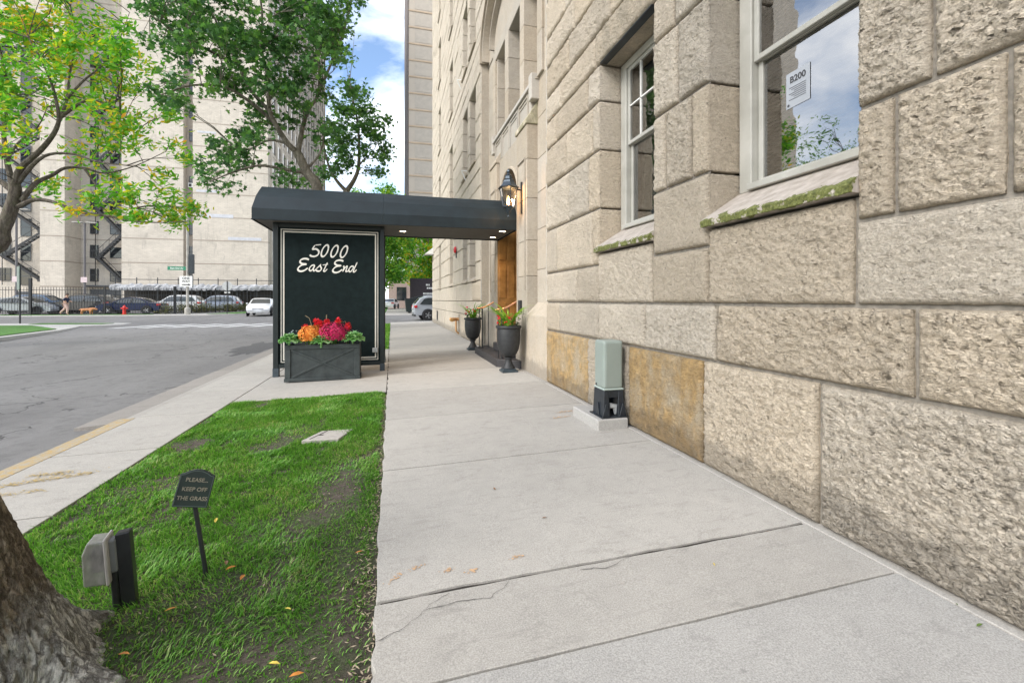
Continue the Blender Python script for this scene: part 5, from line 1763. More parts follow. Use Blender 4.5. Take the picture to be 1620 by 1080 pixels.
for x, y, c_, lb_ in ((-.78, 2.54, 'orange', 'orange fallen leaf nearest the right of the lawn sign stake'), (-.82, 2.60, 'brown', 'brown fallen leaf close behind the orange one by the sign stake'),
                      (-.70, 2.44, 'orange', 'orange fallen leaf a hand right of the leaf pair by the sign stake'), (-.93, 2.27, 'orange', 'long orange fallen leaf on the grass between socket post and sign'),
                      (-.98, 2.02, 'orange', 'orange fallen leaf beside the root of the thick trunk'), (-.44, 2.15, 'yellow', 'yellow fallen leaf in the grass right of the trunk, middle of the lawn'),
                      (-.42, 1.83, 'yellow', 'yellow fallen leaf near the bottom edge of the lawn'), (-.33, 1.75, 'orange', 'orange fallen leaf lowest on the lawn near the pavement'),
                      (-.17, 2.53, 'orange', 'orange fallen leaf on the bare lawn edge beside the pavement'), (-1.05, 3.15, 'yellow', 'yellow fallen leaf on the grass straight behind the lawn sign'),
                      (-1.9, 4.35, 'brown', 'brown fallen leaf at the kerb side edge of the lawn'), (-.22, 3.35, 'brown', 'brown fallen leaf by the pavement edge short of the hatch')):
    fallen(x, y, c_, gl_.uniform(0, 6.28), gl_.uniform(.018, .03), 'lawn', lb_)
for x, y, c_, lb_ in ((2.33, 1.36, 'green', 'green fallen leaf on the edging strip at the wall foot'), (2.27, 1.25, 'green', 'long green fallen leaf on the pavement at the far right bottom'),
                      (1.55, 1.9, 'yellow', 'tiny yellow leaf on the pavement below the ragged joint'), (.9, 2.6, 'brown', 'tiny brown leaf in the middle of the large pavement slab'), (.7, 3.1, 'brown', 'tiny brown leaf near the far joint of the large slab')):
    fallen(x, y, c_, gl_.uniform(0, 6.28), gl_.uniform(.009, .02), 'pavement', lb_)
# pale seed husks along the bare edge: nobody could count them
def husks(n, seed):
    g = np.random.default_rng(seed)
    x = np.where(g.random(n) < .72, -.07 - np.abs(g.normal(0, .05, n)), g.uniform(-2.1, -.1, n)); y = g.uniform(1.2, 6.8, n)
    z = lawn_z(x, y) + g.uniform(.004, .02, n)
    a = g.uniform(0, 6.28, n); l = g.uniform(.006, .016, n)
    d = np.stack([np.cos(a) * l, np.sin(a) * l, g.uniform(-.002, .004, n)], -1); s = np.stack([-np.sin(a) * l * .25, np.cos(a) * l * .25, np.zeros(n)], -1)
    p = np.stack([x, y, z], -1)
    V = np.stack([p - d, p + s, p + d, p - s], 1).reshape(-1, 3)
    o = arr_obj('seed_husks', V, np.arange(n * 4).reshape(-1, 4), pm('dry_seed_husk', (.36, .29, .20), .8, var=.3, vs_=60), kind='stuff')
    tag(o, 'pale seed husks and litter strewn along the lawn edge', 'litter')
husks(1300, 9)

# ------------------------------------------------------------------ trees
def at(px, py, Y):
    """a point of the place seen at pixel (px, py) of the photo, Y metres up the street"""
    xc = (px - 810) / 710; zc = (475 - py) / 710
    s, c = math.sin(THETA), math.cos(THETA)
    dx, dy = s + xc * c, c - xc * s
    t = Y / dy
    return Vector((t * dx, Y, 1.3 + t * zc))
LEAF = {'star': [(0, 1.0), (.22, .45), (.75, .55), (.5, .1), (.72, -.35), (.15, -.3), (0, -.62), (-.15, -.3), (-.72, -.35), (-.5, .1), (-.75, .55), (-.22, .45)],
        'lance': [(0, 1.0), (.30, .35), (.30, -.25), (0, -.85), (-.30, -.25), (-.30, .35)],
        'diamond': [(0, 1), (.6, .0), (0, -.9), (-.6, .0)]}
def leaves(name, centres, radii, per, size, shape, mat, parent, seed, upbias=0.35, stretch=None):
    """many leaf faces gathered in clumps: one crown"""
    g = np.random.default_rng(seed)
    C = np.repeat(np.asarray(centres), per, 0); Rr = np.repeat(np.asarray(radii), per)
    n = len(C)
    off = g.normal(size=(n, 3)) * 0.52
    off[:, 2] *= 0.72
    P = C + off * Rr[:, None]
    N = g.normal(size=(n, 3)); N[:, 2] = np.abs(N[:, 2]) + upbias
    N /= np.linalg.norm(N, axis=1)[:, None]
    T = g.normal(size=(n, 3))
    if stretch is not None:
        T = T * 0.8 + np.asarray(stretch)[None]
    T -= N * (T * N).sum(1)[:, None]; T /= np.linalg.norm(T, axis=1)[:, None]
    B = np.cross(N, T)
    sz = size * g.uniform(0.65, 1.25, n)
    pts = LEAF[shape]; m = len(pts)
    V = np.empty((n, m, 3), np.float32)
    for k, (u, v) in enumerate(pts):
        V[:, k] = P + (B * u + T * v) * sz[:, None] * 0.6 - N * (abs(u) * 0.22 * sz)[:, None]
    return arr_obj(name, V.reshape(-1, 3), np.arange(n * m).reshape(-1, m), mat, parent, kind='stuff')
def limb(mb, pts, r0, r1, n=8):
    """pts: control points -> smooth tapering limb with slight wander"""
    P = [Vector(q) for q in catmull([tuple(p) for p in pts], 4)] if len(pts) > 2 else [Vector(p) for p in pts]
    k = len(P)
    rr = [r0 + (r1 - r0) * (i / (k - 1)) ** 0.8 for i in range(k)]
    mb.tube(P, rr, n)
    return P
def clumps_from_px(ell, Y, dY, dens, g, T=11.0):
    """clump centres inside ellipses given in photo pixels at street distance Y +- dY"""
    out = []
    for (cx, cy, rx, ry, k) in ell:
        n = max(2, int(dens * k * math.pi * rx * ry * (T / 710) ** 2))
        for _ in range(n):
            a = g.uniform(0, 6.28); d = math.sqrt(g.random())
            yy = Y + g.uniform(-dY, dY)
            out.append(at(cx + rx * d * math.cos(a), cy + ry * d * math.sin(a), yy))
    return out
def twigs(mb, limbs, cl, g, r=.012):
    nodes = [p for l in limbs for p in l]
    for c in cl:
        best = min(nodes, key=lambda q: (q - c).length + 0.6 * max(0, q.z - c.z))
        d = (c - best).length
        if d < .05:
            continue
        mid = best.lerp(c, .5) + Vector((g.uniform(-.1, .1), g.uniform(-.1, .1), g.uniform(-.02, .14))) * d * .7
        mb.tube([best, best.lerp(mid, .55) + Vector((0, 0, .03 * d)), mid, c], [r * (0.7 + .35 * d), r * (.6 + .25 * d), r * .8, r * .3], 4, cap=False)
        for _ in range(2):
            e = c + Vector((g.uniform(-.35, .35), g.uniform(-.35, .35), g.uniform(-.2, .3)))
            mb.tube([mid, mid.lerp(e, .6), e], [r * .6, r * .4, r * .2], 3, cap=False)

# --- the maple behind the canopy
g = random.Random(21)
Y3 = 12.2
base = Vector((-2.0, Y3, zg(-2.0) - .05))
mt = thing('maple_tree', 'large dark green maple tree rising behind the canopy', 'tree', base)
w = MB(); Ls = []
def PX(lst, dy=0):
    k = len(lst)
    return [at(x, y, Y3 + dy * (i / max(1, k - 1))) for i, (x, y) in enumerate(lst)]
tp = [base, base + Vector((.02, 0, 1.5)), at(503, 310, Y3), at(486, 274, Y3), at(470, 241, Y3)]
Ls.append(limb(w, tp, .17, .105, 10))
Ls.append(limb(w, PX([(470, 241), (455, 227), (435, 195), (426, 172), (423, 121), (413, 72), (415, 29), (408, -40)], -.6), .08, .02))
Ls.append(limb(w, PX([(430, 180), (395, 141), (377, 103), (357, 66), (334, 17), (315, -30)], .9), .05, .015))
Ls.append(limb(w, PX([(472, 240), (479, 201), (489, 172), (502, 152), (505, 115), (498, 43), (505, -20)], .5), .065, .015))
Ls.append(limb(w, PX([(486, 274), (450, 268), (410, 262), (370, 272), (332, 288)], -1.0), .05, .012))
Ls.append(limb(w, PX([(435, 195), (400, 165), (360, 140), (305, 135), (255, 150)], -1.3), .055, .012))
Ls.append(limb(w, PX([(377, 103), (330, 80), (290, 60), (240, 25)], -.8), .045, .012))
Ls.append(limb(w, PX([(502, 152), (520, 110), (540, 60), (555, 10)], .5), .045, .012))
Ls.append(limb(w, PX([(455, 227), (425, 222), (395, 236), (370, 232)], .8), .04, .01))
Ls.append(limb(w, PX([(483, 270), (505, 245), (512, 215), (505, 190)], .3), .035, .01))
E3 = [(430, 70, 110, 75, 1), (330, 45, 85, 55, 1), (268, 55, 45, 55, .8), (285, 140, 62, 26, 1), (345, 125, 60, 45, .6), (490, 80, 55, 90, .9), (425, 160, 65, 40, .75), (385, 240, 55, 32, 1), (355, 272, 42, 26, 1),
      (435, 262, 28, 24, .6), (525, 40, 36, 50, .9), (562, 15, 30, 26, .7), (500, 195, 26, 34, .7), (410, -50, 170, 50, .9), (300, -40, 80, 40, .9), (240, 15, 24, 22, .8), (400, 205, 50, 28, .8), (455, 290, 24, 12, .5)]
cl3 = clumps_from_px(E3, Y3, 1.5, 7.6, g)
twigs(w, Ls, cl3, g)
w.build('trunk', M_BARK3, mt, smooth=True)
leaves('crown', cl3, [g.uniform(.22, .36) for _ in cl3], 46, .135, 'star', M_LEAF_DARK, mt, 3)

# --- its smaller neighbour further along the verge
Y4 = 15.5
base = Vector((-1.45, Y4, -.08))
t4 = thing('maple_tree', 'smaller dark green maple tree right of the large one against the sky', 'tree', base)
w = MB(); Ls = []
def PX4(lst, dy=0):
    return [at(x, y, Y4 + dy * i / max(1, len(lst) - 1)) for i, (x, y) in enumerate(lst)]
Ls.append(limb(w, [base, base + Vector((.0, 0, 2)), at(548, 303, Y4)], .16, .11, 9))
Ls.append(limb(w, PX4([(548, 303), (560, 285), (567, 265), (568, 230), (565, 190), (555, 140), (553, 118)], .4), .09, .012))
Ls.append(limb(w, PX4([(548, 303), (532, 285), (520, 262), (512, 230), (515, 205)], -.4), .07, .012))
Ls.append(limb(w, PX4([(567, 262), (585, 245), (605, 240)], .3), .035, .008))
Ls.append(limb(w, PX4([(553, 130), (558, 85), (561, 50)], .1), .012, .004))
Ls.append(limb(w, PX4([(553, 130), (545, 95), (531, 72)], .1), .010, .004))
E4 = [(565, 165, 34, 28, .9), (585, 190, 26, 36, .9), (548, 200, 30, 34, .8), (596, 235, 24, 22, .9), (560, 240, 30, 22, .7), (530, 235, 20, 40, .8), (575, 275, 28, 16, .5), (545, 130, 14, 14, .8), (610, 245, 9, 9, .7), (520, 270, 18, 20, .6), (545, 95, 8, 14, .4)]
cl4 = clumps_from_px(E4, Y4, .9, 13, g, 14)
twigs(w, Ls, cl4, g)
w.build('trunk', M_BARK3, t4, smooth=True)
leaves('crown', cl4, [g.uniform(.22, .36) for _ in cl4], 44, .135, 'star', M_LEAF_DARK, t4, 4)

# --- the turning tree across the street on the left
g = random.Random(33)
Y2 = 18.5
base = Vector((-16.6, Y2 - .6, PB))
t2 = thing('turning_tree', 'light green tree with yellow and orange leaves at the left across the street', 'tree', base)
w = MB(); Ls = []
def PX2(lst, dy=0):
    return [at(x, y, Y2 + dy * i / max(1, len(lst) - 1)) for i, (x, y) in enumerate(lst)]
Ls.append(limb(w, [base, base + Vector((.25, .1, 1.4)), at(-22, 400, Y2), at(4, 362, Y2), at(17, 332, Y2), at(24, 305, Y2), at(23, 292, Y2)], .25, .15, 10))
Ls.append(limb(w, PX2([(22, 300), (17, 280), (10, 249), (6, 202), (14, 150), (2, 90), (-10, 20)], .8), .11, .02))
Ls.append(limb(w, PX2([(24, 292), (33, 266), (64, 238), (86, 210), (93, 185), (84, 140), (70, 105), (45, 60)], -1.2), .11, .018))
Ls.append(limb(w, PX2([(28, 290), (55, 258), (80, 244), (117, 244), (155, 256), (200, 262)], -1.4), .075, .012))
Ls.append(limb(w, PX2([(34, 318), (55, 291), (83, 277), (103, 266), (133, 266), (167, 274), (215, 262), (262, 240)], .8), .085, .01))
Ls.append(limb(w, PX2([(26, 328), (55, 316), (89, 321), (122, 335), (167, 341), (205, 349), (250, 352), (300, 350)], -1.8), .08, .01))
Ls.append(limb(w, PX2([(93, 188), (125, 165), (150, 158), (190, 180), (225, 200)], -.4), .06, .01))
Ls.append(limb(w, PX2([(86, 210), (105, 160), (110, 120), (120, 60), (112, 10)], 1.2), .06, .01))
Ls.append(limb(w, PX2([(103, 160), (130, 130), (165, 100), (190, 60), (205, 20)], .4), .045, .008))
Ls.append(limb(w, PX2([(12, 250), (30, 225), (60, 200), (75, 170)], .8), .05, .01))
Ls.append(limb(w, PX2([(133, 266), (150, 290), (170, 315), (205, 330)], -.6), .04, .008))
Ls.append(limb(w, PX2([(24, 305), (-10, 280), (-50, 262)], .6), .11, .03))
E2 = [(95, 55, 95, 50, .8), (30, 35, 40, 35, .9), (50, 120, 55, 40, .75), (150, 120, 50, 50, .75), (185, 70, 30, 45, .7), (165, 190, 48, 36, .7), (95, 165, 45, 25, .5), (30, 215, 38, 34, .5), (195, 240, 36, 24, .55), (140, 245, 40, 20, .5),
      (200, 335, 60, 16, .8), (265, 345, 45, 12, .75), (245, 205, 36, 50, .5), (280, 285, 30, 55, .55), (215, 295, 44, 28, .6), (300, 340, 24, 16, .6), (130, 325, 45, 14, .55), (15, 150, 25, 40, .7), (-60, 120, 60, 140, .5), (80, -30, 130, 30, .8), (60, 290, 40, 18, .2), (230, 140, 25, 40, .35)]
cl2 = clumps_from_px(E2, Y2, 2.0, 4.0, g, 15.3)
twigs(w, Ls, cl2, g, .014)
w.build('trunk', M_BARK2, t2, smooth=True)
leaves('crown', cl2, [g.uniform(.3, .55) for _ in cl2], 85, .19, 'lance', M_LEAF_LIGHT, t2, 5, .2, (1.1, .0, .35))

# --- the big trunk at our left hand, its crown above the frame
g = random.Random(44)
nt_ = thing('street_tree', 'thick grey furrowed tree trunk at the lower left corner of the lawn', 'tree', (-1.45, 1.93, -.1))
seg = 250
zs = np.concatenate([np.linspace(-.10, .95, 150), np.linspace(.957, 1.6, 60), np.linspace(1.65, 3.6, 20)])
A = np.linspace(0, 2 * np.pi, seg, endpoint=False)
# plates of bark: cellular noise stretched upward, fissures where two cells meet
gb = np.random.default_rng(12)
cellA = gb.uniform(0, 2 * np.pi, 1500); cellZ = gb.uniform(-.3, 3.8, 1500)
def plates(a, z):
    a = a + .16 * pn(a * 3, z * 5, 1.7); z = z + .05 * pn(np.cos(a) * 6, z * 9, 4.1)
    d = np.abs(a[:, None] - cellA[None]); d = np.minimum(d, 2 * np.pi - d) * .27
    D = np.sqrt(d ** 2 + ((z[:, None] - cellZ[None]) * .24) ** 2)
    D.partition(1, axis=1)
    return np.clip((D[:, 1] - D[:, 0]) / .007, 0, 1)
V = []
for z in zs:
    cx = -1.385 - 0.30 * max(0, z - .1) - .03 * z * z; cy = 1.95 - .06 * z
    r = .228 + .15 * math.exp(-max(0, z + .10) / .12) - .018 * z
    fl = 1 + .34 * math.exp(-max(0, z + .06) / .17) * np.maximum(0, np.cos(A * 5 + .6)) ** 2
    zz = np.full(seg, z)
    rel = .014 * plates(A, zz) ** .6 + .010 * fbm(np.cos(A) * 5, np.sin(A) * 5, zz * 4, 3) + .010 * fbm(np.cos(A) * 18, np.sin(A) * 18, zz * 14, 3, .65)
    rr = r * fl + rel - .012
    V.append(np.stack([cx + rr * np.cos(A), cy + rr * np.sin(A), zz], -1))
V = np.concatenate(V)
F = []
for i in range(len(zs) - 1):
    for k in range(seg):
        F.append((i * seg + k, i * seg + (k + 1) % seg, (i + 1) * seg + (k + 1) % seg, (i + 1) * seg + k))
arr_obj('trunk', V, F, M_BARK, nt_, smooth=False)
w = MB(); Ls = []
top = Vector((-1.385 - .3 * 3.5 - .03 * 3.6 ** 2, 1.95 - .06 * 3.6, 3.5))
for k in range(6):
    a = k * 1.05 + .3
    e1 = top + Vector((math.cos(a) * .5, math.sin(a) * .5, 1.3)); e2 = top + Vector((math.cos(a) * 1.5 - .3, math.sin(a) * 1.5 - .5, 3.0)); e3 = top + Vector((math.cos(a) * 2.3 - .5, math.sin(a) * 2.3 - .7, 4.6))
    Ls.append(limb(w, [top - Vector((0, 0, .3)), e1, e2, e3], .13, .02))
cl1 = [top + Vector((-.6 + g.gauss(0, 1.3), -.9 + g.gauss(0, 1.2), 3.6 + g.gauss(0, .9))) for _ in range(44)]
twigs(w, Ls, cl1, g, .014)
w.build('limbs', M_BARK, nt_, smooth=True)
leaves('crown', cl1, [g.uniform(.3, .5) for _ in cl1], 26, .10, 'star', M_LEAF_DARK, nt_, 6)

# --- street trees beyond the junction
def round_tree(name, label, x, y, z0, h, r, mat, seed, nclump=120, per=34, size=.2, shape='diamond', group='street trees beyond the junction', bark=None, low=.35):
    g = random.Random(seed)
    o = thing(name, label, 'tree', (x, y, z0), group=group)
    w = MB(); Ls = []
    zc = h * .62
    Ls.append(limb(w, [(x, y, z0 - .05), (x + .1, y, z0 + h * .2), (x, y + .1, z0 + h * .38)], .02 * h, .012 * h))
    for k in range(6):
        a = k * 1.05 + g.uniform(0, .5)
        Ls.append(limb(w, [(x, y + .1, z0 + h * .34), (x + math.cos(a) * r * .35, y + math.sin(a) * r * .35, z0 + h * .52), (x + math.cos(a) * r * .7, y + math.sin(a) * r * .7, z0 + h * .72)], .008 * h, .003 * h, 6))
    cl = []
    while len(cl) < nclump:
        v = Vector((g.uniform(-1, 1), g.uniform(-1, 1), g.uniform(-1, 1)))
        if .45 < v.length < 1.0 + .1 * math.sin(v.x * 7 + v.z * 5):
            cl.append(Vector((x + v.x * r, y + v.y * r, z0 + h * (low + 1) / 2 + v.z * h * (1 - low) / 2)))
    twigs(w, Ls, cl[::3], g, .02)
    w.build('trunk', bark or M_BARK2, o)
    leaves('crown', cl, [g.uniform(.10, .2) * r * 1.4 for _ in cl], per, size, shape, mat, o, seed)
    return o
round_tree('street_tree', 'tall bright green street tree seen under the canopy on the verge line', -1.7, 47, PF, 12.5, 3.4, M_LEAF_MID, 51, 220, 56, .30, low=.16)
round_tree('street_tree', 'yellow green street tree seen under the canopy nearest the stone wall', 4.2, 55, PF, 11, 3.6, M_LEAF_LIGHT, 52, 190, 50, .32, low=.2)
round_tree('street_tree', 'green street tree farther up the street behind the bright ones', -1.6, 62, PF, 14, 4.2, M_LEAF_MID, 53, 160, 44, .36, low=.16)
round_tree('street_tree', 'airy tree on the corner lawn mirrored in the nearest window', -27, 26.5, PB, 15, 4.2, M_LEAF_MID, 54, 120, 30, .26, 'lance', low=.2)

# ------------------------------------------------------------------ cars
CARP = {
 'sedan': dict(L=4.75, W=1.82, belt=.94, prof=[(-2.36, .38), (-2.38, .62), (-2.30, .90), (-2.1, .97), (-1.62, 1.00), (-.98, 1.34), (-.55, 1.43), (.05, 1.45), (.45, 1.40), (1.22, .98), (1.9, .88), (2.24, .74), (2.36, .52), (2.30, .28), (-2.28, .26)],
     side=[(-1.40, .985), (-.92, 1.29), (-.5, 1.37), (.05, 1.385), (.42, 1.34), (1.02, .985)], ws=(8, 9), rw=(5, 4), wheel=(-1.42, 1.40, .33)),
 'suv': dict(L=4.6, W=1.86, belt=1.08, prof=[(-2.26, .45), (-2.30, .8), (-2.22, 1.12), (-1.88, 1.52), (-1.5, 1.66), (-.3, 1.70), (.35, 1.62), (1.05, 1.10), (1.85, 1.0), (2.2, .86), (2.30, .55), (2.22, .34), (-2.18, .34)],
     side=[(-1.92, 1.13), (-1.62, 1.50), (-1.3, 1.58), (-.2, 1.61), (.3, 1.54), (.86, 1.12)], ws=(6, 7), rw=(3, 2), wheel=(-1.36, 1.36, .36)),
 'hatch': dict(L=4.55, W=1.76, belt=.95, prof=[(-2.24, .40), (-2.28, .7), (-2.20, 1.02), (-1.75, 1.22), (-1.1, 1.40), (-.3, 1.48), (.2, 1.44), (1.35, .94), (1.95, .80), (2.22, .62), (2.28, .44), (2.2, .26), (-2.15, .28)],
     side=[(-1.5, 1.02), (-1.05, 1.30), (-.3, 1.40), (.15, 1.36), (1.05, .96)], ws=(6, 7), rw=(4, 3), wheel=(-1.36, 1.36, .32))}
M_TYRE = pm('tyre_rubber', (.018, .018, .019), .8)
M_RIM = pm('alloy_rim', (.55, .56, .57), .3, .8)
M_PLATE = pm('number_plate', (.62, .64, .66), .4)
M_HEADL = pm('headlamp_lens', (.70, .72, .74), .1, spec=.8)
M_TAIL = pm('tail_lamp_lens', (.45, .012, .018), .15, spec=.7)
M_TRIM = pm('black_car_trim', (.02, .02, .022), .5)
def car(kind, paint, label, x, y, z, rot, group='parked cars', detail=False, name='parked_car', cat='car'):
    d = CARP[kind]
    o = thing(name, label, cat, (x, y, z), rot, group)
    prof = d['prof']; W = d['W'] / 2; belt = d['belt']; zt = max(p[1] for p in prof)
    xm = d['L'] / 2
    def hw(px, z):
        w = W
        if z > belt:
            w = W * (1 - .20 * (z - belt) / (zt - belt)) - .02
        if z < .5:
            w = W * (.93 + .07 * (z - .25) / .25)
        return w * (1 - .10 * max(0, abs(px) - xm * .72) / (xm * .28))
    mb = MB(); n = len(prof)
    rows = []
    for f in (-1, -.86, -.45, 0, .45, .86, 1):
        row = []
        for (px, pz) in prof:
            e = .05 if abs(f) == 1 else 0
            w = hw(px, pz) * f
            cz = pz + (.03 * (1 - f * f) if pz > belt - .1 else 0)
            if abs(f) == 1:     # round the shoulder
                cx_ = px * (1 - .012); cz = pz - (.035 if pz > belt - .12 else -.02 if pz < .4 else 0)
            else:
                cx_ = px * (1 + .012 * (1 - abs(f)))
            row.append((cx_, w, cz))
        rows.append(row)
    v = [p for r_ in rows for p in r_]
    f = [(i * n + k, i * n + (k + 1) % n, (i + 1) * n + (k + 1) % n, (i + 1) * n + k) for i in range(6) for k in range(n)]
    f += [tuple(range(n)), tuple(6 * n + k for k in range(n))[::-1]]
    mb.add(v, f)
    mb.build('body', paint, o, local=True, smooth=True)
    # glass, proud of the shell by a few millimetres
    for s_ in (-1, 1):
        sp = d['side']
        cut = len(sp) // 2
        g_ = MB()
        xs0, xs1 = sp[0][0], sp[-1][0]
        pts = [(p[0], s_ * (hw(p[0], p[1]) + .006), p[1] - .02) for p in sp]
        g_.add(pts, [tuple(range(len(pts)))])
        g_.build('side_window', M_CARGLASS, o, local=True)
        pl_ = MB()
        xm_ = (xs0 + xs1) / 2 - .05
        zt_ = max(p[1] for p in sp)
        pl_.bar((xm_ - .02, s_ * (hw(xm_, belt) + .008), belt + .03), (xm_ - .06, s_ * (hw(xm_, zt_ - .03) + .008), zt_ - .03), .02, .07, (1, 0, 0))
        pl_.build('pillar', M_TRIM, o, local=True)
        mr = MB().box(xs1 - .22, xs1 - .06, s_ * (W + .02) if s_ > 0 else -(W + .16), (W + .16) if s_ > 0 else -(W + .02), belt + .02, belt + .14)
        mr.build('mirror', paint, o, local=True, bevel=.03)
        MB().bar((-1.5, s_ * (W + .004), .34), (1.5, s_ * (W + .004), .34), .02, .06).build('sill_trim', M_TRIM, o, local=True)
    for key, nm in (('ws', 'windscreen'), ('rw', 'rear_window')):
        (xa, za), (xb, zb) = prof[d[key][0]], prof[d[key][1]]
        nx_, nz_ = (za - zb), (xb - xa)
        if key == 'rw':
            nx_, nz_ = -(za - zb), (xa - xb)
        q_ = math.hypot(nx_, nz_); nx_, nz_ = nx_ / q_ * .014, abs(nz_) / q_ * .014
        g_ = MB(); vv_ = []
        for f_ in (-.84, -.45, 0, .45, .84):
            for t in (.10, .92):
                px, pz = xa + (xb - xa) * t, za + (zb - za) * t
                cx_, cz = px * (1 + .012 * (1 - abs(f_))), pz + .03 * (1 - f_ * f_)
                vv_.append((cx_ + nx_, hw(px, pz) * f_, cz + nz_))
        g_.add(vv_, [(2 * k, 2 * k + 1, 2 * k + 3, 2 * k + 2) for k in range(4)])
        g_.build(nm, M_CARGLASS, o, local=True)
    wr = d['wheel'][2]
    for xw in d['wheel'][:2]:
        for s_ in (-1, 1):
            ar = MB().lathe([(wr + .07, -.02), (wr + .07, .012), (.02, .012)], (0, 0, 0), 22)
            a_ = ar.build('wheel_arch', M_TRIM, o, local=True)
            a_.location = (xw, s_ * (W - .005), wr + .015); a_.rotation_euler = (R(90) * -s_, 0, 0)
            ty = MB().lathe([(wr * .64, -.1), (wr * .94, -.1), (wr, -.06), (wr, .04), (wr * .93, .07), (wr * .66, .06), (wr * .62, .02)], (0, 0, 0), 22, caps=False)
            t_ = ty.build('wheel', M_TYRE, o, local=True, smooth=True)
            t_.location = (xw, s_ * (W - .04), wr); t_.rotation_euler = (R(90) * -s_, 0, 0)
            rm = MB().lathe([(wr * .64, .045), (wr * .58, .02), (.02, .025)], (0, 0, 0), 20, caps=False)
            rm_ = rm.build('rim', M_DARKSTEEL if detail else M_RIM, t_, local=True)
            if detail:
                sp_ = MB()
                for k in range(5):
                    for q in (-.13, .13):
                        a = 2 * math.pi * k / 5 + q
                        sp_.bar((.04 * math.cos(a), .04 * math.sin(a), .05), (wr * .62 * math.cos(a), wr * .62 * math.sin(a), .055), .03, .02)
                sp_.lathe([(.05, .03), (.05, .06), (.01, .065)], (0, 0, 0), 10)
                sp_.build('spokes', M_RIM, t_, local=True)
    zl = [p for p in prof if p[0] > xm * .9]
    hz = max(p[1] for p in zl) - .06
    for s_ in (-1, 1):
        MB().box(xm - .20, xm - .035, min(s_ * W * .52, s_ * W * .90), max(s_ * W * .52, s_ * W * .90), hz - .13, hz - .005).build('headlight', M_HEADL, o, local=True, bevel=.03)
        MB().box(-xm + .015, -xm + .22, min(s_ * W * .55, s_ * W * .97), max(s_ * W * .55, s_ * W * .97), belt - .22, belt - .04).build('tail_light', M_TAIL, o, local=True, bevel=.03)
    MB().box(xm - .10, xm - .012, -W * .45, W * .45, hz - .22, hz - .07).build('grille', M_TRIM, o, local=True, bevel=.02)
    MB().box(xm - .04, xm + .012, -.26, .26, .36, .47).build('number_plate', M_PLATE, o, local=True)
    MB().box(-xm - .008, -xm + .05, -.26, .26, .60, .72).build('number_plate', M_PLATE, o, local=True)
    MB().box(-xm + .005, -xm + .12, -W * .86, W * .86, .28, .42).build('rear_bumper', M_TRIM if kind == 'suv' else paint, o, local=True, bevel=.03)
    if kind == 'suv':
        for s_ in (-1, 1):
            MB().tube([(-1.5, s_ * W * .72, 1.69), (-1.4, s_ * W * .72, 1.74), (.1, s_ * W * .72, 1.76), (.2, s_ * W * .72, 1.69)], .02, 6).build('roof_rail', M_TRIM if not detail else M_RIM, o, local=True)
    return o
def paint(name, c):
    return pm(name, c, .28, .25, var=.04, vs_=2, coat=.8)
P_SILVER = paint('silver_paint', (.42, .44, .46)); P_NAVY = paint('navy_paint', (.012, .022, .075)); P_WHITE = paint('white_car_paint', (.68, .69, .70))
P_DARK = paint('dark_grey_paint', (.03, .033, .04)); P_RED = paint('maroon_paint', (.22, .02, .03)); P_BLUE = paint('steel_blue_paint', (.10, .16, .26)); P_PALE = paint('pale_blue_silver_paint', (.36, .41, .50))
P_GREY = paint('mid_silver_paint', (.40, .43, .47))
ZL = PF + .01
def gx_(px, Y):
    return at(px, 475, Y).x
car('hatch', P_SILVER, 'silver hatchback behind the gate at the far left of the parking lot', gx_(34, 46.6), 46.9, ZL, 0, 'cars in the fenced lot')
car('suv', P_BLUE, 'dark blue car mostly hidden behind the silver hatchback', gx_(66, 49.5), 49.8, ZL, R(0), 'cars in the fenced lot')
car('sedan', P_RED, 'maroon car with only its roof showing behind the blue car', gx_(78, 53), 53.0, ZL, R(0), 'cars in the fenced lot')
car('suv', P_DARK, 'dark grey sport utility car beside the walking person', gx_(124, 47.6), 48.0, ZL, R(180), 'cars in the fenced lot')
car('sedan', P_SILVER, 'silver sedan half hidden between the dark car and the navy sedan', gx_(163, 51), 51, ZL, R(180), 'cars in the fenced lot')
car('sedan', P_NAVY, 'navy blue sedan behind the red hydrant', gx_(208, 46.8), 47.0, ZL, R(180), 'cars in the fenced lot', detail=True)
car('suv', P_WHITE, 'white sport utility car behind the tail of the navy sedan', gx_(277, 50.5), 50.8, ZL, R(180), 'cars in the fenced lot')
car('suv', P_PALE, 'pale blue silver sport utility car behind the hedge near the stop sign', gx_(340, 54), 54.5, ZL, R(180), 'cars in the fenced lot')
car('sedan', P_WHITE, 'white sedan parked at the kerb facing us left of the canopy', gx_(409, 41), 42.2, road_z(42), R(-84), 'cars in the street', detail=False)
car('suv', P_GREY, 'silver sport utility car with its tail toward us, seen under the canopy', 3.72, 32.6, road_z(32.6), R(4), 'cars in the street', detail=True)
car('sedan', P_WHITE, 'distant white car up the street beside the tree trunk', -.2, 66, PF, R(80), 'cars in the street')
dm = thing('waste_container', 'dark green waste container behind the silver sport utility car', 'container', (2.3, 43.5, PF))
MB().prism([(-1.0, .12), (1.0, .12), (1.12, 1.35), (.4, 1.62), (-1.12, 1.30)], -.8, .8, 'y').build('bin', M_GREENBLACK, dm, local=True, bevel=.03)
for y in (-.7, .7):
    MB().tube([(-.8, y, .06), (-.6, y, .06)], .08, 8).build('wheel', M_TYRE, dm, local=True)
MB().box(-1.15, .5, -.84, .84, 1.33, 1.38).build('lid', M_TRIM, dm, local=True)

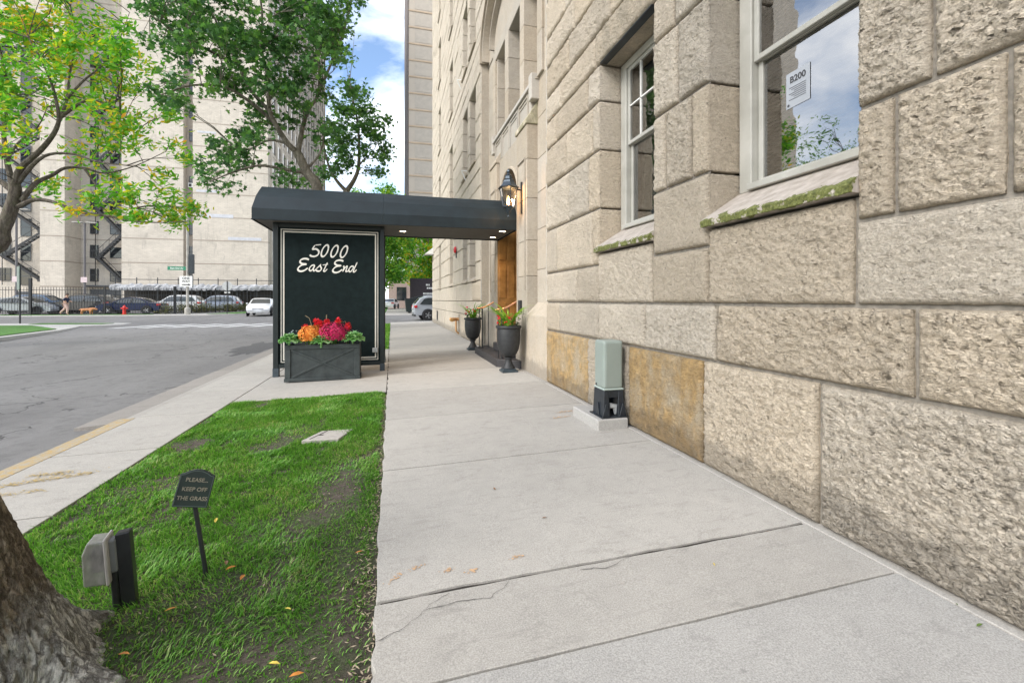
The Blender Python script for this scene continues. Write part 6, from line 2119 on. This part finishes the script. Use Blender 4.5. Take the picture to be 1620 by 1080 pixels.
# ------------------------------------------------------------------ the tall apartment tower on the left
def brick_wall(name, c, band=3.02, off=0.0):
    m, nt, b = newmat(name)
    v = pos(nt)
    cc = ramp(nt, noise_n(nt, v, .35, 6, .65), [(.3, sc3(c, .88)), (.7, sc3(c, 1.08))])
    st = noise_n(nt, pos(nt, (1.6, 1.6, .35)), 1.1, 5, .7, .4)
    cc = mixc(nt, math_n(nt, 'MULTIPLY', ramp(nt, st, [(.55, 0), (.68, 1)]), .6), cc, sc3(c, .62))
    pat = noise_n(nt, pos(nt, (1, 1, 2.2)), .5, 4, .6)
    cc = mixc(nt, ramp(nt, pat, [(.55, 0), (.62, .35)]), cc, sc3(c, 1.15))
    br = nt.nodes.new('ShaderNodeTexBrick')
    br.inputs['Scale'].default_value = 1.0
    br.inputs['Brick Width'].default_value = .42; br.inputs['Row Height'].default_value = .16
    br.inputs['Mortar Size'].default_value = .012
    br.inputs['Color1'].default_value = (1, 1, 1, 1); br.inputs['Color2'].default_value = (.86, .86, .86, 1); br.inputs['Mortar'].default_value = (.72, .7, .68, 1)
    sx = nt.nodes.new('ShaderNodeSeparateXYZ'); nt.links.new(v, sx.inputs[0])
    cb = nt.nodes.new('ShaderNodeCombineXYZ')
    nt.links.new(math_n(nt, 'ADD', sx.outputs['X'], sx.outputs['Y']), cb.inputs[0]); nt.links.new(sx.outputs['Z'], cb.inputs[1])
    nt.links.new(cb.outputs[0], br.inputs['Vector'])
    cc = mixc(nt, .8, cc, br.outputs['Color'], 'MULTIPLY')
    nt.links.new(cc, b.inputs['Base Color'])
    b.inputs['Roughness'].default_value = .9
    return m
M_TW = brick_wall('cream_brick', (.60, .54, .455))
M_TB = pm('darker_brick_course', (.35, .30, .245), .9, var=.15, vs_=1)
TY = 66
tw = thing('apartment_tower', 'tall cream brick apartment tower with fire escapes behind the parking lot', 'building', (-30, 80, PF))
HT = 66
XA0, XA1, XR, XS0, XS1, XE = -40.4, -38.0, -32.25, -25.65, -24.6, -15.9
blk = MB().box(XR, XS0, TY, 118, PF, HT).build('wall', M_TW, tw)
MB().box(XS1, XE, TY, 118, PF, HT).build('wall', M_TW, tw)
MB().box(XS0, XS1, TY + .9, 118, PF, HT).build('slot_wall', pm('tan_slot_brick', (.40, .345, .285), .9), tw)
MB().box(XA0, XA1, TY, 118, PF, HT).build('wall', M_TW, tw)
MB().box(XA1, XR, TY + 3.0, 118, PF, HT).build('recess_wall', M_TW, tw)
MB().box(-60, XA0, TY + 3.0, 118, PF, HT).build('recess_wall', M_TW, tw)
MB().box(-66, -60, TY, 118, PF, HT).build('wall', M_TW, tw)
for k in range(1, 21):
    z = 3.02 * k
    c_ = MB()
    for a, b, y in ((XR, XS0, TY), (XS1, XE, TY), (XA0, XA1, TY)):
        c_.box(a - .01, b + .01, y - .012, y + .3, z - .12, z + .02)
    c_.box(XA1 + .012, XR - .012, TY + 2.988, TY + 3.2, z - .12, z + .02)
    c_.box(XE - .3, XE + .012, TY + .31, 117.9, z - .12, z + .02)
    c_.box(XA1 - .3, XA1 + .012, TY + .31, TY + 2.98, z - .12, z + .02)
    c_.build('string_course', M_TB, tw)
M_WFR = pm('dark_window_frame', (.07, .075, .08), .5)
def tower_window(x, y, z, w, h, nm='window'):
    f = MB().box(x - w / 2, x + w / 2, y - .05, y + .02, z, z + h).build(nm, M_DGLASS, tw)
    q = MB()
    q.box(x - w / 2 - .04, x + w / 2 + .04, y - .075, y - .05, z + h * .48, z + h * .52)
    for e in (-1, 1):
        q.box(x + e * w / 2 - .03, x + e * w / 2 + .03, y - .075, y - .045, z, z + h)
    q.box(x - w / 2, x + w / 2, y - .12, y - .05, z - .06, z)
    q.build('frame', M_WFR, f)
    return f
for k in range(1, 14):
    z = 3.02 * k + .75
    tower_window((XS0 + XS1) / 2 + .15, TY + .9, z, .62, 1.5)
    if k < 12:
        tower_window(-36.6, TY + 3, z, .85, 1.55); tower_window(-34.2, TY + 3, z, 1.4, 1.3); tower_window(-32.75, TY + 3, z - .3, .7, 1.9, 'window')
        tower_window(-43.6, TY + 3, z - .55, 1.0, 2.1); tower_window(-45.6, TY + 3, z, 1.0, 1.5)
ac = MB().box(XS0 + .32, XS0 + .95, TY + .55, TY + .9, 3.02 * 5 + .75, 3.02 * 5 + 1.3).build('air_conditioner', M_WHITE, tw)
MB().box(XS0 + .4, XS0 + .7, TY + .53, TY + .55, 3.02 * 5 + .85, 3.02 * 5 + 1.2).build('grille', M_TRIM, ac)
# side facade towards the street: many window strips
sw_ = MB()
for k in range(1, 21):
    for j in range(17):
        y = TY + 2.0 + j * 2.95
        sw_.box(XE - .02, XE + .03, y, y + .75, 3.02 * k + .5, 3.02 * k + 2.3)
        sw_.box(XE - .02, XE + .03, y + 1.05, y + 1.8, 3.02 * k + .5, 3.02 * k + 2.3)
sw_.build('street_windows', M_DGLASS, tw, kind='stuff')
pr = MB()
for j in range(18):
    y = TY + 1.0 + j * 2.95
    pr.box(XE - .1, XE + .22, y, y + .5, 3, HT)
pr.build('street_piers', M_TW, tw)
# peeled white coating patches on the front
M_PATCHW = pm('pale_repair_coating', (.72, .73, .76), .7, var=.2, vs_=2, c2=(.45, .45, .47))
for x0, x1, z0, z1 in ((-24.2, -20.0, 12.0, 12.45), (-20.6, -16.7, 9.15, 9.55), (-24.2, -21.5, 15.2, 15.5), (-24.1, -22, 22.8, 23.05)):
    MB().box(x0, x1, TY - .02, TY + .05, z0, z1).build('coating_patch', M_PATCHW, tw)
def fire_escape(x0, x1, y, k0, k1, flip):
    """landings, flights and rails zigzagging up one bay"""
    fe = MB().box(x0, x0 + .06, y + 1.0, y + 1.06, PF + 3.1, 3.02 * k1).build('fire_escape', M_BLACKMETAL, tw)
    for k in range(k0, k1):
        z = 3.02 * k
        ld_ = MB().box(x0 if k % 2 == 0 else x1 - 1.1, (x0 + 1.1) if k % 2 == 0 else x1, y, y + 1.05, z + .55, z + .66)
        ld_.build('landing', M_BLACKMETAL, fe)
        a, b = (x0 + .7, x1 - .7)
        if k % 2:
            a, b = b, a
        fl_ = MB()
        for yy in (y + .05, y + .7):
            fl_.bar((a, yy, z + .6), (b, yy, z + 3.6), .05, .26)
        for i in range(11):
            t = i / 10
            fl_.box(a + (b - a) * t - .13, a + (b - a) * t + .13, y + .05, y + .7, z + .62 + 3.0 * t, z + .65 + 3.0 * t)
        fl_.build('flight', M_BLACKMETAL, fe)
        rl_ = MB()
        rl_.bar((a, y + .03, z + 1.5), (b, y + .03, z + 4.5), .04, .05)
        for i in range(5):
            t = i / 4
            rl_.bar((a + (b - a) * t, y + .03, z + .6 + 3 * t), (a + (b - a) * t, y + .03, z + 1.5 + 3 * t), .03)
        xa, xb = (x0, x0 + 1.1) if k % 2 == 0 else (x1 - 1.1, x1)
        rl_.bar((xa, y + .02, z + 1.55), (xb, y + .02, z + 1.55), .04, .05)
        for i in range(5):
            rl_.bar((xa + (xb - xa) * i / 4, y + .02, z + .6), (xa + (xb - xa) * i / 4, y + .02, z + 1.55), .03)
        rl_.build('railing', M_BLACKMETAL, fe)
        MB().bar((xa + .3, y + .5, z + .5), (xa + .3, y + 2.8, z - .5), .07).build('bracket', M_BLACKMETAL, fe)
fire_escape(-36.4, -32.4, TY + 1.7, 1, 11, 0)
fire_escape(-45.8, -40.6, TY + 1.7, 1, 11, 1)
# ground floor door and dark openings of the tower
dw = MB().box(-37.0, -33.6, TY + 2.9, TY + 3.02, PF, 2.7).build('entry_front', M_WFR, tw)
for i in range(3):
    MB().box(-36.9 + i * 1.1, -35.95 + i * 1.1, TY + 2.86, TY + 2.9, PF + .1, 2.0).build('door_leaf', M_DGLASS if i != 1 else M_CREAMLINE, dw)
MB().box(-37.2, -33.3, TY + 2.3, TY + 3.0, 3.02, 3.2).build('entry_hood', M_WFR, tw)
MB().box(-44.4, -43.2, TY + 2.95, TY + 3.02, PF, 2.4).build('service_door', M_WFR, tw)
MB().box(-41.8, -40.5, TY + 2.4, TY + 3.0, 3.3, 3.6).build('door_hood', M_WFR, tw)

# sidewalk shed wrapped in white sheeting along the tower foot
sh = thing('scaffold_shed', 'scaffold shed with white plastic sheeting along the foot of the tower', 'scaffold', (-23, 62, PF))
M_SHEET = pm('white_plastic_sheeting', (.36, .365, .375), .7, var=.3, vs_=1.6, bmp=.6, bs=2.5, bd=.3)
n = 60
mb = MB(); v = []
gs = random.Random(8)
for k in range(n + 1):
    x = -31.4 + (31.4 - 14.0) * k / n
    s_ = gs.uniform(-.07, .07)
    for z, yy in ((2.5 + gs.uniform(-.07, .07), 61.9 + s_), (2.75, 61.82 + s_ * .7), (3.05, 61.85 - s_), (3.22 + gs.uniform(-.12, .12), 62.2)):
        v.append((x, yy, z))
mb.add(v, [(4 * k + j, 4 * k + 4 + j, 4 * k + 5 + j, 4 * k + 1 + j) for k in range(n) for j in range(3)])
mb.build('sheeting', M_SHEET, sh)
MB().box(-31.3, -14.0, 64.6, 64.9, PF, 3.1).build('hoarding', pm('dark_debris_net', (.055, .05, .045), .9, var=.3, vs_=2), sh)
MB().box(-31.3, -14.0, 62.2, 64.6, 2.95, 3.1).build('deck', M_WFR, sh)
for k in range(9):
    x = -31 + k * 2.1
    MB().tube([(x, 62.2, PF), (x, 62.2, 4.0)], .05, 6).build('standard', M_DARKSTEEL, sh)
for z in (1.9, 3.75):
    MB().tube([(-31.2, 62.15, z), (-14.1, 62.15, z)], .035, 6).build('ledger', M_DARKSTEEL, sh)

# ------------------------------------------------------------------ railings round the lot, hedge
def fence(label, p0, p1, h, step, post_every, thick=.022, gate=False, name='iron_fence'):
    o = thing(name, label, 'fence', (p0[0], p0[1], PF))
    a, b = Vector((*p0, PF)), Vector((*p1, PF))
    Lf = (b - a).length
    rl_ = MB()
    for z in (.18, h - .25):
        rl_.bar(a + Vector((0, 0, z)), b + Vector((0, 0, z)), .04, .045)
    rl_.build('rail', M_BLACKMETAL, o)
    pk = MB()
    n = int(Lf / step)
    for i in range(n + 1):
        p = a.lerp(b, i / n)
        pk.bar(p + Vector((0, 0, .08)), p + Vector((0, 0, h)), thick)
    pk.build('pickets', M_BLACKMETAL, o, kind='stuff')
    m = max(1, int(Lf / post_every))
    for i in range(m + 1):
        p = a.lerp(b, i / m)
        MB().bar(p, p + Vector((0, 0, h + .12)), .085).build('post', M_BLACKMETAL, o)
    return o
fence('black iron railing along the pavement in front of the lot', (-28.6, 45.75), (-18.4, 45.55), 2.3, .19, 5.1)
fence('black iron railing with wide bars beside the hedge toward the street', (-18.3, 45.6), (-13.9, 60), 2.3, .62, 4.6, .05)
gt = fence('black iron gate at the left end of the lot with a tall post', (-45, 46.3), (-28.7, 45.8), 2.3, .2, 5.4, name='iron_gate')
MB().bar((-28.65, 45.78, PF), (-28.65, 45.78, 3.1), .17).build('gate_post', M_BLACKMETAL, gt)
hg = thing('hedge', 'low brownish green hedge along the railing', 'hedge', (-16.5, 46, PF))
gh = random.Random(3)
hc = []
for k in range(260):
    t = gh.random()
    p = Vector((-19.6, 45.3, PF)).lerp(Vector((-14.2, 58, PF)), t)
    hc.append(p + Vector((gh.uniform(-.1, .5), gh.uniform(-.3, .3), gh.uniform(.1, .75))))
leaves('foliage', hc, [.34] * len(hc), 26, .10, 'diamond', leafy('hedge_leaves', [(.06, .055, .03), (.10, .10, .045), (.16, .15, .07), (.12, .17, .05)], .7, .2, 1.5), hg, 12)
hs = MB()
for k in range(30):
    p = Vector((-19.4, 45.4, PF)).lerp(Vector((-14.2, 58, PF)), k / 29)
    hs.tube([p, p + Vector((gh.uniform(-.2, .2), .1, .6))], .02, 4)
hs.build('stems', M_BARK2, hg)

# ------------------------------------------------------------------ street furniture across the junction
hy = thing('fire_hydrant', 'red fire hydrant on the far corner lawn', 'hydrant', (-21.5, 44.4, PF + .03))
M_HYD = pm('red_hydrant_paint', (.55, .022, .018), .4, var=.15, vs_=8)
MB().lathe([(.17, 0), (.17, .04), (.12, .05), (.115, .42), (.15, .44), (.15, .50), (.13, .52), (.13, .58), (.09, .68), (.04, .72), (.03, .78), (.01, .78)], (0, 0, 0), 16).build('barrel', M_HYD, hy, local=True, smooth=True)
for dx_, dy_ in ((1, 0), (-1, 0), (0, -1)):
    MB().tube([(dx_ * .08, dy_ * .08, .50), (dx_ * .24, dy_ * .24, .50)], .075 if dy_ else .06, 10).build('outlet', M_HYD, hy, local=True)
def pole(name, label, x, y, z, h, r, mat, cat='pole', group=None):
    o = thing(name, label, cat, (x, y, z), group=group)
    MB().tube([(0, 0, 0), (0, 0, h)], r, 10).build('post', mat, o, local=True)
    return o
M_GALV = pm('weathered_grey_pole', (.36, .34, .30), .7, var=.2, vs_=3)
sp_ = pole('street_sign_post', 'tall pale lamp pole with a green street sign and a white one way sign', -16.75, 43.9, PF, 9.5, .10, M_GALV, 'sign post')
MB().lathe([(.22, 0), (.22, .5), (.15, .6)], (0, 0, 0), 12).build('pole_base', M_GALV, sp_, local=True)
M_SGREEN = pm('street_sign_green', (.02, .22, .12), .4)
gsn = MB().box(-1.45, -.12, -.03, .0, 5.25 - 1.5, 5.55 - 1.5).build('name_sign', M_SGREEN, sp_, local=True)
t = text_part('lettering', 'East End Av', .2, M_WHITE, gsn, (0, 0, 0), (R(90), 0, 0), .002); t.location = (-.78, -.034, 3.9)
osn = MB().box(-.52, .42, -.17, -.14, 2.35, 3.25).build('one_way_sign', M_WHITE, sp_, local=True)
for s_, z, sz in (('ONE', 3.05, .26), ('WAY', 2.80, .26)):
    t = text_part('lettering', s_, sz, M_INK, osn, (0, 0, 0), (R(90), 0, 0), .002); t.location = (-.05, -.174, z)
ar = MB(); ar.box(-.35, .12, -.175, -.171, 2.48, 2.56); ar.add([(.12, -.173, 2.42), (.30, -.173, 2.52), (.12, -.173, 2.62)], [(0, 1, 2)])
ar.build('arrow', M_INK, osn, local=True)
MB().box(.42, .47, -.17, -.10, 2.3, 3.3).build('sign_edge', M_DARKSTEEL, sp_, local=True)
MB().box(.13, .5, -.2, .1, 3.45, 5.1).build('signal_box', M_DARKSTEEL, sp_, local=True, bevel=.03)
ss = pole('stop_sign', 'stop sign seen from its grey back on a dark post by the hedge', -14.0, 44.6, PF, 2.9, .035, M_BLACKMETAL, 'sign')
oc = MB().lathe([(.42, -.012), (.42, .012)], (0, 0, 0), 8, R(22.5)).build('octagon', pm('sign_back_aluminium', (.50, .50, .49), .45, .3), ss, local=True)
oc.location = (0, .05, 2.45); oc.rotation_euler = (R(90), 0, 0)
MB().box(-.22, .22, .04, .06, 1.82, 1.95).build('lower_plate', M_WHITE, ss, local=True)
ls = pole('parking_sign', 'dark sign post with a large sign seen edge on at the left corner', -21.4, 33.4, PB, 3.5, .045, M_BLACKMETAL, 'sign')
bd_ = MB().box(-.02, .02, -.36, .36, 2.0, 3.4).build('board', pm('sign_back_green', (.16, .20, .17), .5), ls, local=True, bevel=.01)
bd_.rotation_euler = (0, 0, R(40)); bd_.location = (-.12, .06, 0)
for i, (px_, Yp, h_, lb_) in enumerate(((26, 52, 9.6, 'slim grey parking lot lamp post at the far left'), (134, 52, 8.6, 'slim grey parking lot lamp post before the tower recess'))):
    lp = pole('lamp_post', lb_, gx_(px_, Yp), Yp, ZL, h_, .09, pm('grey_lamp_post', (.13, .12, .12), .6), 'lamp post', 'lamp posts in the lot')
    for s_ in (-1, 1):
        MB().box(s_ * .15 if s_ > 0 else -.95, .95 if s_ > 0 else -.15, -.18, .18, h_ - .05, h_ + .08).build('lamp_head', M_GALV, lp, local=True, bevel=.03)
    MB().box(-.25, .25, -.13, -.11, 2.9, 3.4).build('small_sign', pm('pink_white_sign', (.62, .50, .50), .5), lp, local=True)

# ------------------------------------------------------------------ the person walking a dog
def skinned(name, verts, edges, radii, mat, parent, root=0, sub=2):
    me = bpy.data.meshes.new(name)
    me.from_pydata(verts, edges, [])
    o = bpy.data.objects.new(name, me); col.objects.link(o)
    o.parent = parent
    me.materials.append(mat)
    sk_ = o.modifiers.new('skin', 'SKIN')
    for i, r_ in enumerate(radii):
        sv_ = me.skin_vertices[0].data[i]
        sv_.radius = (r_, r_) if not hasattr(r_, '__len__') else r_
        sv_.use_root = (i == root)
    s_ = o.modifiers.new('sub', 'SUBSURF'); s_.levels = sub; s_.render_levels = sub
    return o
pe = thing('person', 'person in a navy top and pale trousers striding along the far pavement', 'person', (-25.9, 45.1, PF))
M_SKIN = pm('skin', (.50, .30, .21), .6)
M_NAVYC = pm('navy_cloth', (.015, .022, .05), .9); M_KHAKI = pm('pale_pink_khaki_cloth', (.52, .36, .31), .9)
V_ = [(0, 0, .93), (.03, 0, 1.18), (.06, 0, 1.40), (.08, 0, 1.50), (.11, 0, 1.60), (.12, 0, 1.70),
      (.05, -.17, 1.40), (.0, -.21, 1.14), (.16, -.22, .95), (.05, .17, 1.40), (.14, .21, 1.16), (.34, .2, 1.05),
      (.02, -.09, .88), (.20, -.10, .52), (.16, -.10, .10), (.28, -.10, .05), (-.02, .09, .88), (-.10, .10, .50), (-.42, .10, .20), (-.36, .10, .08)]
E_ = [(0, 1), (1, 2), (2, 3), (3, 4), (4, 5), (2, 6), (6, 7), (7, 8), (2, 9), (9, 10), (10, 11), (0, 12), (12, 13), (13, 14), (14, 15), (0, 16), (16, 17), (17, 18), (18, 19)]
R_ = [.13, .13, .13, .055, .09, .085, .065, .05, .04, .065, .05, .04, .10, .07, .045, .035, .10, .07, .045, .035]
skinned('body', V_, E_, R_, M_SKIN, pe)
def cloth(idx, grow, mat, nm):
    mp = {k: i for i, k in enumerate(idx)}
    skinned(nm, [V_[k] for k in idx], [(mp[a], mp[b]) for a, b in E_ if a in mp and b in mp], [R_[k] + grow for k in idx], mat, pe)
cloth([0, 1, 2, 6, 7, 9, 10], .025, M_NAVYC, 'jacket')
cloth([0, 12, 13, 14, 16, 17, 18], .028, M_KHAKI, 'trousers')
hr = MB().lathe([(.02, .10), (.08, .07), (.105, 0), (.10, -.05)], (.115, 0, 1.68), 12); hr.build('hair', pm('dark_hair', (.05, .03, .02), .7), pe, local=True, smooth=True)
dg = thing('dog', 'small ginger dog standing on the far lawn ahead of the person', 'dog', (-24.1, 44.5, PF + .03))
M_FUR = pm('ginger_fur', (.42, .19, .085), .9, var=.2, vs_=12)
DV = [(-.30, 0, .40), (0, 0, .41), (.28, 0, .43), (.42, 0, .50), (.55, 0, .46), (.70, 0, .40), (-.42, 0, .46), (-.56, 0, .36),
      (-.30, -.09, .30), (-.38, -.09, .17), (-.34, -.09, .03), (-.30, .09, .30), (-.40, .09, .17), (-.36, .09, .03), (.26, -.09, .28), (.24, -.09, .15), (.25, -.09, .03), (.26, .09, .28), (.30, .09, .15), (.30, .09, .03)]
DE = [(0, 1), (1, 2), (2, 3), (3, 4), (4, 5), (0, 6), (6, 7), (0, 8), (8, 9), (9, 10), (0, 11), (11, 12), (12, 13), (2, 14), (14, 15), (15, 16), (2, 17), (17, 18), (18, 19)]
DR = [.125, .12, .15, .10, .095, .05, .05, .025, .07, .04, .035, .07, .04, .035, .065, .04, .035, .065, .04, .035]
skinned('body', DV, DE, DR, M_FUR, dg, 1)
for s_ in (-1, 1):
    MB().add([(.50, s_ * .05, .53), (.55, s_ * .10, .50), (.50, s_ * .11, .40), (.46, s_ * .09, .45)], [(0, 1, 2, 3)]).build('ear', M_FUR, dg, local=True)

# ------------------------------------------------------------------ the pale tower and low walls beyond the stone house
pt = thing('concrete_tower', 'tall pale concrete tower with banded floors behind the stone house', 'building', (10, 90, PF))
MB().box(3.0, 24, 85, 110, PF, 78).build('wall', pm('pale_pink_concrete', (.50, .435, .355), .9, var=.06, vs_=.3), pt)
M_BAND = pm('orange_tan_band', (.50, .385, .27), .9, var=.12, vs_=.6)
M_PANEL = pm('ribbed_grey_panel', (.47, .415, .345), .9, var=.08, vs_=1.2)
for k in range(1, 25):
    z = 3.05 * k
    MB().box(2.99, 24, 84.9, 85.0, z - .16, z + .10).build('floor_band', M_BAND, pt)
    MB().box(4.1, 24, 84.96, 85.05, z + .35, z + 2.6).build('spandrel_panel', M_PANEL, pt)
MB().box(2.86, 3.02, 84.95, 109, PF, 78).build('edge_fin', pm('brown_edge', (.16, .13, .11), .8), pt)
hb = thing('dark_hoarding', 'dark brown hoarding with white lettering far beyond the silver car', 'hoarding', (4.5, 50, PF))
MB().box(-2.6, 8, -.1, .1, 0, 3.6).build('board', pm('dark_brown_board', (.035, .026, .03), .7), hb, local=True)
lt_ = MB()
for z, w0, w1 in ((2.9, -.9, -.5), (2.55, -.8, .1), (1.95, -1.2, .35), (1.65, -1.2, .35), (1.2, -.5, -.35)):
    x = w0
    while x < w1:
        q = random.uniform(.10, .22)
        lt_.box(x, min(w1, x + q), -.12, -.11, z - .10, z + .08); x += q + .06
lt_.build('lettering', M_WHITE, hb, local=True)
lbd = thing('low_brick_house', 'low pinkish brick house behind the street trees', 'building', (1.5, 70, PF))
MB().box(-2, 14, 0, 10, 0, 5).build('wall', pm('pink_brick', (.40, .30, .26), .9, var=.15), lbd, local=True)
MB().box(-2.2, 14.2, -.2, 10.2, 5, 5.3).build('roof', M_WFR, lbd, local=True)
for k in range(4):
    f = MB().box(-.8 + k * 3, .6 + k * 3, -.06, .02, 1.2, 3.2).build('window', M_DGLASS, lbd, local=True)
aw = thing('white_awning', 'small white awning at the far end of the stone house', 'awning', (2.2, 27.0, 4.0))
MB().prism([(-.35, 0), (.15, .0), (.15, .4)], -.5, .38, 'y').build('cloth', M_WHITE, aw, local=True)
MB().bar((-.33, 0, .02), (.15, 0, .2), .03).build('arm', M_DARKSTEEL, aw, local=True)
